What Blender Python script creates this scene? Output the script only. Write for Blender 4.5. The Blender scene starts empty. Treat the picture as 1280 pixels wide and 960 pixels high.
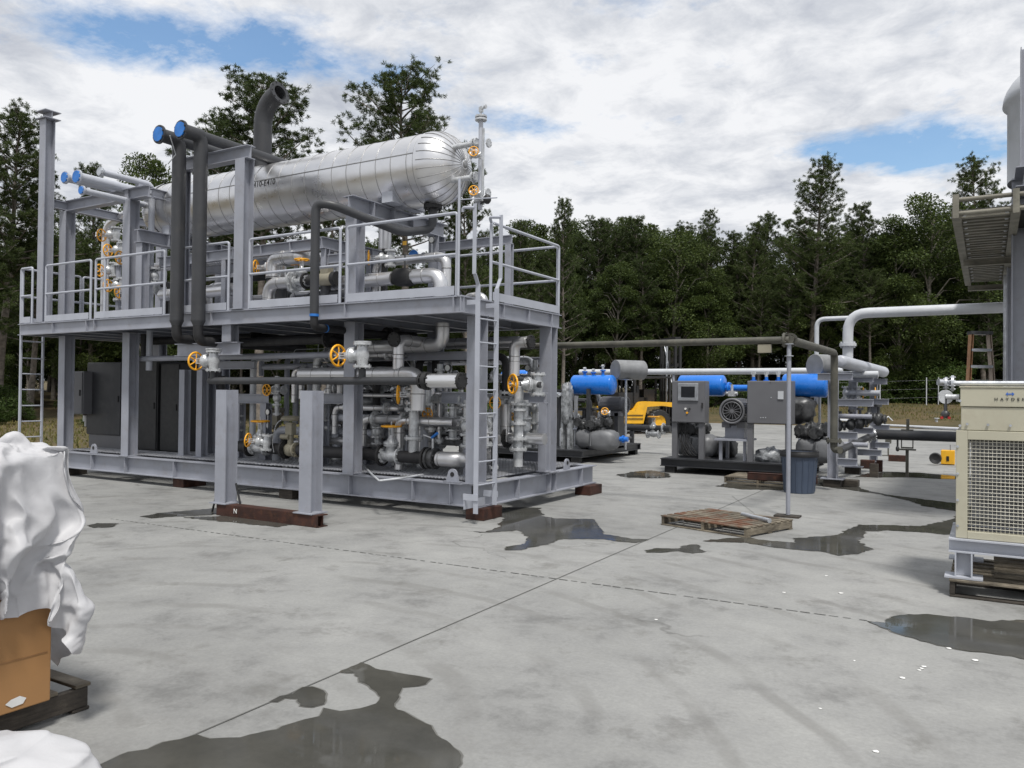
import bpy, bmesh, math, random
from math import sin, cos, pi, atan, hypot, radians, sqrt
from mathutils import Vector, Matrix, noise
random.seed(7)
S = bpy.context.scene
COL = S.collection
# ------------------------------------------------------------------ camera and the site grid
# World axes follow the yard grid: X along the long side of the main skid (to the right), Y away from it, Z up.
F = 1000.0
PITCH = atan(.012); ROLL = .0106
_u = (.511, .859); _n = hypot(*_u); _u = (_u[0]/_n, _u[1]/_n); _a = (_u[1], -_u[0])
def tosite(x, y): return (x*_a[0]+y*_a[1], x*_u[0]+y*_u[1])
CX, CY = tosite(.416, -10.4); CZ = 1.65
fx, fy = tosite(0, 1); rx, ry = tosite(1, 0)
CF = Vector((fx*cos(PITCH), fy*cos(PITCH), sin(PITCH)))
_R0 = Vector((rx, ry, 0)); _U0 = Vector((-fx*sin(PITCH), -fy*sin(PITCH), cos(PITCH)))
CR = _R0*cos(ROLL)+_U0*sin(ROLL); CU = _U0*cos(ROLL)-_R0*sin(ROLL)
CAM = Vector((CX, CY, CZ))
def ray(x, y): return CF+CR*((x-640)/F)-CU*((y-480)/F)
# survey helpers: a sight line met with a real plane of the yard
def PZ(x, y, z=0.0): d = ray(x, y); return CAM+d*((z-CZ)/d.z)
def PX(x, y, X): d = ray(x, y); return CAM+d*((X-CX)/d.x)
def PY(x, y, Y): d = ray(x, y); return CAM+d*((Y-CY)/d.y)
def PD(x, y, D): return CAM+ray(x, y)*D
cd = bpy.data.cameras.new('camera'); cam = bpy.data.objects.new('camera', cd); COL.objects.link(cam)
cd.sensor_width = 36; cd.lens = F/1280*36; cd.clip_start = .05; cd.clip_end = 1500
M = Matrix.Identity(4)
for i in range(3):
    M[i][0] = CR[i]; M[i][1] = CU[i]; M[i][2] = -CF[i]; M[i][3] = CAM[i]
cam.matrix_world = M
S.camera = cam

# ------------------------------------------------------------------ materials
def nt(name):
    m = bpy.data.materials.new(name); m.use_nodes = True
    t = m.node_tree; b = t.nodes['Principled BSDF']
    return m, t, b
def N(t, ty, **k):
    n = t.nodes.new(ty)
    for a, v in k.items():
        if a in n.inputs.keys(): n.inputs[a].default_value = v
        else: setattr(n, a, v)
    return n
def ramp(t, fac, stops):
    r = N(t, 'ShaderNodeValToRGB'); e = r.color_ramp.elements
    while len(e) < len(stops): e.new(.5)
    for i, (p, c) in enumerate(stops):
        e[i].position = p; e[i].color = (*c, 1) if len(c) == 3 else c
    t.links.new(fac, r.inputs[0]); return r.outputs[0]
def noise_out(t, scale, detail=4, rough=.55, vec=None, dist=0):
    n = N(t, 'ShaderNodeTexNoise'); n.inputs['Scale'].default_value = scale; n.inputs['Detail'].default_value = detail
    n.inputs['Roughness'].default_value = rough; n.inputs['Distortion'].default_value = dist
    if vec is None:
        tc = t.nodes.get('TC') or N(t, 'ShaderNodeTexCoord'); tc.name = 'TC'; vec = tc.outputs['Object']
    t.links.new(vec, n.inputs['Vector']); return n.outputs['Fac']
def mixc(t, fac, a, b, blend='MIX'):
    m = N(t, 'ShaderNodeMix'); m.data_type = 'RGBA'; m.blend_type = blend
    for s, v in ((m.inputs['Factor'], fac), (m.inputs[6], a), (m.inputs[7], b)):
        if isinstance(v, (int, float)): s.default_value = v
        elif isinstance(v, tuple): s.default_value = (*v, 1)
        else: t.links.new(v, s)
    return m.outputs[2]
def bump(t, b, h, strength=.2, dist=.01):
    n = N(t, 'ShaderNodeBump'); n.inputs['Strength'].default_value = strength; n.inputs['Distance'].default_value = dist
    t.links.new(h, n.inputs['Height']); t.links.new(n.outputs[0], b.inputs['Normal'])
def simple(name, c, rough=.5, metal=0, var=.12, scale=3, dirt=None, bmp=0, bscale=40, spec=.5, dirt_amt=.5, coat=0):
    m, t, b = nt(name)
    c2 = tuple(max(0, x*(1-var*2)) for x in c); c3 = tuple(min(1, x*(1+var)) for x in c)
    col = ramp(t, noise_out(t, scale, 6), [(.3, c2), (.7, c3)])
    if dirt:
        f = ramp(t, noise_out(t, scale*2.3, 8, .7), [(.52, (0, 0, 0)), (.72, (dirt_amt,)*3)])
        col = mixc(t, f, col, dirt)
    t.links.new(col, b.inputs['Base Color'])
    b.inputs['Metallic'].default_value = metal
    r = ramp(t, noise_out(t, scale*4, 4), [(.3, (max(0, rough-.08),)*3), (.7, (min(1, rough+.1),)*3)])
    t.links.new(r, b.inputs['Roughness'])
    b.inputs['Specular IOR Level'].default_value = spec
    b.inputs['Coat Weight'].default_value = coat
    if bmp: bump(t, b, noise_out(t, bscale, 5), bmp, .01)
    return m
STEEL = simple('grey_steel_paint', (.300, .314, .360), .40, 0, .07, 2.6, dirt=(.21, .20, .195), dirt_amt=.45, bmp=.08)
def specks(m, c, sc_, k, amt):
    t = m.node_tree; b = t.nodes['Principled BSDF']; src = b.inputs['Base Color'].links[0].from_socket
    f = ramp(t, noise_out(t, sc_, 9, .75), [(k, (0, 0, 0)), (k+.05, (amt,)*3)]); t.links.new(mixc(t, f, src, c), b.inputs['Base Color'])
specks(STEEL, (.10, .065, .045), 7, .665, .75)
specks(STEEL, (.40, .41, .44), 4, .66, .5)
STEEL2 = simple('light_grey_paint', (.43, .45, .50), .4, 0, .05, 2.0, dirt=(.4, .4, .4), dirt_amt=.3)
RAILM = simple('rail_paint', (.40, .42, .475), .4, 0, .05, 4)
DGREY = simple('dark_grey_enamel', (.034, .036, .041), .4, 0, .08, 1.5, dirt=(.09, .09, .09), dirt_amt=.3)
MGREY = simple('mid_grey_enamel', (.135, .137, .148), .45, 0, .06, 1.5)
RUBBER = simple('black_foam_insulation', (.016, .016, .018), .6, 0, .25, 2.5, dirt=(.035, .035, .035), bmp=.25, bscale=18)
CHAR = simple('charcoal_pipe_paint', (.040, .042, .047), .5, 0, .15, 2.0, dirt=(.065, .062, .058), bmp=.1)
OLIVE = simple('weathered_dark_pipe', (.085, .083, .068), .55, 0, .2, 3, dirt=(.18, .16, .12), bmp=.12)
GALV = simple('galvanized_steel', (.55, .57, .60), .38, .75, .12, 9)
SILV = simple('silver_valve_paint', (.56, .575, .59), .34, .4, .15, 12, dirt=(.25, .25, .24), dirt_amt=.5, bmp=.2, bscale=60)
ORNG = simple('orange_handwheel_paint', (.90, .42, .02), .38, 0, .08, 8)
YELL = simple('yellow_machine_paint', (.82, .43, .02), .4, 0, .07, 3, dirt=(.45, .28, .06))
BLUE = simple('blue_enamel', (.010, .165, .62), .28, 0, .06, 2, coat=.3)
BLUEC = simple('blue_plastic_cap', (.02, .17, .55), .45, 0, .12, 9)
DRUMM = simple('dull_drum_steel', (.26, .265, .27), .45, .35, .12, 5)
SHADEC = simple('shaded_enamel', (.018, .019, .021), .5, 0, .1, 3)  # cabinet enamel with the shade under the deck put into its colour
BARKP = simple('pale_bark', (.26, .235, .20), .85, 0, .25, 6)
RUST = simple('rusty_painted_steel', (.045, .015, .009), .75, 0, .35, 5, dirt=(.12, .045, .018), dirt_amt=.7, bmp=.3)
BLACKG = simple('tinted_cab_glass', (.012, .013, .015), .35, 0, .2, 3)
BLACK = simple('black_rubber', (.018, .018, .019), .6, 0, .2, 8)
DARKM = simple('dark_cast_metal', (.09, .092, .095), .4, .5, .25, 10, bmp=.3, bscale=30)
TAN = simple('tan_actuator_paint', (.27, .25, .19), .45, 0, .1, 5, dirt=(.18, .15, .1))
BEIGE = simple('beige_enamel', (.44, .42, .325), .42, 0, .04, 2.2, dirt=(.36, .32, .24), dirt_amt=.4)
GLASS = simple('dark_glass', (.02, .022, .026), .12, 0, .1, 4)
WHITEP = simple('white_pipe_paint', (.54, .56, .59), .4, 0, .05, 3, dirt=(.4, .4, .39), dirt_amt=.4)
WHITE = simple('white_scrap', (.8, .8, .78), .6)
INK = simple('black_ink', (.01, .01, .01), .5)
LOGO = simple('logo_blue', (.02, .12, .5), .4)
def wood(name, a, b2, c3):
    m, t, b = nt(name)
    tc = N(t, 'ShaderNodeTexCoord'); tc.name = 'TC'
    mp = N(t, 'ShaderNodeMapping'); mp.inputs['Scale'].default_value = (1.2, 1.2, 9); t.links.new(tc.outputs['Object'], mp.inputs[0])
    c = ramp(t, noise_out(t, 6, 8, .7, mp.outputs[0]), [(.3, a), (.5, b2), (.7, c3)])
    d = ramp(t, noise_out(t, 2.2, 4), [(.4, (.45, .45, .45)), (.65, (1, 1, 1))])
    t.links.new(mixc(t, 1.0, c, d, 'MULTIPLY'), b.inputs['Base Color']); b.inputs['Roughness'].default_value = .8
    bump(t, b, noise_out(t, 30, 6), .5, .01); return m
WOOD = wood('weathered_pallet_wood', (.085, .07, .05), (.20, .17, .125), (.33, .29, .225))
WOODR = wood('stained_pallet_wood', (.075, .032, .016), (.17, .10, .055), (.30, .25, .18))
def rusted(name, base, k):
    m = base.copy(); m.name = name; t = m.node_tree; b = t.nodes['Principled BSDF']; src = b.inputs['Base Color'].links[0].from_socket
    tc = N(t, 'ShaderNodeTexCoord'); f = ramp(t, noise_out(t, 3.2, 8, .7, tc.outputs['Object'], .4), [(k, (0, 0, 0)), (k+.10, (.9, .9, .9))])
    t.links.new(mixc(t, f, src, (.115, .040, .015)), b.inputs['Base Color']); return m
WOODR = rusted('rust_stained_pallet_wood', WOOD, .49)
WOODD = wood('dark_cribbing_wood', (.03, .025, .02), (.06, .05, .04), (.10, .085, .065))
CARD = simple('brown_cardboard', (.35, .185, .072), .8, 0, .06, 2, dirt=(.27, .14, .055), bmp=.05)
# aluminium jacketing
def alu(name, c, rough, seam=None):
    m, t, b = nt(name)
    tc = N(t, 'ShaderNodeTexCoord'); tc.name = 'TC'
    col = ramp(t, noise_out(t, 2.0, 6), [(.3, tuple(x*.90 for x in c)), (.7, c)])
    t.links.new(col, b.inputs['Base Color']); b.inputs['Metallic'].default_value = .78
    t.links.new(ramp(t, noise_out(t, 5, 6), [(.25, (rough-.07,)*3), (.75, (rough+.12,)*3)]), b.inputs['Roughness'])
    bump(t, b, noise_out(t, 2.2, 2), .10, .03)
    return m
ALU = alu('aluminium_jacket', (.66, .66, .67), .33)
ALUB = alu('bright_aluminium_jacket', (.76, .76, .77), .30); ALUB.node_tree.nodes['Principled BSDF'].inputs['Metallic'].default_value = .95
SEAM = simple('jacket_seam', (.34, .34, .34), .45, .8)
BLANK = simple('grey_insulation_blanket', (.17, .175, .185), .5, .15, .12, 3, bmp=.8, bscale=6)
WRAP = simple('clear_stretch_wrap', (.30, .315, .33), .30, 0, .35, 9, bmp=.9, bscale=14)
def tarp():
    m, t, b = nt('white_plastic_sheet')
    col = ramp(t, noise_out(t, 1.5, 4), [(.3, (.54, .545, .57)), (.7, (.63, .63, .645))])
    t.links.new(col, b.inputs['Base Color']); b.inputs['Roughness'].default_value = .48; b.inputs['Specular IOR Level'].default_value = .35
    tr = N(t, 'ShaderNodeBsdfTranslucent'); tr.inputs['Color'].default_value = (.66, .67, .70, 1); mx = N(t, 'ShaderNodeMixShader'); mx.inputs[0].default_value = .22
    t.links.new(b.outputs[0], mx.inputs[1]); t.links.new(tr.outputs[0], mx.inputs[2]); t.links.new(mx.outputs[0], t.nodes['Material Output'].inputs[0])
    v = N(t, 'ShaderNodeTexVoronoi'); v.inputs['Scale'].default_value = 5; v.feature = 'DISTANCE_TO_EDGE'
    tc = t.nodes['TC']; nn = N(t, 'ShaderNodeTexNoise'); nn.inputs['Scale'].default_value = 2.5
    t.links.new(tc.outputs['Object'], nn.inputs['Vector'])
    a = N(t, 'ShaderNodeVectorMath', operation='ADD'); t.links.new(tc.outputs['Object'], a.inputs[0]); t.links.new(nn.outputs['Color'], a.inputs[1])
    t.links.new(a.outputs[0], v.inputs['Vector'])
    bump(t, b, noise_out(t, 12, 6, .65, None, .6), .35, .010)
    return m
TARP = tarp()
def leaf(name, c1, c2):
    m, t, b = nt(name)
    g = N(t, 'ShaderNodeNewGeometry')
    oi = N(t, 'ShaderNodeObjectInfo')
    c = ramp(t, g.outputs['Random Per Island'], [(0, c1), (1, c2)])
    k = ramp(t, oi.outputs['Random'], [(0, (.72, .78, .72)), (1, (1.0, 1.0, .92))])
    t.links.new(mixc(t, 1.0, c, k, 'MULTIPLY'), b.inputs['Base Color']); b.inputs['Roughness'].default_value = .6
    b.inputs['Specular IOR Level'].default_value = .25
    tr = N(t, 'ShaderNodeBsdfTranslucent'); t.links.new(c, tr.inputs['Color'])
    mx = N(t, 'ShaderNodeMixShader'); mx.inputs[0].default_value = .28
    t.links.new(b.outputs[0], mx.inputs[1]); t.links.new(tr.outputs[0], mx.inputs[2])
    t.links.new(mx.outputs[0], t.nodes['Material Output'].inputs[0]); return m
PINEL = leaf('pine_needles', (.028, .046, .015), (.100, .130, .040))
BROADL = leaf('broad_leaves', (.032, .052, .015), (.115, .150, .042))
SHRUBL = leaf('shrub_leaves', (.032, .062, .013), (.10, .145, .038))
GRASSL = leaf('grass_blades', (.10, .11, .03), (.24, .20, .08))
BARK = simple('pine_bark', (.19, .165, .14), .85, 0, .3, 5, bmp=.5)

# ------------------------------------------------------------------ mesh builder
class MB:
    def __init__(s): s.v = []; s.f = []; s.m = []; s.s = []
    def add(s, vs, fs, m=0, sm=False):
        o = len(s.v); s.v += [tuple(v) for v in vs]
        for f in fs: s.f.append(tuple(i+o for i in f)); s.m.append(m); s.s.append(sm)
    def box(s, a, b, m=0):
        x0, y0, z0 = [min(p, q) for p, q in zip(a, b)]; x1, y1, z1 = [max(p, q) for p, q in zip(a, b)]
        s.add([(x0,y0,z0),(x1,y0,z0),(x1,y1,z0),(x0,y1,z0),(x0,y0,z1),(x1,y0,z1),(x1,y1,z1),(x0,y1,z1)],
              [(0,3,2,1),(4,5,6,7),(0,1,5,4),(1,2,6,5),(2,3,7,6),(3,0,4,7)], m)
        return s
    def cbox(s, c, d, m=0, R=None):
        hx, hy, hz = d[0]/2, d[1]/2, d[2]/2
        vs = [Vector((i*hx, j*hy, k*hz)) for k in (-1, 1) for i, j in ((-1,-1),(1,-1),(1,1),(-1,1))]
        if R is not None: vs = [R@v for v in vs]
        s.add([v+Vector(c) for v in vs], [(0,3,2,1),(4,5,6,7),(0,1,5,4),(1,2,6,5),(2,3,7,6),(3,0,4,7)], m); return s
    def prism(s, prof, p0, p1, xd, yd, m=0):
        p0, p1, xd, yd = Vector(p0), Vector(p1), Vector(xd), Vector(yd); n = len(prof)
        vs = [p+xd*a+yd*b for p in (p0, p1) for a, b in prof]
        fs = [(i, (i+1) % n, n+(i+1) % n, n+i) for i in range(n)]
        s.add(vs, fs, m); s.add(vs[:n], [tuple(range(n))[::-1]], m); s.add(vs[n:], [tuple(range(n))], m); return s
    def beam(s, p0, p1, h=.2, w=.1, up=(0, 0, 1), tf=.012, tw=.009, m=0):
        p0, p1 = Vector(p0), Vector(p1); d = (p1-p0).normalized(); up = Vector(up); up = (up-d*up.dot(d)).normalized(); sd = d.cross(up)
        H, W = h/2, w/2; t = tw/2
        # flanges full width, web between them
        for sg in (1, -1):
            a, b = (H-tf, H) if sg > 0 else (-H, -H+tf)
            s.prism([(-W, a), (W, a), (W, b), (-W, b)], p0, p1, sd, up, m)
        s.prism([(-t, -H+tf), (t, -H+tf), (t, H-tf), (-t, H-tf)], p0, p1, sd, up, m); return s
    def tube(s, pts, r, seg=14, m=0, bend=0, caps=True, r1=None, bn=6):
        P = [Vector(p) for p in pts]
        if bend:
            Q = [P[0]]
            for i in range(1, len(P)-1):
                a = P[i-1]-P[i]; b = P[i+1]-P[i]; k = min(bend, a.length*.49, b.length*.49)
                a.normalize(); b.normalize()
                st = P[i]+a*k; en = P[i]+b*k
                for j in range(bn+1):
                    t = j/bn; Q.append(st*(1-t)**2+P[i]*2*t*(1-t)+en*t*t)
            Q.append(P[-1]); P = Q
        T = []
        for i in range(len(P)):
            a = P[max(0, i-1)]; b = P[min(len(P)-1, i+1)]; T.append((b-a).normalized())
        ref = Vector((0, 0, 1)) if abs(T[0].z) < .9 else Vector((1, 0, 0))
        nrm = (ref-T[0]*ref.dot(T[0])).normalized(); vs = []; n = len(P)
        for i in range(n):
            nrm = (nrm-T[i]*nrm.dot(T[i])).normalized(); bi = T[i].cross(nrm)
            rr = r if r1 is None else r+(r1-r)*i/(n-1)
            for k in range(seg):
                a = 2*pi*k/seg; vs.append(P[i]+nrm*cos(a)*rr+bi*sin(a)*rr)
        fs = [(i*seg+k, i*seg+(k+1) % seg, (i+1)*seg+(k+1) % seg, (i+1)*seg+k) for i in range(n-1) for k in range(seg)]
        s.add(vs, fs, m, True)
        if caps:
            s.add(vs[:seg], [tuple(range(seg))[::-1]], m); s.add(vs[-seg:], [tuple(range(seg))], m)
        return s
    def cyl(s, p0, p1, r, seg=16, m=0, r1=None): return s.tube([p0, p1], r, seg, m, r1=r1)
    def lathe(s, o, ax, prof, seg=24, m=0, sm=True, closed=False):
        o = Vector(o); ax = Vector(ax).normalized(); ref = Vector((0, 0, 1)) if abs(ax.z) < .9 else Vector((1, 0, 0))
        a1 = (ref-ax*ref.dot(ax)).normalized(); a2 = ax.cross(a1); n = len(prof)
        if sm == 'auto':
            for (d0, r0), (d1, r1) in zip(prof, prof[1:]): s.lathe(o, ax, [(d0, r0), (d1, r1)], seg, m, True)
            return s
        vs = [o+ax*d+(a1*cos(2*pi*k/seg)+a2*sin(2*pi*k/seg))*r for d, r in prof for k in range(seg)]
        fs = [(i*seg+k, i*seg+(k+1) % seg, (i+1)*seg+(k+1) % seg, (i+1)*seg+k) for i in range(n-1) for k in range(seg)]
        s.add(vs, fs, m, sm); return s
    def disc(s, p, ax, r, t, seg=20, m=0):
        p = Vector(p); ax = Vector(ax).normalized(); return s.tube([p-ax*t/2, p+ax*t/2], r, seg, m)
    def flange(s, p, ax, r, t=.03, m=0, bolts=8):
        p = Vector(p); ax = Vector(ax).normalized(); s.disc(p, ax, r, t, 20, m)
        ref = Vector((0, 0, 1)) if abs(ax.z) < .9 else Vector((1, 0, 0))
        a1 = (ref-ax*ref.dot(ax)).normalized(); a2 = ax.cross(a1)
        for k in range(bolts):
            a = 2*pi*(k+.5)/bolts; c = p+(a1*cos(a)+a2*sin(a))*r*.8
            s.tube([c-ax*t*1.1, c+ax*t*1.1], r*.09, 5, m)
        return s
    def torus(s, c, ax, R, r, seg=24, rs=7, m=0):
        c = Vector(c); ax = Vector(ax).normalized(); ref = Vector((0, 0, 1)) if abs(ax.z) < .9 else Vector((1, 0, 0))
        a1 = (ref-ax*ref.dot(ax)).normalized(); a2 = ax.cross(a1); vs = []
        for i in range(seg):
            A = 2*pi*i/seg; d = a1*cos(A)+a2*sin(A)
            for j in range(rs): B = 2*pi*j/rs; vs.append(c+d*(R+r*cos(B))+ax*r*sin(B))
        s.add(vs, [(i*rs+j, ((i+1) % seg)*rs+j, ((i+1) % seg)*rs+(j+1) % rs, i*rs+(j+1) % rs) for i in range(seg) for j in range(rs)], m, True); return s
    def blob(s, c, rad, seg=20, rings=12, amp=.15, freq=2.0, m=0, seed=0, sq=1.0):
        c = Vector(c); vs = []; fs = []
        for i in range(rings+1):
            th = pi*i/rings
            for k in range(seg):
                ph = 2*pi*k/seg; d = Vector((sin(th)*cos(ph), sin(th)*sin(ph), cos(th)))
                e = Vector([math.copysign(abs(q)**sq, q) for q in d])
                n_ = 1+amp*noise.noise(d*freq+Vector((seed*7.1, seed*3.3, 1.7)))
                vs.append(c+Vector((e.x*rad[0], e.y*rad[1], e.z*rad[2]))*n_)
        for i in range(rings):
            for k in range(seg): fs.append((i*seg+k, (i+1)*seg+k, (i+1)*seg+(k+1) % seg, i*seg+(k+1) % seg))
        s.add(vs, fs, m, True); return s
    def build(s, name, mats, parent=None, local=False):
        if not isinstance(mats, (list, tuple)): mats = [mats]
        off = Vector((0, 0, 0))
        if parent is not None and not local:
            p = parent
            while p is not None: off += p.location; p = p.parent
        me = bpy.data.meshes.new(name)
        me.from_pydata([(v[0]-off.x, v[1]-off.y, v[2]-off.z) for v in s.v], [], s.f)
        for m in mats: me.materials.append(m)
        me.polygons.foreach_set('material_index', s.m); me.polygons.foreach_set('use_smooth', s.s)
        me.update()
        o = bpy.data.objects.new(name, me); COL.objects.link(o)
        if parent is not None: o.parent = parent
        return o
def tag(o, label=None, cat=None, group=None, kind=None):
    if label: o['label'] = label
    if cat: o['category'] = cat
    if group: o['group'] = group
    if kind: o['kind'] = kind
    return o
def thing(name, label, cat, loc=(0, 0, 0), group=None):
    o = bpy.data.objects.new(name, None); COL.objects.link(o); o.location = loc; o.empty_display_size = .2
    return tag(o, label, cat, group)
def copy_tree(o, parent=None):
    c = o.copy(); COL.objects.link(c)
    if parent is not None: c.parent = parent
    for ch in list(o.children): copy_tree(ch, c)
    return c
def bevel(o, w=.004, seg=2):
    b = o.modifiers.new('bevel', 'BEVEL'); b.width = w; b.segments = seg; b.limit_method = 'ANGLE'; return o
def text_mesh(txt, size, depth=.002, spacing=1.0):
    c = bpy.data.curves.new('lettering', 'FONT'); c.body = txt; c.size = size; c.extrude = depth; c.align_x = 'CENTER'; c.align_y = 'CENTER'; c.space_character = spacing
    o = bpy.data.objects.new('lettering', c); COL.objects.link(o)
    dg = bpy.context.evaluated_depsgraph_get(); me = bpy.data.meshes.new_from_object(o.evaluated_get(dg))
    bpy.data.objects.remove(o); return me
def text_on(name, txt, size, o, xd, yd, mat, parent, spacing=1.0, fn=None):
    me = text_mesh(txt, size, .0015, spacing); o = Vector(o); xd = Vector(xd).normalized(); yd = Vector(yd).normalized(); zd = xd.cross(yd)
    off = Vector((0, 0, 0)); p = parent
    while p is not None: off += p.location; p = p.parent
    for v in me.vertices:
        q = o+xd*v.co.x+yd*v.co.y+zd*v.co.z
        if fn: q = fn(v.co)
        v.co = q-off
    me.materials.clear(); me.materials.append(mat)
    ob = bpy.data.objects.new(name, me); COL.objects.link(ob); ob.parent = parent; return ob
# ------------------------------------------------------------------ ground, puddles, sky
def gheight(x, y):
    d = hypot(x-CX, y-CY); t = max(0, min(1, (d-50)/16)); return 1.3*t*t*(3-2*t)+max(0, d-66)*.01
def sheet(name, pts, z, mat, kind='structure'):
    b = MB(); b.add([(p[0], p[1], z) for p in pts], [tuple(range(len(pts)))]); o = b.build(name, mat); tag(o, kind=kind); return o
# dirt and grass all round, out to the horizon
m, t, b = nt('dry_grass_ground')
c = ramp(t, noise_out(t, .35, 8, .7), [(.3, (.050, .055, .020)), (.5, (.105, .080, .036)), (.7, (.15, .105, .058))])
c2 = ramp(t, noise_out(t, 6, 8, .75), [(.35, (.5, .55, .4)), (.65, (1.1, 1.05, 1))])
t.links.new(mixc(t, 1.0, c, c2, 'MULTIPLY'), b.inputs['Base Color']); b.inputs['Roughness'].default_value = .95
bump(t, b, noise_out(t, 14, 6), .8, .05); DIRT = m
g = MB(); n = 90; R = 620
xs = [CX+math.copysign(abs(k)**2.2, k)*R for k in [(i/(n/2)-1) for i in range(n+1)]]
ys = [CY+math.copysign(abs(k)**2.2, k)*R for k in [(i/(n/2)-1) for i in range(n+1)]]
vs = [(x, y, gheight(x, y)-.012) for y in ys for x in xs]
g.add(vs, [(j*(n+1)+i, j*(n+1)+i+1, (j+1)*(n+1)+i+1, (j+1)*(n+1)+i) for j in range(n) for i in range(n)], 0, True)
tag(g.build('ground', DIRT), kind='structure')
# concrete slab
m, t, b = nt('concrete')
tc = N(t, 'ShaderNodeTexCoord'); tc.name = 'TC'
base = ramp(t, noise_out(t, .28, 7, .62, None, .15), [(.28, (.205, .207, .202)), (.5, (.262, .264, .258)), (.74, (.315, .316, .308))])
mid = ramp(t, noise_out(t, 1.3, 9, .74, None, .1), [(.34, (.66, .66, .66)), (.46, (.94, .94, .94)), (.66, (1.10, 1.10, 1.09))])
fine = ramp(t, noise_out(t, 38, 8, .7), [(.3, (.86, .86, .86)), (.7, (1.07, 1.07, 1.07))])
x = mixc(t, 1.0, base, mid, 'MULTIPLY'); x = mixc(t, 1.0, x, fine, 'MULTIPLY')
# blotchy old stains
st = ramp(t, noise_out(t, 1.9, 10, .74, None, .2), [(.555, (0, 0, 0)), (.66, (.62, .62, .62))])
x = mixc(t, st, x, (.145, .143, .134))
# swept tyre arcs
w = N(t, 'ShaderNodeTexWave'); w.wave_type = 'RINGS'; w.rings_direction = 'Z'; w.inputs['Scale'].default_value = .55; w.inputs['Distortion'].default_value = 3.2; w.inputs['Detail'].default_value = 2
mp = N(t, 'ShaderNodeMapping'); mp.inputs['Location'].default_value = (-1.5, 7.0, 0); t.links.new(tc.outputs['Object'], mp.inputs[0]); t.links.new(mp.outputs[0], w.inputs['Vector'])
wf = ramp(t, w.outputs['Fac'], [(.86, (0, 0, 0)), (.97, (1, 1, 1))])
wm = ramp(t, noise_out(t, .8, 6, .7), [(.44, (0, 0, 0)), (.60, (.45, .45, .45))])
x = mixc(t, mixc(t, 1.0, wf, wm, 'MULTIPLY'), x, (.155, .153, .145))
t.links.new(x, b.inputs['Base Color'])
t.links.new(ramp(t, noise_out(t, 3, 6), [(.3, (.62,)*3), (.7, (.86,)*3)]), b.inputs['Roughness'])
b.inputs['Specular IOR Level'].default_value = .35
bump(t, b, noise_out(t, 60, 8, .7), .25, .004)
specks(m, (.11, .108, .10), 42, .66, .45)
vo = N(t, 'ShaderNodeTexVoronoi'); vo.feature = 'DISTANCE_TO_EDGE'; vo.inputs['Scale'].default_value = .23
nv = N(t, 'ShaderNodeTexNoise'); nv.inputs['Scale'].default_value = 1.6; nv.inputs['Detail'].default_value = 8; t.links.new(tc.outputs['Object'], nv.inputs['Vector'])
av = N(t, 'ShaderNodeVectorMath', operation='MULTIPLY_ADD'); t.links.new(nv.outputs['Color'], av.inputs[0]); av.inputs[1].default_value = (.9, .9, .9); t.links.new(tc.outputs['Object'], av.inputs[2]); t.links.new(av.outputs[0], vo.inputs['Vector'])
cf = ramp(t, vo.outputs['Distance'], [(0, (.6, .6, .6)), (.0018, (0, 0, 0))]); cm_ = ramp(t, noise_out(t, .35, 3), [(.55, (0, 0, 0)), (.6, (1, 1, 1))])
srcc = b.inputs['Base Color'].links[0].from_socket; t.links.new(mixc(t, mixc(t, 1.0, cf, cm_, 'MULTIPLY'), srcc, (.09, .09, .085)), b.inputs['Base Color'])
CONC = m
sheet('concrete_slab', [(-14.4, -40), (45, -40), (45, 44), (-14.4, 44)], 0, CONC)
# saw-cut joints
JOINT = simple('joint_filler', (.10, .10, .095), .8)
jb = MB()
def joint(p, q, w=.012):
    p, q = Vector(p), Vector(q); d = (q-p).normalized(); n_ = Vector((-d.y, d.x, 0))*w/2
    jb.add([(v.x, v.y, .004) for v in (p-n_, q-n_, q+n_, p+n_)], [(0, 1, 2, 3)])
def ext(p, q, a, b_): d = (q-p); return p-d*a, q+d*b_
A, B_ = PZ(250, 916), PZ(800, 679); a_, b_ = ext(A, B_, .25, 2.2); joint(a_, b_, .010)
A, B_ = PZ(200, 657), PZ(1090, 777)
d = (B_-A); L = d.length
k = 0.0
while k < 1.25:   # crumbled dotted joint
    joint(A+d*(k-.12), A+d*(k-.12+random.uniform(.006, .011)), random.uniform(.010, .018)); k += random.uniform(.011, .015)
A, B_ = PZ(915, 620), PZ(950, 648); joint(A, B_, .006)
tag(jb.build('expansion_joint', JOINT), kind='structure')
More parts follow.
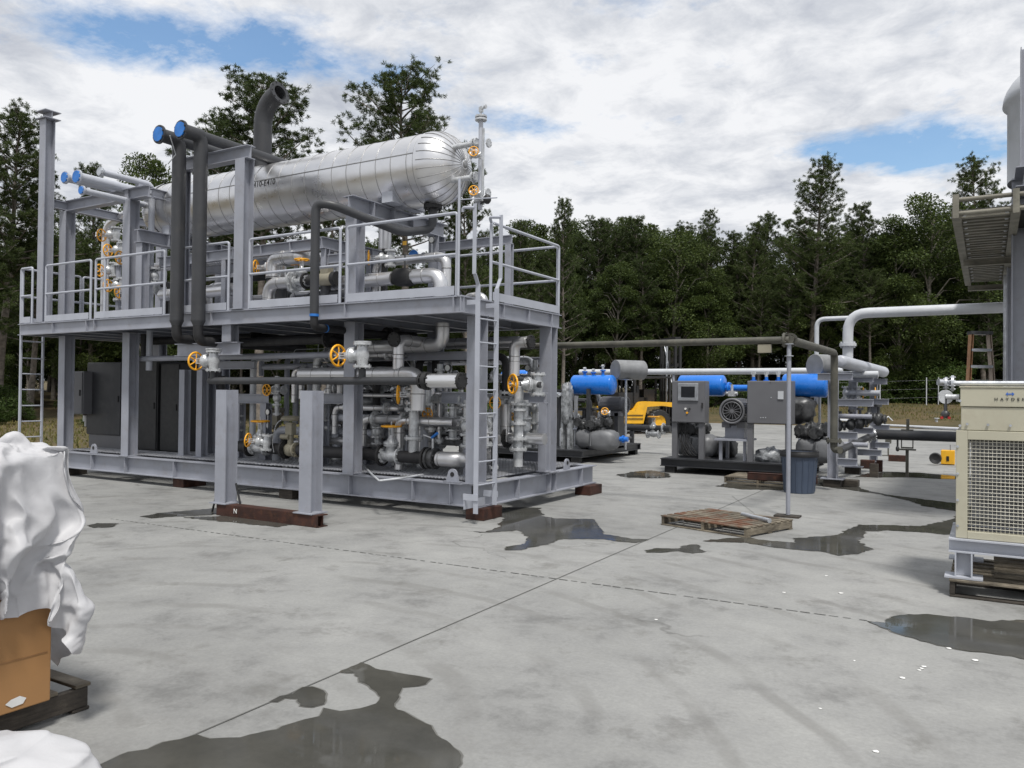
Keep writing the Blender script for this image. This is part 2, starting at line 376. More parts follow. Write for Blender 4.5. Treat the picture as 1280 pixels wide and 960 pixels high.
# puddles: shallow water lying on the slab
m, t, b = nt('wet_concrete_water')
tc = N(t, 'ShaderNodeTexCoord'); tc.name = 'TC'
x = ramp(t, noise_out(t, 1.3, 8, .7), [(.3, (.040, .040, .036)), (.7, (.085, .083, .073))])
t.links.new(x, b.inputs['Base Color']); b.inputs['IOR'].default_value = 1.33
t.links.new(ramp(t, noise_out(t, .9, 5, .6), [(.40, (.02,)*3), (.64, (.16,)*3)]), b.inputs['Roughness'])
bump(t, b, noise_out(t, 5, 2), .03, .01)
b.inputs['Specular IOR Level'].default_value = .32
PUD = m
PUDDLES = [
 [(100,975),(122,960),(150,945),(215,928),(245,919),(262,925),(300,922),(345,912),(380,900),(398,896),(404,886),(425,890),(450,886),(470,880),(475,872),(468,860),(452,852),(443,842),(424,841),(450,829),(475,838),(505,842),(538,849),(532,856),(503,860),(498,872),(492,884),(510,893),(538,908),(545,920),(565,930),(576,945),(575,960),(560,1000),(90,1000)],
 [(337,878),(350,871),(366,868),(378,860),(390,859),(404,864),(408,872),(405,881),(390,885),(375,883),(372,874),(356,873),(347,878)],
 [(583,664),(605,665),(622,660),(630,648),(600,640),(600,634),(640,634),(675,635),(678,645),(690,648),(740,649),(749,658),(755,668),(790,674),(814,674),(795,679),(770,677),(755,674),(735,674),(700,674),(680,681),(652,688),(634,688),(634,684),(650,681),(661,676),(656,667),(646,663),(620,665),(600,666)],
 [(806,688),(822,686),(848,686),(862,681),(872,681),(876,687),(884,690),(866,692),(848,689),(826,691),(808,691)],
 [(881,677),(905,673),(935,672),(962,676),(995,679),(992,673),(1045,670),(1058,663),(1075,656),(1110,657),(1150,658),(1190,650),(1200,640),(1155,633),(1140,627),(1100,618),(1065,613),(1020,607),(1010,602),(1030,596),(1060,603),(1085,614),(1120,620),(1160,625),(1225,632),(1225,668),(1180,668),(1150,665),(1110,663),(1082,664),(1078,672),(1072,677),(1090,686),(1075,692),(1048,695),(1030,690),(1000,687),(960,684),(935,679),(905,678)],
 [(1070,596),(1085,592),(1110,590),(1150,591),(1190,595),(1225,600),(1180,599),(1140,597),(1100,597)],
 [(770,594),(790,590),(815,588),(835,592),(838,597),(810,598),(785,597)],
 [(1084,777),(1106,779),(1117,771),(1135,768),(1160,768),(1190,772),(1235,776),(1270,775),(1300,777),(1330,845),(1285,826),(1265,821),(1230,816),(1180,808),(1150,802),(1120,792),(1100,784)],
 [(175,646),(205,641),(250,637),(285,634),(290,640),(262,644),(215,646),(190,648)],
 [(108,657),(122,654),(146,655),(140,659),(118,660)],
 [(230,647),(310,655),(345,659),(372,655),(340,652),(290,645)],
 [(896,608),(915,602),(985,606),(1010,608),(985,613),(930,612)],
]
DAMP = simple('damp_concrete', (.13, .128, .118), .55, 0, .12, 6, bmp=.1)
def puddle(pts, k, rim=False):
    P = [PZ(*p) for p in pts]; out = []; n = len(P)
    for i in range(n):
        a, b_ = P[i], P[(i+1) % n]; L = (b_-a).length; q = max(1, min(30, int(L/.035)))
        dn = Vector((-(b_-a).y, (b_-a).x, 0)); dn = dn.normalized() if dn.length else dn
        for j in range(q):
            p = a+(b_-a)*(j/q); am = min(.05, L*.16)
            out.append(p+dn*am*(noise.noise(p*5+Vector((k, 0, 0)))+.7*noise.noise(p*14)+.45*noise.noise(p*37)))
    if rim:
        ar = sum(p.x*q.y-q.x*p.y for p, q in zip(out, out[1:]+out[:1])); sg = 1 if ar > 0 else -1; o2 = []
        for i, p in enumerate(out):
            tv = (out[(i+1) % len(out)]-out[i-1]); nv = Vector((tv.y, -tv.x, 0))*sg; nv = nv.normalized() if nv.length else nv
            o2.append(p+nv*max(.002, .007+.012*noise.noise(p*5+Vector((5, k, 0)))))
        out = o2
    bm = bmesh.new(); vs = [bm.verts.new((p.x, p.y, (.0022 if rim else .0042)+.00012*k)) for p in out]; f = bm.faces.new(vs)
    bmesh.ops.triangulate(bm, faces=[f]); bmesh.ops.recalc_face_normals(bm, faces=bm.faces)
    for f in bm.faces:
        if f.normal.z < 0: f.normal_flip()
    me = bpy.data.meshes.new('puddle'); bm.to_mesh(me); bm.free(); me.materials.append(DAMP if rim else PUD)
    o = bpy.data.objects.new('puddle', me); COL.objects.link(o); tag(o, kind='structure')
for k, p in enumerate(PUDDLES): puddle(p, k); puddle(p, k, True)

# sky
w = bpy.data.worlds.new('World'); S.world = w; w.use_nodes = True; t = w.node_tree; t.nodes.clear()
SUN_DIR = Vector((.42, -.50, 1.35)).normalized()
sky = N(t, 'ShaderNodeTexSky'); sky.sky_type = 'NISHITA'; sky.sun_disc = False
sky.sun_elevation = math.asin(SUN_DIR.z); sky.sun_rotation = math.atan2(SUN_DIR.x, SUN_DIR.y); sky.air_density = 1.2; sky.dust_density = .6
bg1 = N(t, 'ShaderNodeBackground'); bg1.inputs[1].default_value = .15
hs = N(t, 'ShaderNodeHueSaturation'); hs.inputs['Saturation'].default_value = 1.15; t.links.new(sky.outputs[0], hs.inputs['Color']); t.links.new(hs.outputs[0], bg1.inputs[0])
tc = N(t, 'ShaderNodeTexCoord'); tc.name = 'TC'
sep = N(t, 'ShaderNodeSeparateXYZ'); t.links.new(tc.outputs['Generated'], sep.inputs[0])
def mth(op, a, b=None):
    n_ = N(t, 'ShaderNodeMath', operation=op)
    for s_, v in ((n_.inputs[0], a), (n_.inputs[1], b)):
        if v is None: continue
        if isinstance(v, (int, float)): s_.default_value = v
        else: t.links.new(v, s_)
    return n_.outputs[0]
zz = mth('ADD', mth('MAXIMUM', sep.outputs[2], 0), .16)
cb = N(t, 'ShaderNodeCombineXYZ'); t.links.new(mth('DIVIDE', sep.outputs[0], zz), cb.inputs[0]); t.links.new(mth('DIVIDE', sep.outputs[1], zz), cb.inputs[1])
n1 = noise_out(t, 1.1, 10, .60, cb.outputs[0], .3)
n2 = noise_out(t, 5.0, 9, .66, cb.outputs[0], .25)
n3 = noise_out(t, 17, 6, .6, cb.outputs[0], .2)
cov = mth('ADD', mth('ADD', mth('MULTIPLY', n1, .53), mth('MULTIPLY', n2, .47)), mth('MULTIPLY', n3, .15))
spots = [((35,50),.10,2.4,.5),((120,28),.11,2.2,.6),((200,52),.12,2.4,.7),((290,45),.13,2.6,.75),((400,75),.13,2.6,.6),((480,95),.08,2.2,.35),((545,75),.06,2,.3),
         ((650,148),.11,3.4,.6),((1150,178),.13,3.6,.9),((1070,182),.10,3.8,.7),((1235,195),.10,2.6,.8),((820,2),.09,2.8,.45),((1100,205),.09,4,.5),((690,158),.06,4,.4)]
for (px, py), rad, kz, amt in spots:
    d = ray(px, py).normalized()
    sb = N(t, 'ShaderNodeVectorMath', operation='SUBTRACT'); t.links.new(tc.outputs['Generated'], sb.inputs[0]); sb.inputs[1].default_value = d
    ml = N(t, 'ShaderNodeVectorMath', operation='MULTIPLY'); t.links.new(sb.outputs[0], ml.inputs[0]); ml.inputs[1].default_value = (1, 1, kz)
    ln = N(t, 'ShaderNodeVectorMath', operation='LENGTH'); t.links.new(ml.outputs[0], ln.inputs[0])
    mr = N(t, 'ShaderNodeMapRange'); mr.interpolation_type = 'SMOOTHSTEP'; t.links.new(ln.outputs['Value'], mr.inputs[0])
    mr.inputs[1].default_value = 0; mr.inputs[2].default_value = rad*1.25; mr.inputs[3].default_value = amt*.20; mr.inputs[4].default_value = 0
    cov = mth('SUBTRACT', cov, mr.outputs[0])
mask = ramp(t, cov, [(.32, (.03, .03, .03)), (.415, (.6, .6, .6)), (.50, (1, 1, 1))])
shade = mth('ADD', mth('MULTIPLY', noise_out(t, 1.5, 7, .55, cb.outputs[0], .3), .62), mth('MULTIPLY', noise_out(t, 7, 8, .64, cb.outputs[0], .3), .42))
ccol = ramp(t, shade, [(.37, (.46, .49, .56)), (.47, (.63, .655, .705)), (.58, (.86, .87, .895))])
bg2 = N(t, 'ShaderNodeBackground'); t.links.new(ccol, bg2.inputs[0]); bg2.inputs[1].default_value = 1.0
mx = N(t, 'ShaderNodeMixShader'); t.links.new(mask, mx.inputs[0]); t.links.new(bg1.outputs[0], mx.inputs[1]); t.links.new(bg2.outputs[0], mx.inputs[2])
wo = N(t, 'ShaderNodeOutputWorld'); t.links.new(mx.outputs[0], wo.inputs[0])
ld = bpy.data.lights.new('sun', 'SUN'); ld.energy = 3.3; ld.angle = radians(9); ld.color = (1, .965, .91)
lo = bpy.data.objects.new('sun', ld); COL.objects.link(lo); lo.rotation_euler = SUN_DIR.to_track_quat('Z', 'Y').to_euler()
S.view_settings.view_transform = 'Standard'; S.view_settings.look = 'None'; S.view_settings.exposure = .08; S.view_settings.gamma = 1
S.render.engine = 'CYCLES'; S.cycles.max_bounces = 6; S.cycles.diffuse_bounces = 2; S.cycles.glossy_bounces = 3; S.cycles.transparent_max_bounces = 4
# ------------------------------------------------------------------ main process skid: steelwork
XL = -9.65
sk = thing('process_skid', 'long two-storey grey steel skid frame on timber blocks carrying the silver vessel', 'steel skid', (-4.8, 1.8, .157))
def part(name, mb, mats, parent, label=None):
    o = mb.build(name, mats, parent)
    if label: o['label'] = label
    return o
# perimeter base beams (flanges out, web set back) with stiffener plates
bz = .308; bh = .30
def base_beam(p0, p1, outx=0, outy=0, stiff=()):
    b = MB(); b.beam((p0[0], p0[1], bz), (p1[0], p1[1], bz), bh, .16, tf=.016)
    for s_ in stiff: b.cbox((s_[0], s_[1], bz), s_[2])
    return part('base_beam', b, STEEL, sk)
st = []
for px in (113, 155, 216, 353, 436, 515, 562):
    p = PY(px, 590, 0); st.append((p.x, .08, (.014, .156, .266)))
base_beam((XL, .08), (-.165, .08), stiff=st)
ys_ = [2.0, 2.17, 1.05, 3.1]
base_beam((-.08, .0), (-.08, 3.64), stiff=[(-.08, y, (.156, .014, .266)) for y in ys_])
base_beam((XL, 3.56), (-.165, 3.56))
base_beam((XL-.085, 0), (XL-.085, 3.64))
for x in (-1.7, -3.3, -4.9, -6.5, -8.1):
    b = MB(); b.beam((x, .165, .285), (x, 3.475, .285), .22, .1); part('cross_beam', b, STEEL, sk)
# open bar grating on the base
g = MB()
n = 0; x = -9.55
while x < -.18:
    g.box((x, .17, .480), (x+.008, 3.46, .494)); x += .060 if x > -3.4 else .085
y = .2
while y < 3.45: g.box((-9.55, y, .488), (-.18, y+.014, .497)); y += .10
GRT = simple('galvanized_grating', (.42, .43, .46), .45, .25, .15, 8)
part('base_grating', g, GRT, sk)
def column(x, y, z0, z1, w=.2, h=.2, name='column', base=True, up=(0, 1, 0), par=None):
    b = MB(); b.beam((x, y, z0+(.014 if base else 0)), (x, y, z1), h, w, up=up, tf=.014)
    if base: b.box((x-w*.68, y-h*.68, z0), (x+w*.68, y+h*.68, z0+.0135))
    return part(name, b, STEEL, par or sk)
ZB = .4615; ZD = 2.665; ZT = 2.875
for x, y in ((-9.55, .11), (-7.55, .11), (-2.27, .11), (-.12, .11), (-.10, 2.06), (-2.27, 2.12), (-7.55, 2.12), (-9.55, 2.12)):
    column(x, y, ZB, ZD)
column(-6.5, .95, .496, 2.2, .18, .18)
column(-4.3, 2.12, ZB, ZD)
# deck perimeter and joists
DY0 = -.44; DY1 = 2.3; DL = -10.25
dzc = (ZD+ZT)/2; dh = ZT-ZD
b = MB(); b.beam((DL, DY0+.05, dzc), (0, DY0+.05, dzc), dh, .10, tf=.012)
for px in (65, 107, 117, 263, 566, 575, 430):
    p = PY(px, 400, DY0); b.cbox((p.x, DY0+.05, dzc), (.012, .098, dh-.026))
part('deck_beam', b, STEEL, sk)
b = MB(); b.beam((-.05, DY0+.102, dzc), (-.05, DY1, dzc), dh, .10, tf=.012)
for y in (.6, 1.3, 2.0): b.cbox((-.05, y, dzc), (.098, .012, dh-.026))
part('deck_beam', b, STEEL, sk)
b = MB(); b.beam((DL, DY1-.05, dzc), (-.102, DY1-.05, dzc), dh, .10, tf=.012); part('deck_beam', b, STEEL, sk)
b = MB(); b.beam((DL+.05, DY0+.102, dzc), (DL+.05, DY1-.102, dzc), dh, .10, tf=.012); part('deck_beam', b, STEEL, sk)
for i in range(13):
    x = -.85-i*.76; b = MB(); b.beam((x, DY0+.102, dzc-.01), (x, DY1-.102, dzc-.01), dh-.05, .08, tf=.01); part('deck_joist', b, STEEL, sk)
b = MB(); b.box((DL+.02, DY0+.02, ZT+.002), (-.02, DY1-.02, ZT+.012)); part('deck_plate', b, STEEL, sk)
# handrail panels
PR = .021
def rail(pts, z0, z1, mids=1, posts=(0, -1), toe=True, extra=()):
    """one welded handrail panel between two plan points"""
    b = MB(); (xa, ya), (xb, yb) = pts; zt = z1
    a = Vector((xa, ya, z0)); c = Vector((xb, yb, z0)); up = Vector((0, 0, 1))
    b.tube([a, a+up*(zt-z0), c+up*(zt-z0), c], PR, 10, bend=.05)
    for i in range(mids): b.tube([a+up*(zt-z0)*(.5), c+up*(zt-z0)*(.5)], PR*.95, 10)
    for f in extra: q = a+(c-a)*f; b.tube([q, q+up*(zt-z0)], PR, 10)
    o = part('handrail', b, RAILM, sk)
    if toe:
        t_ = MB(); d = (c-a).normalized(); sd = Vector((-d.y, d.x, 0))
        t_.prism([(-.003, .012), (.003, .012), (.003, .125), (-.003, .125)], a+d*.02-sd*.024, c-d*.02-sd*.024, sd, up)
        part('toe_plate', t_, RAILM, o)
def RX(px, y=-.40): return PY(px, 340, y).x
ZR = ZT+1.06; zr0 = ZT+.005
rail(((RX(27), -.40), (RX(41), -.40)), zr0, ZR)
rail(((RX(58), -.40), (RX(114), -.40)), zr0, ZR)
rail(((RX(120), -.40), (RX(206), -.40)), zr0, ZR, extra=(.14,))
rail(((RX(230), -.40), (RX(286), -.40)), zr0, ZR)
rail(((RX(312), -.40), (RX(425), -.40)), zr0, ZR)
rail(((RX(434), -.40), (RX(571), -.40)), zr0, ZR)
rail(((-10.2, -.38), (-10.2, .75)), zr0, ZR); rail(((-10.2, .8), (-10.2, 2.24)), zr0, ZR)
rail(((-.03, .28), (-.03, 2.24)), zr0, ZR)
# far side: long low panels
for xa, xb in ((-.06, -2.1), (-2.5, -4.6), (-4.7, -7.3), (-7.8, -10.15)): rail(((xa, 2.26), (xb, 2.26)), zr0, ZR, toe=False)
# lifting lugs
for px, py, Y in ((117, 562, .05), (566, 595, .05)):
    p = PY(px, 580, Y); b = MB(); b.prism([(-.10, 0), (.10, 0), (.085, .07)]+[(.075*cos(a), .09+.075*sin(a)) for a in [i*pi/8 for i in range(9)]]+[(-.085, .07)], (p.x, .04, ZB+.014), (p.x, .065, ZB+.014), (1, 0, 0), (0, 0, 1))
    b.box((p.x-.14, .02, ZB), (p.x+.14, .10, ZB+.0135)); b.disc((p.x, .038, ZB+.105), (0, 1, 0), .032, .006, 14, 1); part('lifting_lug', b, [STEEL, BLACK], sk)
p = PX(709, 573, -.06); b = MB(); b.prism([(-.10, 0), (.10, 0), (.085, .07)]+[(.075*cos(a), .09+.075*sin(a)) for a in [i*pi/8 for i in range(9)]]+[(-.085, .07)], (-.08, p.y, ZB), (-.055, p.y, ZB), (0, 1, 0), (0, 0, 1)); b.disc((-.052, p.y, ZB+.1), (1, 0, 0), .03, .006, 14, 1); part('lifting_lug', b, [STEEL, BLACK], sk)
# upper columns
tz = 5.06
column(-9.6, .11, ZT+.013, tz); column(-7.6, .11, ZT+.013, tz); column(-7.6, 2.12, ZT+.013, 4.4)
p = PY(57, 300, -.30); column(p.x, -.30, ZT+.013, 6.72, .19, .19)
b = MB(); b.box((p.x-.17, -.44, 6.86), (p.x+.17, -.14, 6.875)); b.box((p.x-.17, -.44, 6.725), (p.x+.17, -.14, 6.738)); b.box((p.x-.15, -.31, 6.738), (p.x+.15, -.29, 6.86)); part('post_cap', b, STEEL, sk)
xc0 = p.x
column(-2.27, .11, ZT+.013, 4.255, .2, .2); column(-2.27, 2.12, ZT+.013, 4.255, .2, .2)
xm = -4.13; column(xm, -.33, ZT+.013, 5.19, .2, .2)
p = PY(231, 270, -.33); column(p.x, -.33, ZT+.013, 5.19, .12, .12); xm2 = p.x
def ibeam(p0, p1, h=.2, w=.12, name='support_beam', stiff=0):
    b = MB(); b.beam(p0, p1, h, w)
    p0, p1 = Vector(p0), Vector(p1)
    for i in range(stiff):
        q = p0+(p1-p0)*((i+1)/(stiff+1)); d = (p1-p0).normalized()
        b.cbox(q, (abs(d.x)*.012+abs(d.y)*w*.98, abs(d.y)*.012+abs(d.x)*w*.98, h-.03))
    return part(name, b, STEEL, sk)
ibeam((xm2-.15, -.33, 5.292), (xm+.14, -.33, 5.292), .2, .16)
xe = PY(187, 240, .11).x; ibeam((-9.75, .11, 5.162), (xe, .11, 5.162), .2, .16)
ibeam((xc0, -.2, 5.162), (xc0, 2.2, 5.162), .16, .12)
ibeam((xe-.07, .2, 5.162), (xe-.07, 2.2, 5.162), .16, .12)
ibeam((-9.0, 2.12, 5.162), (xe-.14, 2.12, 5.162), .16, .12)
column(-9.55, 2.12, ZT+.013, 5.075, .16, .16)
# saddle beams with tank saddles
ibeam((-2.27, -.05, 4.372), (-2.27, 2.3, 4.372), .23, .2, stiff=4)
ibeam((-7.25, .0, 4.372), (-7.25, 2.3, 4.372), .23, .2, stiff=3); column(-7.25, .11, ZT+.013, 4.255, .16, .16); column(-7.25, 2.12, ZT+.013, 4.255, .16, .16)
# inner frame under the vessel
zi = 3.98
for y in (.55, 1.55): ibeam((-7.4, y, zi), (-3.35, y, zi), .18, .1, stiff=5)
ibeam((-3.28, .45, zi), (-3.28, 2.2, zi), .18, .1, stiff=2); ibeam((-5.6, .61, zi), (-5.6, 1.49, zi), .16, .1)
for x, y in ((-3.28, .55), (-3.28, 1.6), (-5.6, .55), (-6.6, .55), (-5.6, 1.55)): column(x, y, ZT+.013, zi-.095, .1, .1)
ibeam((-2.1, 1.95, 4.05), (-.7, 1.95, 4.05), .14, .09); column(-.75, 1.95, ZT+.013, 3.975, .1, .1)
ibeam((-3.2, .55, 3.72), (-2.4, .55, 3.72), .14, .09)
# lower pipe supports: bracket beam, goal posts
a = PY(222, 444, -.30); c = PY(300, 444, -.30)
ibeam((a.x, -.30, 2.30), (c.x, -.30, 2.30), .2, .12)
column((PY(288, 420, -.30)).x, -.30, 2.405, ZD, .2, .16, base=False)
ibeam((a.x-.5, .5, 2.08), (a.x+.9, .5, 2.08), .13, .12)
for px, y in ((231, .5), (253, .5)): column(PY(px, 500, y).x, y, .496, 2.01, .14, .14)
def goal(pxa, pxb, py, y, z=None, posts=(0, 1), w=.14):
    a = PY(pxa, py, y); b_ = PY(pxb, py, y); z = z or a.z
    ibeam((a.x, y, z), (b_.x, y, z), .16, .12, 'pipe_support')
    for f in posts: column(a.x+(b_.x-a.x)*(.08+.84*f), y, .496, z-.082, w, w, 'support_post')
goal(297, 336, 498, .75); goal(402, 431, 498, .55, posts=(0,)); goal(552, 592, 497, .6, posts=(1,)); goal(654, 683, 497, 1.75, posts=(1,), w=.13)
goal(455, 492, 507, 1.1); goal(552, 575, 575, .9, posts=()); goal(655, 690, 570, 2.8, posts=(1,))
for y, z in ((1.0, 2.2), (2.9, 2.2)): ibeam((-4.2, y, z), (-.4, y, z), .12, .08)
for x in (-4.1, -.5): column(x, 2.9, .496, 2.13, .12, .12)
# ------------------------------------------------------------------ ladders
def ladder(name, label, x0, y0, x1, y1, z0, z1, n, ext_=0, fz=None, rng=None):
    r = thing(name, label, 'ladder', ((x0+x1)/2, (y0+y1)/2, z0))
    d = Vector((x1-x0, y1-y0, 0)).normalized(); nrm = Vector((-d.y, d.x, 0))
    for (x, y) in ((x0, y0), (x1, y1)):
        b = MB(); p = Vector((x, y, 0))
        b.cbox((x, y, (z0+z1)/2), (abs(d.x)*.012+abs(nrm.x)*.06, abs(d.y)*.012+abs(nrm.y)*.06, z1-z0))
        b.build('side_rail', RAILM, r)
    zs = rng or [z0+.2+i*.3 for i in range(n)]
    for z in zs:
        b = MB(); b.cyl((x0, y0, z), (x1, y1, z), .011, 8); b.build('rung', RAILM, r)
    return r
# right ladder bolted to the short side, stringers run up past the deck
lx = .16
zs = [PX(608, py, lx).z for py in (399.5, 428.8, 458.3, 487.6, 517, 546.8, 576.5, 605)]
rl = thing('access_ladder', 'grey fixed steel ladder with eight rungs up to the deck at the near corner', 'ladder', (lx, .0, .1))
ya = PX(596, 500, lx).y; yb = PX(619.5, 500, lx).y
for y, dy in ((ya, -.09), (yb, .09)):
    b = MB(); z0 = PX(596, 642, lx).z if dy < 0 else .2
    b.cbox((lx, y, (z0+3.02)/2), (.065, .014, 3.02-z0))
    b.cbox((lx, y+dy*.5, 3.09), (.05, .012, .17), R=Matrix.Rotation(-math.copysign(.55, dy)*1.0, 3, 'X'))
    b.cbox((lx, y+dy, 3.58), (.05, .014, .84 if dy > 0 else .88)); b.build('side_rail', RAILM, rl)
for z in zs: b = MB(); b.cyl((lx, ya, z), (lx, yb, z), .011, 8); b.build('rung', RAILM, rl)
b = MB(); b.cbox((lx-.09, ya, 2.8), (.15, .01, .06)); b.cbox((lx-.09, yb, 2.8), (.15, .01, .06)); b.build('bracket', RAILM, rl)
b = MB(); b.box((-.02, ya-.02, .30), (lx+.04, ya-.008, .38)); b.box((-.02, yb+.008, .30), (lx+.04, yb+.02, .38)); b.box((-.01, ya-.02, .18), (.0, yb+.02, .29)); b.build('bracket', RAILM, rl)
# walk-through hoops joining the ladder and the handrails
for (y, yy) in ((ya-.09, -.40), (yb+.09, .28)):
    b = MB(); b.tube([(lx, y, 3.97), (-.02, y if yy < 0 else y, 3.99), (-.03, yy, ZR)], .02, 8, bend=.05)
    b.build('grab_rail', RAILM, rl)
# left ladder
y = 1.2
a = PX(26, 500, -10.30)
ll = thing('access_ladder', 'narrow galvanized ladder hanging at the far left end of the skid', 'ladder', (-10.33, .0, .2))
p0 = PX(25.5, 470, -10.33); p1 = PX(53, 470, -10.33)
for p in (p0, p1): b = MB(); b.cbox((-10.33, p.y, 1.6), (.05, .03, 2.9)); b.build('side_rail', RAILM, ll)
for py in (427, 448, 467.5, 487, 507, 526.5, 546, 566):
    z = PX(39, py, -10.33).z; b = MB(); b.cyl((-10.33, p0.y, z), (-10.33, p1.y, z), .012, 8); b.build('rung', RAILM, ll)
for p in (p0, p1):
    b = MB(); b.tube([(-10.33, p.y, 3.05), (-10.33, p.y, ZR)], .02, 8); b.build('grab_rail', RAILM, ll)
# ------------------------------------------------------------------ free posts, timbers, blocks
tim = MB(); y0 = PZ(335, 650).y
a = PY(272, 645, -1.58); c = PY(398, 650, -1.58)
tim.beam((a.x, -1.50, .075), (c.x, -1.50, .075), .15, .16, tf=.012)
tim.box((a.x, -1.60, .004), (c.x, -1.585, .148)); 
tb = tag(tim.build('rusty_beam', RUST), 'rust-red steel beam lying under the two free-standing grey posts', 'steel beam')
text_on('lettering', 'N', .09, ((PY(294, 640, -1.604)).x, -1.604, .08), (1, 0, 0), (0, 0, 1), WHITE, tb)
for i, (px, lab) in enumerate(((281, 'left free-standing grey steel post on the rust-red beam, black straps at its foot'), (387, 'right free-standing grey steel post standing in front of the skid'))):
    x = PY(px+2, 560, -1.48).x; r = thing('steel_post', lab, 'post', (x, -1.48, .152), 'stub posts before the skid')
    b = MB(); b.beam((x, -1.48, .166), (x, -1.48, 1.66), .20, .20, up=(0, 1, 0), tf=.016); b.build('post', STEEL, r)
    b = MB(); b.box((x-.16, -1.62, .152), (x+.16, -1.34, .1655)); b.build('base_plate', STEEL, r)
    if i == 0:
        for dx in (-.16, .16): b = MB(); b.tube([(x+dx, -1.45, .42), (x+dx*1.9, -1.45, .0)], .014, 6); b.build('strap', BLACK, r)
blk = [(PZ(216, 610), 'rusty block under the long side of the skid, left of the posts', RUST), (PZ(368, 622), 'dark block in the shade under the skid between the two posts', WOODD),
       (PZ(610, 650), 'rusty steel block under the near corner of the skid by the ladder', RUST), (PZ(738, 615), 'dark brown block under the right end of the skid', RUST), (PZ(92, 598), 'black block under the far left end of the skid', WOODD)]
for p, lab, m in blk:
    b = MB(); x, y = p.x, p.y
    if 'corner' in lab: x, y = -.05, .14
    elif 'right end' in lab: x, y = -.02, 3.3
    elif 'far left' in lab: x, y = -9.5, .14
    else: y = .22
    s_ = .14
    b.box((x-s_, y-.16, .002), (x+s_, y+.30, .154)); o = bevel(b.build('support_block', m), .006); tag(o, lab, 'support block', 'blocks under the skid')
    if m is RUST:
        c_ = MB(); c_.box((x-.10, y-.163, .03), (x+.02, y-.1605, .13)); 
# ------------------------------------------------------------------ insulated vessel
TC = Vector((0, .95, 5.0)); TR = .53
tk = thing('pressure_vessel', 'long silver aluminium-clad horizontal vessel on top of the skid', 'vessel', (-5.4, .95, 4.5))
xr = -1.42; xl = -7.6
b = MB(); b.lathe((xr, .95, 5.0), (-1, 0, 0), [(0, TR), (xr-xl, TR)], 64); part('shell', b, ALUB, tk)
b = MB(); x = xr-.06; k = 0
while x > xl:
    b.torus((x, .95, 5.0), (1, 0, 0), TR+.001, .0055, 64, 5); x -= (.12 if k == 0 else .29+.015*sin(k*3)); k += 1
for sg, aa in ((1, .22),):
    b.box((xl, .95-(TR+.004)*cos(aa)-.004, 5.0+(TR+.004)*sin(aa)-.005), (xr, .95-(TR+.004)*cos(aa)+.004, 5.0+(TR+.004)*sin(aa)+.005))
o = part('cladding_seams', b, SEAM, tk)
for xx, sg, nm in ((xr, 1, 'head'), (xl, -1, 'head')):
    b = MB(); pr = [(.50*sin(a), (TR+.012)*cos(a)) for a in [i*pi/2/12 for i in range(12)]]+[(.50, .06), (.505, .0)]
    b.lathe((xx, .95, 5.0), (sg, 0, 0), [(-.05, TR+.012)]+pr, 64)
    hd = part(nm, b, ALUB, tk)
    b = MB()
    for i in range(26):
        a = 2*pi*i/26
        b.tube([(xx+sg*d, .95+(r+.003)*cos(a), 5.0+(r+.003)*sin(a)) for d, r in pr[:12]], .0055, 4, caps=False)
    b.lathe((xx+sg*.485, .95, 5.0), (sg, 0, 0), [(0, .06), (.022, .055), (.022, 0)], 20)
    part('gore_seams', b, SEAM, hd)
# saddles
for x in (-2.05, -7.25):
    b = MB(); c_ = [(TR*1.0*cos(a), -TR*sin(a)*1.0) for a in [pi*.80-i*(pi*.6)/12 for i in range(13)]]
    b.prism([(q[0], q[1]+.0) for q in c_]+[(.36, -.505), (-.36, -.505)] if False else [(-.40, -.51)]+[(-TR*cos(a), -TR*sin(a)) for a in [.72+i*(pi-1.44)/12 for i in range(13)]]+[(.40, -.51)], (x-.10, .95, 5.0), (x+.10, .95, 5.0), (0, 1, 0), (0, 0, 1))
    part('saddle', b, STEEL2, tk)
# tank number
def wrap_(co, x0=None):
    a = .10+co.y/TR; r = TR+.004; return Vector((xt+co.x, .95-r*cos(a), 5.0+r*sin(a)))
xt = PY(330, 237, .42).x
text_on('lettering', '410-E410', .135, (xt, .4, 5), (1, 0, 0), (0, 0, 1), INK, tk, 1.0, wrap_)
# nozzles on the head
for z in (5.22, 4.74):
    b = MB(); b.cyl((-1.15, .78, z), (-.66, .78, z), .04, 12); b.flange((-.66, .78, z), (1, 0, 0), .075, .03); b.flange((-.61, .78, z), (1, 0, 0), .075, .02); part('nozzle', b, SILV, tk)
b = MB(); b.cyl((-.95, .95, 4.55), (-.95, .95, 4.40), .09, 14); b.flange((-.95, .95, 4.41), (0, 0, 1), .13, .05)
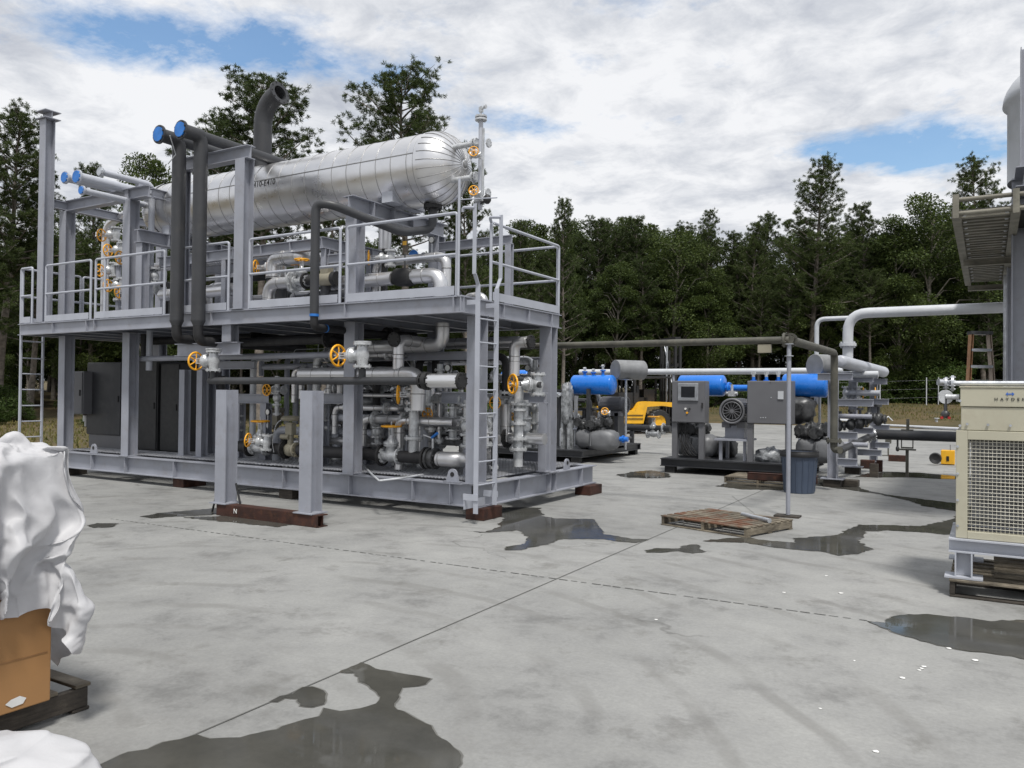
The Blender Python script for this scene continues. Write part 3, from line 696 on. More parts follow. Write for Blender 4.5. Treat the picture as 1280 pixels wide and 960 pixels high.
# ------------------------------------------------------------------ valves (prototypes, pipe along local X, stem along local Z)
def make_valve(name='gate_valve', wheelR=.14, body=SILV, style='gate'):
    r = thing(name, None, 'valve')
    b = MB(); L = .15
    b.lathe((-L, 0, 0), (1, 0, 0), [(0, .07), (L*.5, .075), (L, .095), (L*1.5, .075), (2*L, .07)], 18)
    b.flange((-L, 0, 0), (1, 0, 0), .12, .03, 0, 8); b.flange((L, 0, 0), (1, 0, 0), .12, .03, 0, 8)
    b.lathe((0, 0, .04), (0, 0, 1), [(0, .085), (.09, .075), (.10, .11), (.125, .11)], 18)
    b.build('body', body, r)
    b = MB(); b.flange((0, 0, .185), (0, 0, 1), .11, .03, 0, 6); b.lathe((0, 0, .2), (0, 0, 1), [(0, .085), (.06, .05), (.10, .035)], 14)
    for s_ in (-1, 1): b.box((s_*.035-.008, -.012, .27), (s_*.035+.008, .012, .39))
    b.box((-.045, -.02, .385), (.045, .02, .41)); b.build('bonnet', body, r)
    b = MB(); b.cyl((0, 0, .25), (0, 0, .50), .011, 8); b.build('stem', GALV, r)
    b = MB(); R_ = wheelR; b.torus((0, 0, .43), (0, 0, 1), R_, .016, 26, 7); b.lathe((0, 0, .405), (0, 0, 1), [(0, 0), (0, .03), (.04, .025), (.04, 0)], 12)
    for i in range(6):
        a = i*pi/3; b.tube([(.02*cos(a), .02*sin(a), .425), (R_*.5*cos(a), R_*.5*sin(a), .415), (R_*cos(a), R_*sin(a), .43)], .011, 5)
    b.build('handwheel', ORNG, r)
    return r
VP = make_valve(); _first = [True]
def valve(loc, stem=(-1, 0, 0), pipe=(0, 0, 1), s=1.0, label='', group='valves with orange handwheels'):
    r = VP if _first[0] else copy_tree(VP); _first[0] = False
    z = Vector(stem).normalized(); x = Vector(pipe); x = (x-z*x.dot(z)).normalized(); y = z.cross(x)
    R = Matrix((x, y, z)).transposed(); r.matrix_world = Matrix.Translation(Vector(loc)) @ R.to_4x4() @ Matrix.Scale(s, 4)
    tag(r, label, 'valve', group); return r
# a wheel centre seen in the survey: body sits behind it along the stem
def wvalve(px, py, Y, stem=(-1, 0, 0), pipe=(0, 0, 1), s=1.0, label=''):
    c = PY(px, py, Y); return valve(c-Vector(stem).normalized()*.43*s, stem, pipe, s, label)
# ------------------------------------------------------------------ pipe helper
def pipe(name, label, pts, r, mat, bend=None, flanges=(), seams=None, cat='pipe', group=None, fm=None, fr=1.55, seg=16):
    pts = [Vector(p) for p in pts]; lo = min(pts, key=lambda v: v.z)
    t_ = thing(name, label, cat, tuple(lo), group); b = MB()
    b.tube(pts, r, seg, 0, bend=(r*2.6 if bend is None else bend)); mats = [mat]
    if seams:
        mats.append(SEAM)
        for a, c in zip(pts, pts[1:]):
            L = (c-a).length; d = (c-a)/L if L else Vector((1, 0, 0)); q = r*2.7
            while q < L-r*2.2: b.torus(a+d*q, d, r+.001, .0045, seg, 5, 1); q += seams
        for i in range(1, len(pts)-1):
            a = (pts[i-1]-pts[i]).normalized(); c = (pts[i+1]-pts[i]).normalized()
            for dd in (a, c): b.torus(pts[i]+dd*r*2.6, dd, r+.002, .0065, seg, 5, 1)
    b.build('pipe_run', mats, t_)
    for f in flanges:   # (index, direction, offset)
        i, d = f[0], Vector(f[1]).normalized(); b = MB(); b.flange(pts[i]+d*(f[2] if len(f) > 2 else 0), d, r*fr+.02, .035, 0, 8)
        b.build('flange', fm or SILV, t_)
    return t_
def V(*a): return Vector(a)
X_ = V(1, 0, 0); Y_ = V(0, 1, 0); Z_ = V(0, 0, 1)
# big open exhaust elbow on the vessel
p = PY(328, 205, .95); q = PY(354, 116, .95)
b = MB(); t_ = thing('vent_stack', 'large charcoal pipe with an open flanged elbow rising from the top of the silver vessel', 'vent pipe', (p.x, .95, 5.45))
tp = [V(p.x, .95, 5.45), V(p.x, .95, 6.15), V(p.x+.02, .95, 6.45), V(p.x+.12, .90, 6.68), V(p.x+.30, .80, 6.80)]
b.tube([V(p.x, .95, 5.45), V(p.x, .95, 6.28)], .155, 24); b.build('riser', CHAR, t_)
arc = [V(p.x, .95, 6.28)]
dirh = V(1, -.02, 0).normalized()
for i in range(1, 9):
    a = i/8*radians(82); arc.append(V(p.x, .95, 6.28)+dirh*(.46*(1-cos(a)))+Z_*.48*sin(a))
ed = (arc[-1]-arc[-2]).normalized()
b = MB(); b.tube(arc, .155, 24, caps=False); b.build('elbow', CHAR, t_)
b = MB(); e = arc[-1]
b.lathe(e-ed*.01, ed, [(0, .155), (0, .20), (.04, .20), (.04, .125), (-.10, .125)], 24, sm='auto')
for k in range(10):
    a1 = ed.cross(Z_).normalized(); a2 = ed.cross(a1); aa = 2*pi*k/10; c = e+(a1*cos(aa)+a2*sin(aa))*.175+ed*.03; b.cyl(c-ed*.01, c+ed*.008, .012, 6, 1)
b.build('flange', [CHAR, BLACK], t_)
b = MB(); b.disc(e-ed*.11, ed, .125, .01, 24); b.build('bore', BLACK, t_)
# blue-capped dark headers a and b, their drop pipes
for (cx_, cy_), lab, vx, yend, py_el in (((199, 168), 'left one of the two tall dark pipes with blue end caps', 220, 1.25, 423), ((226, 162), 'right one of the two tall dark pipes with blue end caps', 246, 2.6, 426)):
    c = PY(cx_, cy_, -.98); r = thing('capped_header_pipe', lab, 'pipe', (c.x, -.62, 2.3), 'dark pipes with blue caps')
    b = MB(); b.cyl((c.x, -.96, c.z), (c.x, yend, c.z), .085, 18); b.tube([(c.x, -.96, c.z), (c.x, -.62, c.z)], .105, 18); b.build('header', CHAR, r)
    zb = PY(vx, 400, -.62).z
    b = MB(); b.tube([(c.x, -.90, c.z), (c.x, -.62, c.z), (c.x, -.62, zb)], .105, 20, bend=.28)
    b.lathe((c.x, -.62, zb), (0, 0, -1), [(0, .106), (.02, .106), (.10, .070), (.12, .068)], 20); b.build('riser', CHAR, r)
    zl = PY(vx+10, py_el, -.62).z
    b = MB(); b.tube([(c.x, -.62, zb-.08), (c.x, -.62, zl), (c.x, 1.6, zl)], .075, 18, bend=.2); b.build('insulated_bend', RUBBER, r)
    b = MB(); b.flange((c.x, -.975, c.z), (0, 1, 0), .145, .03, 0, 8); b.build('flange', CHAR, r)
    b = MB(); b.disc((c.x, -1.0, c.z), (0, 1, 0), .112, .018, 24); b.build('blue_cap', BLUEC, r)
    if yend > 2:
        b = MB(); b.tube([(c.x, 2.5, c.z), (c.x, 2.9, c.z), (c.x, 2.9, 4.2)], .085, 14, bend=.2); b.build('down_pipe', CHAR, r)
    else:
        b = MB(); b.tube([(c.x, 1.15, c.z), (c.x, 1.4, c.z), (c.x-.0, 1.4, 5.3)], .085, 14, bend=.15); b.flange((c.x, 1.4, 5.5), (0, 0, 1), .14, .03); b.build('down_pipe', CHAR, r)
# thin sling rope
b = MB(); c = PY(226, 162, -.9); q = PY(210, 205, -.75); b.tube([c+V(-.12, -.1, -.1), (c+q)/2+V(.04, 0, -.12), q], .008, 5); tag(b.build('sling_rope', WHITEP), 'thin pale cord looped between the two blue-capped pipes', 'cord')
# third dark pipe: from the vessel bottom, over, down and back under the deck
a = PY(394, 300, -.58); x3 = a.x; zt = PY(397, 254, -.58).z; zb = PY(394, 409, -.58).z
r = thing('insulated_drain_pipe', 'dark grey pipe with blue tape from the vessel bottom curving down past the deck edge', 'pipe', (x3, -.58, zb))
q1 = PY(503, 291, .40); q2 = PY(541, 286, .95); q3 = PY(541, 262, .95); nx = q2.x
b = MB(); b.tube([(x3, -.58, zb+.15), (x3, -.58, zt), (x3+.22, -.50, zt-.02), q1, (nx, .95, q2.z), (nx, .95, 4.52)], .062, 18, bend=.15); b.build('upper_run', [CHAR], r)
b = MB(); b.tube([(x3, -.58, zb+.16), (x3, -.58, zb), (x3, 1.0, zb)], .055, 16, bend=.16); b.flange((x3, 1.0, zb), (0, 1, 0), .12, .05); b.build('lower_run', RUBBER, r)
b = MB(); b.cyl((x3, -.58, zb+.15), (x3, -.58, zb+.185), .066, 18); b.cyl((x3, -.36, zb), (x3, -.34, zb), .059, 18); b.build('blue_tape', BLUEC, r)
b = MB(); b.flange((nx, .95, 4.44), (0, 0, 1), .14, .06); b.build('flange', BLACK, r)
# left rack of white capped pipes
for cp, ce, rr, lab, cap, down in (((82, 222), (150, 239), .075, 'left blue-capped white pipe over the far end of the deck', BLUEC, 0), ((97, 221), (174, 236), .085, 'upper blue-capped white pipe second from the far left', BLUEC, 0),
                          ((103, 238), (128, 245), .055, 'short low white pipe with a small blue cap at far left', BLUEC, 0), ((126, 215), (190, 233), .055, 'slim white pipe with pale cap bending straight down by the third deck column', GALV, 1)):
    Y0 = -.75 if not down else -.62
    c = PY(*cp, Y0); e = PX(*ce, c.x); r = thing('capped_rack_pipe', lab, 'pipe', (c.x, c.y, c.z), 'white pipes with end caps')
    b = MB()
    if down: b.tube([c, (c.x, e.y, c.z), (c.x, e.y, 2.0)], rr, 14, bend=.14)
    else: b.tube([c, (c.x, max(e.y, .6), c.z)], rr, 14)
    b.build('pipe_run', STEEL2, r)
    b = MB(); b.flange(c, (0, 1, 0), rr*1.5, .03, 0, 8); b.build('flange', STEEL2 if not down else GALV, r)
    b = MB(); b.disc(c-V(0, .025, 0), (0, 1, 0), rr*1.22, .02, 18); b.build('end_cap', cap, r)
    if down:
        for z in (5.2,):
            b = MB(); b.disc((c.x, e.y, z), (0, 0, 1), rr*1.15, .02, 12); b.build('clamp', GALV, r)
    b = MB(); b.box((c.x-.05, .06, 5.265), (c.x+.05, .16, c.z-rr+.01)); b.build('shoe', STEEL, r)
# level gauge column at the right head
g0 = PY(600, 262, .75); g1 = PY(600, 148, .75); gt = PY(600, 133, .75)
r = thing('level_gauge', 'slim flanged level gauge column standing beside the domed vessel end', 'level gauge', tuple(g0))
gx = g0.x
b = MB(); b.cyl((gx, .75, g0.z), (gx, .75, g1.z), .032, 12); b.build('chamber', STEEL2, r)
b = MB(); b.box((gx+.035, .735, g0.z+.2), (gx+.055, .765, g1.z-.15)); b.build('indicator', SILV, r)
for z in (g0.z+.12, g1.z-.02): 
    for z_f in (z, z+.04): b = MB(); b.flange((gx, .75, z_f), (0, 0, 1), .085, .025); b.build('flange', SILV, r)
b = MB(); b.cyl((gx, .75, g1.z), (gx, .75, gt.z), .014, 8); b.cbox((gx, .75, gt.z-.05), (.05, .05, .07)); b.tube([(gx, .75, gt.z-.05), (gx+.1, .7, gt.z-.04)], .014, 6); b.disc((gx+.1, .7, gt.z-.04), (1, 0, 0), .03, .03, 8); b.build('vent_valve', SILV, r)
for py in (180, 242):
    z = PY(600, py, .75).z; b = MB(); b.cyl((-.6, .77, z), (gx, .75, z), .03, 10); b.flange((-.40, .77, z), (1, 0, 0), .065, .02); b.build('side_arm', SILV, r)
b = MB(); q = PY(609, 249, .65); b.blob(q, (.06, .05, .07), 12, 8, .05); b.cyl((gx, .75, q.z-.03), q, .015, 6); b.build('transmitter', BLACK, r)
wvalve(592, 189, .42, (.42, -.9, 0), (1, 0, 0), .46, 'small orange-wheeled valve at the upper arm of the level gauge')
wvalve(592, 238, .42, (.42, -.9, 0), (1, 0, 0), .46, 'small orange-wheeled valve at the lower arm of the level gauge')
# conduit post on the handrail
p0 = PY(571, 300, -.43); b = MB(); b.cyl((p0.x+.03, -.43, ZT), (p0.x+.03, -.43, PY(571, 224, -.43).z), .018, 8); b.cyl((p0.x+.03, -.43, PY(571, 250, -.43).z), (p0.x+.55, -.36, PY(571, 250, -.43).z-.02), .008, 6)
tag(b.build('conduit_post', RAILM), 'thin grey conduit post rising above the handrail near the ladder', 'conduit')

# ------------------------------------------------------------------ upper deck piping
def HX(x0, x1, y, Y, dz=0):
    a = PY(x0, y, Y); c = PY(x1, y, Y); z = PY((x0+x1)/2, y, Y).z+dz; return V(a.x, Y, z), V(c.x, Y, z)
a, c = HX(176, 352, 326, 1.0); c.z = a.z = PY(250, 328, 1.0).z
pipe('clad_pipe', 'bright silver pipe along the upper deck ending in a fat elbow behind the mid column', [a, c, V(c.x, 1.0, c.z-.4)], .085, ALUB, seams=.6)
a, c = HX(225, 305, 364, .7)
pipe('clad_pipe', 'thick silver pipe lying low on the upper deck behind the dark risers', [V(a.x-.5, .7, a.z), c, V(c.x, .7, c.z-.5)], .11, ALUB, seams=.5)
a, c = HX(342, 372, 322, .62)
pipe('clad_tee', 'rounded silver clad bend above the horizontal orange handwheel', [V(a.x, .62, a.z-.30), a, V(c.x+.05, .62, a.z), V(c.x+.05, 1.5, a.z)], .125, ALUB, bend=.16, seams=.5)
a, c = HX(336, 366, 354, .45)
pipe('clad_pipe', 'silver mitred elbow pipe feeding the flanged valve on the upper deck', [V(a.x, .45, ZT+.02), V(a.x, .45, a.z), V(c.x, .45, a.z)], .10, ALU, bend=.2, seams=.3, flanges=[(2, X_, .02)])
zq = a.z
a2 = PY(370, 354, .45); valve((a2.x+.12, .45, zq), (0, 0, 1), (1, 0, 0), .8, 'upright silver valve on the upper deck between silver elbow and black coupling')
b_, d_ = HX(384, 402, 354, .45, 0); pipe('black_coupling', 'short black pipe piece right of the silver valve on the upper deck', [V(b_.x, .45, zq), V(d_.x, .45, zq)], .07, BLACK, flanges=[(0, X_, -.02)], fm=BLACK)
b_, d_ = HX(402, 424, 354, .45, 0)
r = thing('control_valve', 'tan control valve behind the dark vertical pipe on the upper deck', 'valve', (b_.x+.1, .45, zq-.1))
b = MB(); b.cyl((b_.x, .45, zq), (d_.x-.12, .45, zq), .10, 16); b.cbox(((b_.x+d_.x)/2-.08, .45, zq+.12), (.16, .12, .16)); b.build('body', TAN, r); b = MB(); b.disc((d_.x-.08, .45, zq), (1, 0, 0), .11, .08); b.build('flange', BLACK, r)
a, c = HX(440, 492, 350, .7)
pipe('clad_pipe', 'silver pipe with black end right of the thick grey column on the upper deck', [V(a.x-.6, .7, a.z), c], .105, ALU, seams=.45)
b_, d_ = HX(493, 519, 350, .7); z7 = a.z
r = thing('wrapped_valve', 'black wrapped valve body between two silver pipes near the ladder end of the deck', 'valve', (b_.x, .7, z7))
b = MB(); b.blob(((b_.x+d_.x)/2, .7, z7), ((d_.x-b_.x)*.55, .13, .13), 20, 12, .15, 4, sq=.6); b.build('body', BLACK, r); b = MB(); b.cyl(((b_.x+d_.x)/2, .7, z7), ((b_.x+d_.x)/2, .7, z7+.35), .015, 6); b.build('stem', DARKM, r)
a, c = HX(517, 551, 348, .7)
pipe('clad_elbow', 'shiny silver elbow dropping through the deck close to the ladder', [V(a.x, .7, z7), V(c.x, .7, z7), V(c.x, .7, ZT+.013)], .11, ALUB, bend=.2, seams=.3)
p = PY(481, 312, .9); pt = PY(481, 284, .9)
r = thing('filter_pot', 'upright silver canister above a flanged valve under the vessel end', 'filter', (p.x, .9, p.z))
b = MB(); b.lathe((p.x, .9, p.z), (0, 0, 1), [(0, .0), (0, .10), (.36, .10), (.40, .06), (.40, 0)], 20, sm='auto'); b.build('canister', ALU, r)
b = MB(); b.cyl((p.x, .9, p.z-.12), (p.x, .9, p.z), .045, 12); b.flange((p.x, .9, p.z-.08), (0, 0, 1), .10, .03); b.flange((p.x, .9, p.z-.2), (0, 0, 1), .12, .04); b.cyl((p.x, .9, ZT), (p.x, .9, p.z-.2), .05, 12); b.build('flange', DARKM, r)
wvalve(461, 322, .6, (-.8, -.6, 0), (0, 0, 1), .75, 'orange-wheeled valve just right of the thick grey column on the upper deck')
wvalve(320, 334, .5, (-.9, -.4, 0), (0, 0, 1), .8, 'orange-wheeled valve right of the tall mid-deck column')
wvalve(370, 330, 1.0, (0, 0, 1), (1, 0, 0), .85, 'valve with a flat-lying orange wheel beneath the rounded silver bend')
r = PY(517, 318, 1.1); b = MB(); b.torus(r, (.5, -.8, 0), .06, .012, 16, 6); b.cyl(r, r+V(.0, .2, 0), .02, 8); b.disc(r, (.5, -.8, 0), .05, .01); tag(b.build('blue_handwheel', BLUEC), 'small round blue handwheel above the black wrapped valve', 'handwheel')
b = MB(); q = PY(506, 304, .9); b.box((q.x-.035, .89, q.z-.03), (q.x+.035, .90, q.z+.03)); tag(b.build('yellow_tag', YELL), 'tiny yellow tag hanging right of the silver canister', 'tag')
# left cluster on the deck
LC = [(127, 294, 'topmost'), (135, 313, 'second from the top'), (150, 322, 'nearest the deck column'), (125, 338, 'leftmost at mid height'), (135, 357, 'lower left'), (149, 365, 'lowest of all')]
for i, (px, py, w_) in enumerate(LC):
    wvalve(px, py, .9 if i != 2 else .5, (-1, -.25, 0), (0, 0, 1), .85, 'orange-wheeled valve in the stacked manifold at the left end, '+w_)
for i, (px, x1) in enumerate(((141, 141), (150, 150))):
    q = PY(px, 330, 1.0); pipe('manifold_riser', 'silver-grey manifold upright '+('left' if i == 0 else 'right')+' of the pair behind the orange wheels', [(q.x+.2, 1.0, ZT+.02), (q.x+.2, 1.0, 4.6)], .05, STEEL, flanges=[(0, Z_, .3), (0, Z_, .55), (0, Z_, .95), (0, Z_, 1.25)], group='manifold uprights')
q = PY(136, 282, 1.2); pipe('manifold_bend', 'pale curved pipe under the far dome of the vessel', [(q.x-.1, 1.2, ZT+.1), (q.x-.1, 1.2, q.z), (q.x+.8, 1.2, q.z+.25)], .08, ALU, bend=.25)
wvalve(174, 359, .6, (-.8, -.5, 0), (0, 0, 1), .75, 'orange-wheeled valve right of the left deck column')
wvalve(195, 328, .4, (0, 0, 1), (0, 0, 1), .85, 'valve with flat-lying orange wheel on a white upright left of the dark risers')
q = PY(193, 345, .35); r_ = thing('globe_valve', 'silver flanged valve body in the white upright pipe below the flat orange wheel', 'valve', (q.x, .35, q.z))
b = MB(); b.blob((q.x, .35, q.z), (.08, .08, .1), 14, 10, .05); b.build('body', SILV, r_)
for z in (-.13, .13): b = MB(); b.flange((q.x, .35, q.z+z), (0, 0, 1), .11, .03); b.build('flange', SILV, r_)
b = MB(); q = PY(182, 375, .8); pipe('black_riser', 'short black insulated riser beside the left deck column', [(q.x, .8, 2.2), (q.x, .8, 3.45)], .075, RUBBER)
# ------------------------------------------------------------------ lower level piping
Y1 = -.62
a, c = HX(262, 532, 476, Y1); zf = PY(400, 476, Y1).z; a.z = c.z = zf
r = thing('front_header_pipe', 'long straight dark pipe along the front of the skid at head height', 'pipe', tuple(a))
b = MB(); b.tube([a, c], .052, 16); b.build('pipe_run', CHAR, r)
for i, (px, py0, w_) in enumerate(((267, 451, 'left'), (453, 444, 'right'))):
    q = PY(px, py0, Y1)
    b = MB(); b.cyl((q.x, Y1, zf), (q.x, Y1, q.z-.15), .05, 14); b.build('branch', CHAR, r)
    valve((q.x, Y1, q.z), (-1, 0, 0), (0, 0, 1), 1.0 if i else .95, 'orange-wheeled silver valve standing on the '+w_+' branch of the front header pipe')
    b = MB(); b.disc((q.x, Y1, q.z+.175), (0, 0, 1), .12, .018); b.build('blind_flange', SILV, r)
b = MB(); b.tube([a, a-V(.0, 0, 0)+V(0, .0, -.0), a+V(0, .5, 0)], .05, 14, bend=.02); b.build('end_branch', CHAR, r)
b = MB(); b.flange(c+V(.02, 0, 0), X_, .115, .06); b.flange(c+V(-.06, 0, 0), X_, .1, .03); b.build('flange', BLACK, r)
a, c = HX(537, 574, 477, Y1); pipe('clad_spool', 'silver clad pipe piece continuing the front header pipe towards the ladder', [V(a.x, Y1, zf), V(c.x, Y1, zf)], .092, ALUB, seams=.2, flanges=[(1, X_, .03)], fm=BLACK, fr=.95)
a, c = HX(452, 523, 468, .15); z = a.z
pipe('clad_pipe', 'silver clad pipe with rounded end beneath the black reducer, behind the front header', [V(a.x-1.2, .15, z), V(c.x, .15, z), V(c.x, .15, z-.5)], .105, ALU, bend=.16, seams=.4)
q = PY(498, 448, .15); pipe('clad_riser', 'short upright silver clad riser with black flange under the deck', [(q.x, .15, z), (q.x, .15, PY(498, 425, .15).z), (q.x, .9, PY(498, 425, .15).z)], .08, ALU, bend=.12, seams=.2, flanges=[(1, Y_, -.1)], fm=BLACK, fr=1.05)
a, c = HX(500, 553, 432, .7)
pipe('clad_pipe', 'silver clad pipe just under the deck joining the big elbow from above', [V(a.x-.7, .7, a.z), V(c.x, .7, a.z), V(c.x, .7, 2.66)], .10, ALU, bend=.16, seams=.35)
a, c = HX(557, 683, 428, 1.6); z = PY(590, 429, 1.6).z
pipe('clad_pipe', 'bright silver pipe under the deck passing behind the ladder', [V(a.x, 1.6, z), V(-.35, 1.6, z)], .085, ALUB, seams=.6)
q = PY(643, 450, 1.2); zq = PY(643, 428, 1.2).z
pipe('clad_riser', 'upright silver clad pipe right of the ladder with a black flange on top', [(q.x, 1.2, PY(643, 470, 1.2).z), (q.x, 1.2, zq), (q.x+.25, 1.2, zq)], .078, ALU, bend=.12, seams=.25, flanges=[(2, X_, .02)], fm=BLACK, fr=1.05)
wvalve(641, 480, .95, (-.5, -.85, 0), (0, 0, 1), .95, 'orange-wheeled valve right of the ladder')
pipe('flanged_spool', 'stack of silver flanged fittings below the orange wheel right of the ladder', [(q.x+.05, 1.25, .6), (q.x+.05, 1.25, PY(643, 478, 1.2).z)], .07, SILV, flanges=[(0, Z_, .25), (0, Z_, .4), (0, Z_, .62), (0, Z_, .82), (0, Z_, .9)], seg=16)
a, c = HX(648, 676, 481, 1.25); pipe('dark_branch_pipe', 'short charcoal pipe end right of the orange wheel by the ladder', [a, c], .045, CHAR)
a, c = HX(637, 672, 548, 1.4); pipe('clad_pipe', 'silver clad pipe at knee height between ladder and right column', [a, c+V(.12, 0, .0)], .085, ALUB, seams=.25, flanges=[(0, X_, -.04)], fm=BLACK)
a, c = HX(590, 632, 551, 1.4); pipe('clad_pipe', 'grey silver tee piece at knee height just behind the ladder', [V(a.x-.3, 1.4, a.z), c, ], .10, ALU, seams=.4); pipe('clad_riser', 'short upright silver elbow behind the ladder at knee height', [c, c+V(0, 0, .55)], .085, ALU, seams=.25)
# knee height dark line with gate valves
Y2 = .38; zk = PY(380, 563, Y2).z
def xk(px, y=Y2): return PY(px, 560, y).x
for x0, x1, lab in ((293, 313, 'short black insulated pipe stub at knee height left of the silver valve'), (337, 357, 'black insulated pipe piece at knee height between silver and tan valves'), (374, 478, 'long black insulated pipe at knee height behind the right free post'), (501, 533, 'black insulated pipe at knee height between the two silver valves before the ladder')):
    pipe('insulated_pipe', lab, [(xk(x0), Y2, zk), (xk(x1), Y2, zk)], .088, RUBBER, flanges=[(1, X_, 0)], fm=BLACK)
v1 = valve((xk(325), Y2, zk), (0, 0, 1), (1, 0, 0), 1.0, 'knee-height valve with flat orange wheel between the two free posts')
v2 = valve((xk(489), Y2, zk), (0, 0, 1), (1, 0, 0), 1.0, 'knee-height valve with flat orange wheel right of the right free post')
wvalve(310, 550, .1, (-.9, -.35, .1), (0, 0, 1), .75, 'small orange wheel low between the free posts, left one')
wvalve(498, 493, .2, (-.85, -.5, 0), (0, 0, 1), .9, 'orange-wheeled valve below the silver clad bend, left of the ladder')
q = PY(515, 500, .35); pipe('flanged_spool', 'upright silver fittings stack left of the ladder under the clad bend', [(q.x, .4, .75), (q.x, .4, 1.9)], .075, SILV, flanges=[(0, Z_, .75), (0, Z_, .66), (0, Z_, .25), (0, Z_, .95)])
b = MB(); q = PY(516, 548, .5); r = thing('strainer', 'round silver barrel-shaped strainer at knee height left of the ladder', 'strainer', (q.x, .75, q.z-.3)); b.lathe((q.x, .75, q.z-.2), (0, 0, 1), [(0, 0), (0, .13), (.38, .13), (.42, .10), (.42, 0)], 20, sm='auto'); b.torus((q.x, .75, q.z-.05), Z_, .131, .006, 20, 5, 1); b.torus((q.x, .75, q.z+.12), Z_, .131, .006, 20, 5, 1); b.build('barrel', [ALU, SEAM], r)
# butterfly valve
q = xk(541); r = thing('butterfly_valve', 'dark flanged butterfly valve with a blue-tipped lever at knee height', 'valve', (q, Y2, zk))
b = MB(); b.flange((q-.05, Y2, zk), X_, .15, .035); b.flange((q+.05, Y2, zk), X_, .15, .035); b.cyl((q-.05, Y2, zk), (q+.05, Y2, zk), .13, 18); b.build('body', DARKM, r)
b = MB(); b.cyl((q, Y2, zk), (q, Y2, zk+.28), .018, 8); b.tube([(q, Y2, zk+.28), (q-.13, Y2-.05, zk+.33)], .012, 6); b.build('lever', SILV, r)
b = MB(); b.tube([(q-.02, Y2, zk+.29), (q+.12, Y2-.06, zk+.36)], .02, 8); b.build('grip', BLUEC, r)
pipe('clad_pipe', 'silver clad pipe right of the butterfly valve at knee height', [(q+.1, Y2, zk), (q+.42, Y2, zk), (q+.42, Y2+.9, zk)], .105, ALU, bend=.15, seams=.2)
a, c = HX(499, 568, 527, .5); pipe('clad_pipe', 'slender silver pipe at waist height turning down left of the ladder', [V(a.x, .5, zk-.2), V(a.x, .5, a.z), V(c.x, .5, a.z)], .068, ALUB, bend=.12, seams=.4)
a, c = HX(398, 474, 552, .75); pipe('clad_pipe', 'silver pipe low behind the right free post', [a, c], .07, ALU, seams=.4)
for k, (px, y0_, y1_, Y, rr) in enumerate(((300, 500, 552, .8, .045), (346, 470, 520, .7, .04), (386, 515, 556, .6, .05), (409, 505, 548, .8, .06), (421, 500, 540, 1.0, .04), (446, 508, 552, .9, .055), (472, 520, 556, .7, .06), (533, 500, 548, .9, .06), (549, 455, 530, 1.1, .045), (566, 505, 550, .7, .06), (583, 500, 560, .5, .05), (655, 500, 560, 1.5, .06), (668, 450, 560, 2.2, .045))):
    a = PY(px, y0_, Y); c = PY(px, y1_, Y); L_ = a.z-c.z; t_ = thing('flanged_spool', 'one of the upright silver flanged spools standing close together in the lower deck piping', 'pipe spool', tuple(c), 'upright silver spools in the lower deck')
    b = MB(); b.cyl((c.x, Y, c.z), (c.x, Y, a.z), rr, 14); b.blob((c.x, Y, c.z+L_*.45), (rr*1.7, rr*1.7, rr*1.9), 14, 10, .05); b.build('pipe_run', SILV, t_)
    for f in (.05, .28, .62, .9): b = MB(); b.flange((c.x, Y, c.z+L_*f), Z_, rr*1.9, .022); b.build('flange', SILV, t_)
rq = random.Random(44)
for k in range(18):
    Y = rq.uniform(.55, 1.4); z = rq.uniform(.85, 2.3); xa_ = rq.uniform(-4.4, -1.6); xb_ = min(xa_+rq.uniform(.5, 1.3), -.4)
    pipe('process_pipe', 'one of the tangled small pipes deep inside the lower level of the skid', [(xa_, Y, max(.52, z-rq.uniform(.3, .9))), (xa_, Y, z), (xb_, Y, z), (xb_, Y+.3, z)], rq.uniform(.035, .07), rq.choice((ALU, ALUB, SILV)), group='tangled pipes deep inside the skid', seams=.35, flanges=[(1, X_, .25), (2, X_, -.2)])
# tan control valves
for k, (px, Y) in enumerate(((363, .38), (345, 1.1))):
    x = PY(px, 560, Y).x; z = zk if k == 0 else zk+.1
    r = thing('control_valve', ('tan control valve with a round actuator on the knee-height pipe between the free posts', 'tan control valve farther back between the free posts')[k], 'valve', (x, Y, z-.1), 'tan control valves')
    b = MB(); b.blob((x, Y, z), (.11, .10, .11), 16, 10, .08); b.flange((x-.13, Y, z), X_, .12, .03); b.flange((x+.13, Y, z), X_, .12, .03); b.build('body', TAN, r)
    b = MB(); b.cyl((x, Y, z), (x, Y, z+.25), .05, 12); b.cbox((x, Y, z+.33), (.14, .1, .2)); b.cyl((x-.15, Y-.05, z+.2), (x+.02, Y-.05, z+.2), .04, 12); b.build('yoke', TAN, r)
    b = MB(); b.lathe((x, Y, z+.45), Z_, [(0, 0), (0, .12), (.03, .155), (.05, .155), (.08, .12), (.09, 0)], 22, sm='auto'); b.build('actuator', TAN, r)
    b = MB(); b.tube([(x-.02, Y-.1, z+.5), (x-.2, Y-.12, z+.42), (x-.28, Y-.12, z+.1), (x-.26, Y-.1, z-.05)], .007, 5, bend=.1); b.build('tubing', GALV, r)
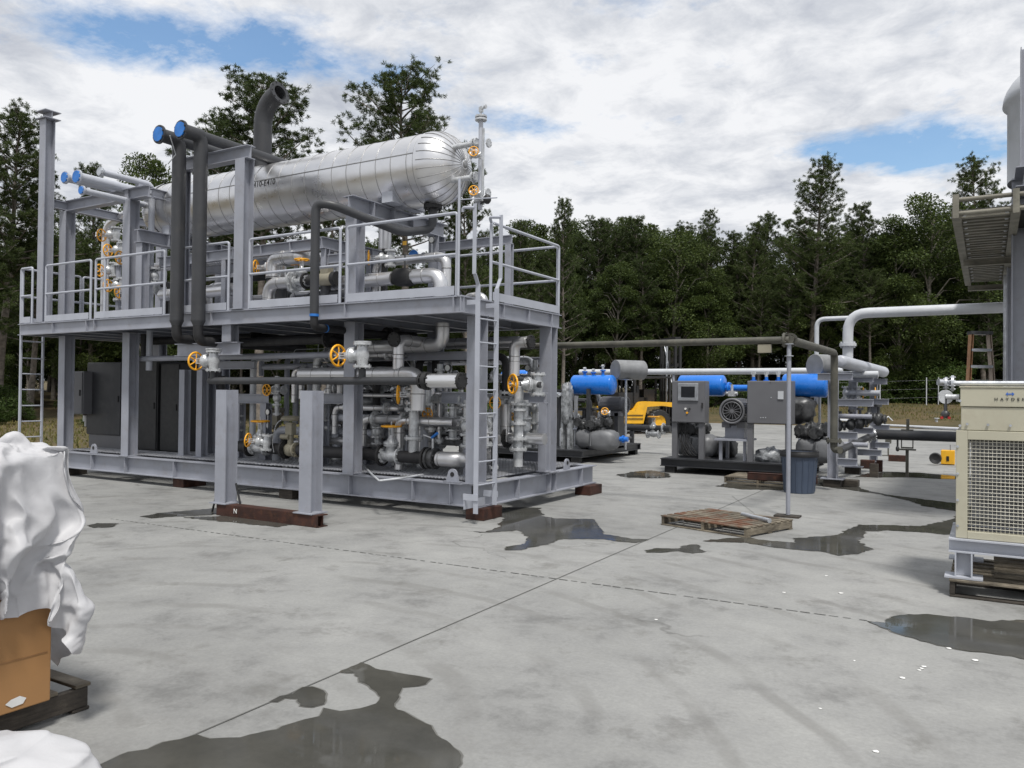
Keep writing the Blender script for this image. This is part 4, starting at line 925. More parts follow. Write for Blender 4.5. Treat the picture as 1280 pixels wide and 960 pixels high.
# grey horizontal and vertical mid-size lines
a, c = HX(176, 425, 447, .3); z = PY(300, 446, .3).z
pipe('grey_header_pipe', 'long slim grey pipe under the deck edge running left of the right front valve', [V(a.x, .3, z), V(c.x, .3, z)], .048, STEEL, flanges=[(1, X_, 0), (1, X_, -.12)])
a, c = HX(330, 430, 458, .9); pipe('grey_header_pipe', 'second slim grey pipe, lower and further back under the deck', [a, c], .05, STEEL)
for px, y0, y1, Y, rr, m_, lab in ((317, 447, 548, .9, .055, WHITEP, 'pale upright pipe between the free posts, leftmost'), (359, 447, 530, 1.2, .045, STEEL, 'slim grey upright pipe between the free posts'), (371, 447, 530, 1.2, .045, STEEL, 'slim grey upright pipe beside the right free post'),
        (327, 447, 470, 1.2, .045, STEEL, 'short grey drop pipe under the deck')):
    a = PY(px, y0, Y); c = PY(px, y1, Y); pipe('drop_pipe', lab, [V(a.x, Y+.35, a.z), a, V(a.x, Y, c.z)], rr, m_, group='upright pipes under the deck')
# black insulated tangle under the deck, left
for k, (x0, x1, y, Y, rr, lab) in enumerate(((250, 410, 427, .2, .07, 'black insulated pipe tight under the deck, nearest'), (185, 320, 424, 1.1, .075, 'black insulated pipe under the deck behind the dark bends'), (330, 495, 421, 1.3, .06, 'black insulated pipe under the deck behind the taped pipe'), (420, 500, 455, 1.6, .05, 'thin black pipe deep under the deck'))):
    a, c = HX(x0, x1, y, Y); pipe('insulated_pipe', lab, [a, c, c+V(0, .5, 0)], rr, RUBBER, flanges=[(1, X_, 0)], fm=BLACK)
for k, (px, y0, y1, Y) in enumerate(((277, 470, 545, .8), (471, 478, 540, .8), (392, 470, 550, 1.9), (545, 440, 530, 1.5))):
    a = PY(px, y0, Y); c = PY(px, y1, Y); pipe('insulated_pipe', ('dark upright pipe beside the left free post', 'dark upright pipe right of the right free post', 'dark upright pipe hidden behind the right free post', 'dark upright pipe left of the ladder')[k], [a, V(a.x, Y, c.z)], .06, RUBBER)
# secondary white/grey lines in depth, horizontal
rnd = random.Random(3)
deep = []
for k in range(62):
    Y = rnd.uniform(.6, 3.2); z = rnd.choice((.8, 1.0, 1.25, 1.6, 1.9, 2.2)); x0 = rnd.uniform(-4.6, -1.6); L = rnd.uniform(.7, 2.2); x1 = min(x0+L, -.35)
    m_ = rnd.choice((ALU, ALUB, SILV, STEEL2, RUBBER, ALUB, CHAR)); rr = rnd.uniform(.03, .075)
    pts = [V(x0, Y, z-rnd.uniform(.3, .7) if rnd.random() < .6 else z), V(x0, Y, z), V(x1, Y, z)]
    if (pts[0]-pts[1]).length < .01: pts = pts[1:]
    if rnd.random() < .6: pts.append(V(x1, Y, max(.55, z-rnd.uniform(.3, .9))))
    pipe('process_pipe', 'one of the tangled small pipes deep inside the lower level of the skid', pts, rr, m_, group='tangled pipes deep inside the skid', seams=.4 if m_ in (ALU, ALUB) else None, flanges=[(len(pts)-1, (pts[-1]-pts[-2]), -.05)])
for k in range(48):
    Y = rnd.uniform(.5, 3.0); x = rnd.uniform(-4.6, -.4); z = rnd.uniform(.75, 1.7); s_ = rnd.uniform(.6, .85)
    v = valve((x, Y, z), rnd.choice(((-1, 0, 0), (0, -1, 0), (0, 0, 1))), (1, 0, 0) if rnd.random() < .5 else (0, 0, 1), s_, 'one of the half-hidden small valves deep inside the lower level', 'half-hidden valves deep in the skid')
    for ch in v.children:
        if ch.name.startswith('handwheel') and k % 4 > 1: bpy.data.objects.remove(ch)
for k in range(14):
    Y = rnd.uniform(.5, 2.1); z = ZT+rnd.choice((.3, .55, .8)); x0 = -8.6+k*.55; x1 = min(x0+rnd.uniform(.7, 1.5), -1.1); m_ = rnd.choice((ALUB, RUBBER, CHAR, ALU))
    pipe('process_pipe', 'one of the tangled pipes at the back of the upper deck', [V(x0, Y, ZT+.05), V(x0, Y, z), V(x1, Y, z), V(x1, Y, ZT+.05)], rnd.uniform(.045, .08), m_, group='tangled pipes at the back of the upper deck', seams=.4 if m_ in (ALUB, ALU) else None)
# gauges: small dials and transmitters on stalks
GP = thing('pressure_gauge', None, 'gauge')
b = MB(); b.cyl((0, 0, 0), (0, 0, .22), .009, 8); b.cbox((0, 0, .05), (.03, .03, .06)); b.build('stem', GALV, GP, True)
b = MB(); b.lathe((0, .02, .27), (0, -1, 0), [(0, 0), (0, .055), (.04, .055), (.04, .045)], 18, sm='auto'); b.build('case', DARKM, GP, True)
b = MB(); b.disc((0, -.012, .27), (0, 1, 0), .046, .004, 18); b.build('dial', WHITE, GP, True)
gl = [(335, 515, .6), (386, 505, .9), (414, 520, 1.0), (428, 540, 1.0), (468, 512, .9), (476, 545, 1.3), (583, 512, 1.0), (560, 460, .9), (650, 535, 1.9), (660, 460, 2.2), (300, 520, 1.2), (540, 300, 1.0), (530, 320, 1.3), (420, 318, 1.1), (405, 300, 1.6)]
for i, (px, py, Y) in enumerate(gl):
    r = GP if i == 0 else copy_tree(GP); p = PY(px, py, Y); r.location = p-V(0, 0, .27)
    tag(r, 'small dial gauge on a thin stalk among the skid piping', 'gauge', 'dial gauges in the piping')
# small-bore tubing runs
for i in range(9):
    x = rnd.uniform(-4.6, -1.5); Y = rnd.uniform(.3, 1.6); z0 = .5; z1 = rnd.uniform(1.2, 2.5)
    b = MB(); b.tube([(x, Y, z0), (x, Y, z1), (x+rnd.uniform(.2, .9), Y, z1), (x+1.0, Y+.2, z1-.4)], .006, 6, bend=.08)
    tag(b.build('instrument_tubing', GALV), 'thin steel instrument tube looping between the skid pipes', 'tubing', 'thin instrument tubes')
# loose white hose over the front base beam
pts = [PZ(px, py, z) for px, py, z in ((405, 573, .5), (440, 574, .5), (452, 578, .5), (462, 590, .5), (474, 601, .48), (500, 598, .5), (536, 592, .5))]
b = MB(); b.tube(pts, .014, 8, bend=.05); tag(b.build('hose', WHITEP), 'loose pale hose draped along the base grating edge behind the right post', 'hose')
# cable pile on the grating
b = MB()
for i in range(14):
    x = rnd.uniform(-7.3, -4.9); y = rnd.uniform(1.0, 2.6); L = rnd.uniform(.6, 1.6); pts = [(x+L*k/5, y+rnd.uniform(-.18, .18), .52+rnd.uniform(0, .07)) for k in range(6)]
    b.tube(pts, .016, 6, bend=.08)
tag(b.build('cable_pile', BLACK), 'heap of loose black cables on the base grating under the deck', 'cables', kind='stuff')
# ------------------------------------------------------------------ electrical cabinets under the deck at left
def cabinet(label, x0, x1, y0, y1, z0, z1, m_, legs=None, door=True, cat='cabinet', nm='electrical_cabinet', group=None):
    r = thing(nm, label, cat, ((x0+x1)/2, (y0+y1)/2, z0), group)
    b = MB(); b.box((x0, y0, z0), (x1, y1, z1)); bevel(b.build('housing', m_, r), .012)
    if door:
        b = MB(); b.box((x0+.02, y0-.018, z0+.02), (x1-.02, y0-.001, z1-.02)); d = bevel(b.build('door', m_, r), .006)
        b = MB(); b.box((x1-.09, y0-.034, (z0+z1)/2-.06), (x1-.065, y0-.019, (z0+z1)/2+.06)); b.build('handle', BLACK, d)
    return r
q0 = PY(84, 490, .5).x; q1 = PY(97, 490, .5).x
cabinet('tall light grey wall-mounted box at the far left of the cabinets', q0, q0+.55, .5, .8, 1.15, 2.0, MGREY)
q0 = PY(109, 490, .7).x; q1 = PY(152, 500, .7).x
c1 = cabinet('large dark grey electrical cabinet between the first two columns', q0, q1, .7, 1.4, .75, 2.18, DGREY)
b = MB(); b.box((q0+.05, .72, .496), (q1-.05, 1.38, .75)); b.build('plinth', MGREY, c1)
b = MB(); b.cyl(((q0-.12), .75, 1.0), (q0-.12, .75, 1.12), .05, 12); b.cyl((q0-.12, .75, 1.12), (q0-.12, .75, 1.16), .052, 12, 1); b.cyl((q0-.12, .75, .9), (q0-.12, .75, 1.0), .02, 8); 
bb = b.build('warning_lamp', [WHITE, RUST], c1)
q2 = PY(173, 500, .8).x; q3 = PY(197, 500, .8).x; q4 = PY(222, 500, .8).x
cabinet('shade-dark cabinet right of the second column, left of a pair', q2, q3, .8, 1.5, .5, 2.2, SHADEC)
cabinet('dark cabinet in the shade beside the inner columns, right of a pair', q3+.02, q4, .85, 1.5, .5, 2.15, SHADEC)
b = MB(); b.box((-9.2, .35, .53), (-8.9, .6, .75)); 
# ------------------------------------------------------------------ pallets
def pallet(name_label, o, xd, yd, L, W, wood_, H=.13, nb=7, group='wooden pallets', wood_low=None):
    """o: ground corner, xd along the stringers' length L, yd along the boards' length W"""
    o = Vector(o); xd = Vector(xd).normalized(); yd = Vector(yd).normalized(); r = thing('wooden_pallet', name_label, 'pallet', (o.x, o.y, 0), group)
    R = Matrix((xd, yd, Vector((0, 0, 1)))).transposed(); rn = random.Random(int(L*1000+W*77))
    def bx(x0, y0, z0, x1, y1, z1, nm, m_, tilt=0):
        b = MB(); c = o+xd*(x0+x1)/2+yd*(y0+y1)/2+Vector((0, 0, (z0+z1)/2)); b.cbox(c, (x1-x0, y1-y0, z1-z0), 0, R@Matrix.Rotation(tilt, 3, 'Z')); bevel(b.build(nm, m_, r), .003, 1)
    for i in range(3):
        y = i*(W-.04)/2; bx(.01, y, .020, L-.01, y+.04, H-.02, 'stringer', wood_low or WOOD)
    for i in range(nb):
        x = i*(L-.09)/(nb-1); bx(x, -.004, H-.018, x+.09-rn.uniform(0, .012), W+.004, H, 'deck_board', wood_, rn.uniform(-.006, .006))
    for i in range(3):
        x = i*(L-.09)/2; bx(x, 0, .002, x+.09, W, .018, 'bottom_board', wood_low or WOOD)
    return r
PA, PBp, PC = PZ(826, 656), PZ(915, 670), PZ(974, 659)
e1 = (PBp-PA); e2 = (PC-PBp)
# boards run left to right (as in the photo), the solid side faces the right
pallet('weathered pallet with rust-stained slats lying on the open concrete', PA, e2, e1, 1.02, 1.22, WOODR, .125, 8)
b = MB(); q0 = PZ(928, 643, .14); q1 = PZ(962, 651, .15); b.cyl(q0, q1, .03, 10); tag(b.build('metal_tube', GALV), 'short silver tube lying on the far edge of the rust-stained pallet', 'tube')
PA = PZ(905, 603); 
pallet('dark low pallet under the rusty channel beside the waste bin', (PA.x, PA.y, 0), (0, 1, 0), (1, 0, 0), 1.0, 1.25, WOOD, .12, 7)
a = PZ(931, 601, .12); b = MB(); b.beam((a.x, a.y+.25, .19), (a.x+1.2, a.y+.25, .19), .13, .16, up=(0, 0, 1), tf=.012); b.box((a.x, a.y+.17, .128), (a.x+1.2, a.y+.182, .252)); tag(b.build('rusty_beam', RUST), 'rust-brown steel channel lying on the low pallet left of the waste bin', 'steel beam')
# ------------------------------------------------------------------ waste bin
p = PZ(996, 617); r = thing('waste_bin', 'tall blue-grey ribbed plastic waste bin with black liner', 'waste bin', (p.x, p.y+.2, 0))
BIN = simple('bluegrey_plastic', (.055, .075, .115), .45, 0, .08, 3)
c = Vector((p.x, p.y+.2, 0)); sc_ = (PZ(1016, 612)-PZ(976, 612)).length/2
Hb = PY(996, 565, p.y).z
b = MB(); b.lathe(c, Z_, [(.004, 0), (.004, sc_*.84), (Hb-.09, sc_*.99), (Hb-.09, sc_*1.05), (Hb, sc_*1.07), (Hb, sc_*1.0), (Hb-.15, sc_*.96), (Hb-.2, 0)], 32, sm='auto'); b.build('bin_body', BIN, r)
b = MB()
for k in range(16):
    a = 2*pi*k/16; b.tube([c+V(cos(a)*sc_*.84, sin(a)*sc_*.84, .03), c+V(cos(a)*sc_*.98, sin(a)*sc_*.98, Hb-.12)], .012, 5)
b.build('rib', BIN, r)
b = MB(); b.torus(c+V(0, 0, Hb), Z_, sc_*1.04, .016, 30, 6)
b.lathe(c+V(0, 0, Hb), Z_, [(.012, sc_*1.0), (.014, sc_*1.07), (-.06, sc_*1.10), (-.085, sc_*1.08)], 40)
b.build('bin_liner', BLACK, r)
# ------------------------------------------------------------------ pipe on its stand
p = PZ(985, 646); ztp = PY(985, 425, p.y).z
e = PX(1043, 440, p.x); 
r = thing('pipe_run', 'long olive-grey elevated pipe crossing the yard and dropping beside the bin', 'pipe', (p.x, p.y, ztp))
zt = ztp; ye = PZ(1041, 440, zt).y; xl_ = -1.6
b = MB(); b.tube([(xl_, p.y, zt), (p.x, p.y, zt)], .05, 14); b.build('pipe_run', OLIVE, r)
d_ = PZ(1043, 441, zt); zb_ = PY(1041, 562, d_.y).z
b = MB(); b.tube([(p.x, p.y, zt), (d_.x, d_.y, zt), (d_.x, d_.y, zb_), (d_.x+.12, d_.y-.1, zb_)], .062, 14, bend=.14); b.build('drop_pipe', OLIVE, r)
zz_ = PY(1041, 551, d_.y).z
for cf, df, rf, tf_ in (((p.x, p.y+.06, zt), Y_, .10, .03), ((p.x-.06, p.y, zt), X_, .10, .03), ((d_.x, d_.y, zz_), Z_, .13, .05)): b = MB(); b.flange(cf, df, rf, tf_, 0, 8); b.build('flange', OLIVE, r)
q = PZ(940, 431, zt-.1); b = MB(); b.box((q.x-.09, p.y-.03, zt-.17), (q.x+.09, p.y+.03, zt-.055)); tag(b.build('hanging_plate', TAN), 'small pale plate hanging beneath the olive elevated pipe', 'plate')
r = thing('pipe_stand', 'slim grey pipe stand on a flat square foot holding up the elevated pipe', 'pipe stand', (p.x, p.y, 0))
b = MB(); b.cyl((p.x, p.y, .03), (p.x, p.y, zt-.06), .030, 14); b.build('post', STEEL, r)
b = MB(); b.box((p.x-.17, p.y-.11, .003), (p.x+.16, p.y+.10, .024)); b.build('foot_plate', WOODD, r)
b = MB(); b.disc((p.x, p.y, zt-.22), Z_, .06, .012); b.build('collar', GALV, r)
b = MB(); b.box((p.x-.06, p.y-.05, zt-.062), (p.x+.06, p.y+.05, zt-.052)); b.build('head_plate', GALV, r)
# ------------------------------------------------------------------ compressor packages
def skid_base(label, x0, x1, y0, y1, z0=.14, z1=.30):
    r = thing('package_base', label, 'steel base', ((x0+x1)/2, (y0+y1)/2, z0), 'compressor package bases')
    b = MB(); h = z1-z0; zc = (z0+z1)/2
    for y in (y0+.06, y1-.06): b.beam((x0, y, zc), (x1, y, zc), h, .12, tf=.014)
    for x in (x0+.06, x1-.06): b.beam((x, y0+.125, zc), (x, y1-.125, zc), h, .12, tf=.014)
    b.build('frame', DGREY, r); b = MB(); b.box((x0+.02, y0+.02, z1+.002), (x1-.02, y1-.02, z1+.012)); b.build('deck_plate', DGREY, r)
    for x, y in ((x0+.2, y0+.12), (x1-.2, y0+.12), (x0+.2, y1-.12), (x1-.2, y1-.12)):
        b = MB(); b.box((x-.11, y-.08, .002), (x+.11, y+.08, z0-.003)); b.build('foot_block', BLACK, r)
    return r
def vessel(label, x0, x1, y, z, R_, group='blue separator vessels', noz=True):
    r = thing('separator_vessel', label, 'vessel', ((x0+x1)/2, y, z-R_), group); e = R_*.35
    b = MB(); pr = [(0, .001)]+[(e*(1-cos(a)), R_*sin(a)) for a in [i*pi/2/8 for i in range(1, 9)]]
    L = x1-x0; pr += [(L-q, rr) for q, rr in pr[::-1]]
    b.lathe((x0, y, z), X_, pr, 36); b.build('shell', BLUE, r)
    if noz:
        for f, h in ((.3, .16), (.72, .22), (.5, .12)):
            b = MB(); x = x0+L*f; b.cyl((x, y, z+R_*.9), (x, y, z+R_+h*.5), .04, 10); b.flange((x, y, z+R_+h*.5), Z_, .07, .02); b.build('nozzle', BLUE, r)
            b = MB(); b.cyl((x, y, z+R_+h*.5), (x, y, z+R_+h), .03, 10); b.disc((x, y, z+R_+h), (1, 0, 0), .035, .06, 10); b.build('relief_valve', SILV, r)
    return r
def motor(label, c, ax, R_, L):
    r = thing('electric_motor', label, 'motor', (c[0], c[1], c[2]-R_), 'electric motors'); c = Vector(c); ax = Vector(ax)
    b = MB(); b.lathe(c, ax, [(.02, R_*.92), (.06, R_*.97), (L, R_*.97), (L, 0)], 28, sm='auto')
    ref = Z_; s_ = ax.cross(ref)
    for k in range(36):
        a = 2*pi*k/36; d = ref*cos(a)+s_*sin(a); b.tube([c+ax*.12+d*R_*.98, c+ax*(L-.05)+d*R_*.98], .010, 4)
    b.cbox(c+ax*L*.5+s_*R_*1.05+Z_*.05, (.25, .2, .25)); b.build('housing', MGREY, r)
    b = MB(); b.torus(c, ax, R_*.93, R_*.10, 30, 8); b.torus(c-ax*.01, ax, R_*.72, R_*.05, 30, 6); b.lathe(c-ax*.02, ax, [(0, 0), (0, R_*.16), (.05, R_*.16)], 16, sm='auto')
    for k in range(14):
        a = 2*pi*k/14; d = ref*cos(a)+s_*sin(a); d2 = ref*cos(a+.35)+s_*sin(a+.35); b.tube([c-ax*.012+d*R_*.12, c-ax*.02+d2*R_*.72], .006, 4)
    b.build('fan_cowl', MGREY, r)
    b = MB(); b.disc(c+ax*.05, ax, R_*.85, .01); b.build('fan_void', BLACK, r)
    b = MB()
    for sg in (-1, 1): b.cbox(c+ax*L*.5+s_*sg*R_*.6-Z_*(R_+.02), (.16, L*.8, .12) if abs(ax.y) > .5 else (L*.8, .16, .12))
    b.build('foot', MGREY, r); return r
def compressor(label, c, sx, sy, seed=0, group='screw compressors'):
    """cast compressor block over a quilted wrapped sump"""
    r = thing('compressor', label, 'compressor', (c[0], c[1], c[2]), group); x, y, z = c
    b = MB(); b.blob((x-.12*sx, y, z+.26), (.30*sx, .26, .25), 24, 14, .12, 3, seed=seed, sq=.75); b.blob((x+.34*sx, y-.05, z+.24), (.36*sx, .28, .25), 24, 14, .12, 3, seed=seed+3, sq=.6)
    b.cyl((x+.1*sx, y-.3, z+.1), (x+.1*sx, y-.3, z+.42), .02, 6); b.build('wrapped_sump', BLANK, r)
    b = MB()
    for k in range(7):
        rn = random.Random(seed*31+k); b.blob((x-.3*sx+k*.11*sx, y+rn.uniform(-.12, .08), z+.62+rn.uniform(-.07, .07)), (.11, .16, .13), 20, 12, .55, 4.5, seed=seed+k, sq=.7)
    b.blob((x+.28*sx, y-.1, z+.48), (.12, .12, .1), 12, 8, .2, 3, seed=seed)
    b.flange((x-.3*sx, y-.2, z+.66), (0, 1, 0), .11, .03); b.flange((x+.05, y-.25, z+.6), (0, 1, 0), .12, .03); b.flange((x+.3*sx, y-.2, z+.7), (0, 1, 0), .09, .03); b.build('casting', DARKM, r)
    b = MB(); b.disc((x+.02*sx, y-.24, z+.52), (0, 1, 0), .035, .05, 12); b.build('cover_plate', DARKM, r)
    return r
Y0 = 7.62; x0 = PY(825, 580, Y0).x; x1 = 2.55
skid_base('dark steel base of the near compressor package with the two grey control cabinets', x0, x1, Y0, Y0+2.5)
zf_ = .312
# control cabinets
def ctl(label, pxa, pxb, pya, pyb, Y, D_=.3):
    a = PY(pxa, pya, Y); c = PY(pxb, pyb, Y); r = thing('control_cabinet', label, 'control cabinet', ((a.x+c.x)/2, Y, zf_), 'control cabinets')
    b = MB(); b.box((a.x, Y, c.z), (c.x, Y+D_, a.z)); bevel(b.build('housing', MGREY, r), .01)
    b = MB(); b.box((a.x+.015, Y-.022, c.z+.015), (c.x-.015, Y-.001, a.z-.015)); d = bevel(b.build('door', MGREY, r), .006)
    for x in (a.x+.05, c.x-.09):
        b = MB(); b.box((x-.05, Y+.03, zf_), (x+.06, Y+.14, c.z-.001)); b.build('leg', MGREY, r)
    return r, d, a, c
r, d, a, c = ctl('grey control cabinet with a touch screen, left one on the near compressor package', 840, 881, 476, 529, Y0+.15)
Y = Y0+.15-.022; s0 = PY(848, 479, Y); s1 = PY(873, 501, Y)
b = MB(); b.box((s0.x, Y-.03, s1.z), (s1.x, Y-.001, s0.z)); sb = bevel(b.build('screen_frame', GALV, d), .008)
b = MB(); b.box((s0.x+.07, Y-.034, s1.z+.07), (s1.x-.07, Y-.0315, s0.z-.07)); b.build('screen', GLASS, d)
for px, py, m_ in ((857, 511, WHITE), (862, 511, DARKM), (859, 516, ORNG)):
    q = PY(px, py, Y); b = MB(); b.disc((q.x, Y-.01, q.z), (0, 1, 0), .022, .02, 10); b.build('push_button', m_, d)
q = PY(878, 507, Y); b = MB(); b.box((q.x-.012, Y-.03, q.z-.05), (q.x+.012, Y-.001, q.z+.06)); b.build('handle', BLACK, d)
r, d, a, c = ctl('plain grey switchgear cabinet, right one on the near compressor package', 934, 990, 476, 531, Y0+.15)
q = PY(976, 494, Y); b = MB(); b.box((q.x-.055, Y-.02, q.z-.08), (q.x+.055, Y-.001, q.z+.08)); b.build('label_plate', WHITEP, d)
for px, py in ((963, 478), (963, 529), (951, 522), (954, 522), (957, 522), (964, 497)): q = PY(px, py, Y); b = MB(); b.disc((q.x, Y-.004, q.z), (0, 1, 0), .011, .01, 8); b.build('screw_head', DARKM if py in (478, 529) else WHITEP, d)
# motor and plinth
q = PY(915, 514, Y0+.25); motor('round electric motor with its fan grille facing the yard between the two control cabinets', (q.x, Y0+.25, q.z), (0, 1, 0), .265, .9)
b = MB(); b.box((q.x-.35, Y0+.2, .72), (q.x+.35, Y0+.9, .76))
for dx in (-.25, .25): b.box((q.x+dx-.03, Y0+.3, zf_), (q.x+dx+.03, Y0+.36, .72)); b.box((q.x+dx-.03, Y0+.8, zf_), (q.x+dx+.03, Y0+.86, .72))
b.box((q.x-.2, Y0+.45, .76), (q.x+.2, Y0+.95, q.z-.3))
tag(b.build('motor_plinth', STEEL), 'steel plinth under the grille-fronted electric motor', 'plinth')
Yv = Y0+1.35
a = PY(848, 481, Yv); c = PY(908, 481, Yv); zA = PY(880, 482, Yv).z
vessel('blue horizontal vessel behind the touch-screen cabinet', a.x, c.x, Yv, zA, .235, noz=False)
a2 = PY(977, 480, Yv); c2 = PY(1037, 480, Yv); vessel('blue horizontal vessel behind the plain cabinet and pipe stand', a2.x, c2.x, Yv, zA+.01, .25, noz=False)
r = thing('link_pipe', 'blue pipe and valves linking the two blue vessels of the near package', 'pipe', (c.x, Yv, zA))
b = MB(); b.cyl((c.x-.05, Yv, zA-.05), (a2.x+.05, Yv, zA-.05), .07, 16); b.flange((c.x+.06, Yv, zA-.05), X_, .13, .04); b.build('pipe_run', BLUE, r)
for px in (942, 958, 973):
    q = PY(px, 470, Yv); b = MB(); b.cyl((q.x, Yv, zA), (q.x, Yv, q.z-.02), .035, 10); b.flange((q.x, Yv, zA+.1), Z_, .07, .025); b.build('nozzle', BLUE, r)
    b = MB(); b.cyl((q.x, Yv, q.z-.02), (q.x, Yv, q.z+.1), .035, 10); b.disc((q.x, Yv, q.z+.06), (0, 1, 0), .05, .05, 12); b.build('relief_valve', SILV, r)
b = MB(); q = PY(915, 492, Yv-.2); b.cbox(q, (.14, .12, .12)); b.cyl(q-V(.12, 0, 0), q+V(.12, 0, 0), .04, 10); b.cyl(q, q+V(0, 0, .2), .03, 8); tag(b.build('valve_body', SILV), 'silver valve below the blue link pipe above the motor', 'valve')
for k, px in enumerate((864, 1018)): 
    q = PY(px, 560, Y0+.95); compressor(('wrapped compressor behind the legs of the touch-screen cabinet', 'wrapped compressor to the right of the plain cabinet behind the bin')[k], (q.x, Y0+.95, zf_), (1, 1)[k]*.85, 1, seed=k+5)
# cables hanging from the cabinet, plastic sheet on base
b = MB(); rn = random.Random(5)
for k in range(9):
    x = PY(849+rn.random()*10, 530, Y0+.3).x; b.tube([(x, Y0+.3, 1.05), (x+rn.uniform(-.06, .08), Y0+.25, .7), (x+rn.uniform(0, .3), Y0+.25, .36), (x+.5, Y0+.35, .34)], .011, 6, bend=.12)
tag(b.build('cable_bundle', BLACK), 'bundle of black cables hanging below the touch-screen cabinet', 'cables')
q = PY(962, 568, Y0+.5); b = MB(); b.blob((q.x, Y0+.5, .42), (.28, .25, .17), 20, 12, .5, 3, seed=4); tag(b.build('plastic_sheet', WRAP), 'crumpled clear plastic sheet on the package base left of the bin', 'plastic sheet')
# exhaust drums
def drum(label, px, py, D, L=.85, R_=.24, zpost=.3):
    q = PD(px, py, D); r = thing('silencer_drum', label, 'drum', (q.x, q.y, zpost), 'silencer drums on posts')
    ax = V(.55, .83, 0).normalized()
    b = MB(); b.lathe(q, ax, [(0, 0), (0, R_), (.01, R_+.01), (L, R_+.01), (L+.05, 0)], 28, sm='auto'); b.build('drum', DRUMM, r)
    c = q+ax*L*.4; b = MB(); b.cyl((c.x, c.y, zpost), (c.x, c.y, c.z-R_), .03, 10); b.box((c.x-.12, c.y-.12, c.z-R_-.02), (c.x+.12, c.y+.12, c.z-R_)); b.build('post', GALV, r)
drum('grey round-ended drum on a post above the far compressor package', 769, 462, 19.6, .8, .23)
drum('grey disc-ended drum behind the near package at the pipe rack', 1018, 457, 17.0, .4, .235)
# far package
zf2 = .312
xa, xb = -6.2, -2.62
skid_base('dark steel base of the far compressor package half hidden by the main skid', xa, xb, 8.5, 12.3)
Yq = 9.2
a = PY(715, 481, Yq); c = PY(769, 481, Yq); zq = PY(742, 481, Yq).z
vessel('blue horizontal vessel of the far package beside the main skid', a.x, c.x, Yq, zq, .24)
a_ = PY(640, 481, Yq+.3); c_ = PY(664, 481, Yq+.3); vessel('blue vessel glimpsed between the columns right of the ladder', a_.x-.3, c_.x, Yq+.3, PY(650, 472, Yq+.3).z, .2, noz=False)
q = PY(740, 556, Yq-.1); compressor('large wrapped compressor of the far package', (q.x, Yq-.1, zf2), 1.0, 1, seed=2)
q = PY(772, 506, Yq+.8); motor('dark round motor at the right end of the far package', (q.x+.25, Yq+.8, q.z), (-1, 0, 0), .2, .7)
b = MB(); b.box((q.x-.2, Yq+.6, zf2), (q.x-.1, Yq+1.0, q.z-.2)); b.box((q.x+.0, Yq+.6, zf2), (q.x+.1, Yq+1.0, q.z-.2)); b.box((q.x-.35, Yq-.3, zf2), (q.x-.27, Yq-.22, zq-.1)); b.box((q.x-.35, Yq-.3, zf2+.001), (q.x+.1, Yq+1.0, zf2+.05)); tag(b.build('motor_pedestal', DGREY), 'dark upright frame carrying the motor of the far package', 'pedestal')
b = MB(); q = PY(709, 505, Yq-.4); b.blob((q.x, Yq-.4, q.z), (.11, .16, .50), 22, 20, .3, 5, seed=9, sq=.5); b.box((q.x-.12, Yq-.5, zf2), (q.x-.06, Yq-.3, q.z-.4)); b.box((q.x+.06, Yq-.5, zf2), (q.x+.12, Yq-.3, q.z-.4)); tag(b.build('control_cabinet', WRAP), 'narrow cabinet wrapped in clear film at the left of the far package', 'cabinet')
wvalve(756, 514, Yq-.35, (.3, -.9, .2), (1, 0, 0), .6, 'small yellow-wheeled valve at the far compressor')
b = MB(); q = PY(779, 549, Yq); b.cyl((q.x-.1, Yq, q.z), (q.x+.12, Yq, q.z), .06, 10); b.flange((q.x, Yq, q.z), X_, .09, .03); tag(b.build('blue_valve', BLUE), 'small blue valve low at the right end of the far package', 'valve')
wvalve(817, 521, 12.6, (0, 0, 1), (1, 0, 0), 1.1, 'silver flanged gate valve standing before the big forklift wheel')
a = PY(700, 534, 12.6); c = PY(838, 534, 12.6); pipe('yard_pipe', 'low dark pipe beyond the far package running to the near cabinets', [(a.x, 12.6, .72), (c.x, 12.6, .72)], .09, CHAR, flanges=[(1, X_, -.2)])
for px in (715, 790): q = PY(px, 540, 12.6); b = MB(); b.box((q.x-.05, 12.55, .0), (q.x+.05, 12.65, .63)); tag(b.build('prop', CHAR), 'short dark prop under the low pipe beyond the far package', 'prop', 'props under the low far pipe')
# long white overhead pipe
a = PZ(775, 465, 2.3); 
Yp = PX(900, 465, 0).y
a = PY(765, 465, 12.0); c = PY(1010, 467, 12.0); pipe('white_pipe', 'long white horizontal pipe passing behind both compressor packages', [(a.x-1, 12.0, a.z), (c.x+.8, 12.0, a.z)], .078, WHITEP, flanges=[])
for px in (842, 1000):
    q = PY(px, 470, 12.0); b = MB(); b.cyl((q.x, 12.0, 0), (q.x, 12.0, a.z-.078), .035, 8); tag(b.build('prop', STEEL), ('thin steel prop under the left part of the long white pipe', 'thin steel prop under the right part of the long white pipe')[px > 900], 'prop')
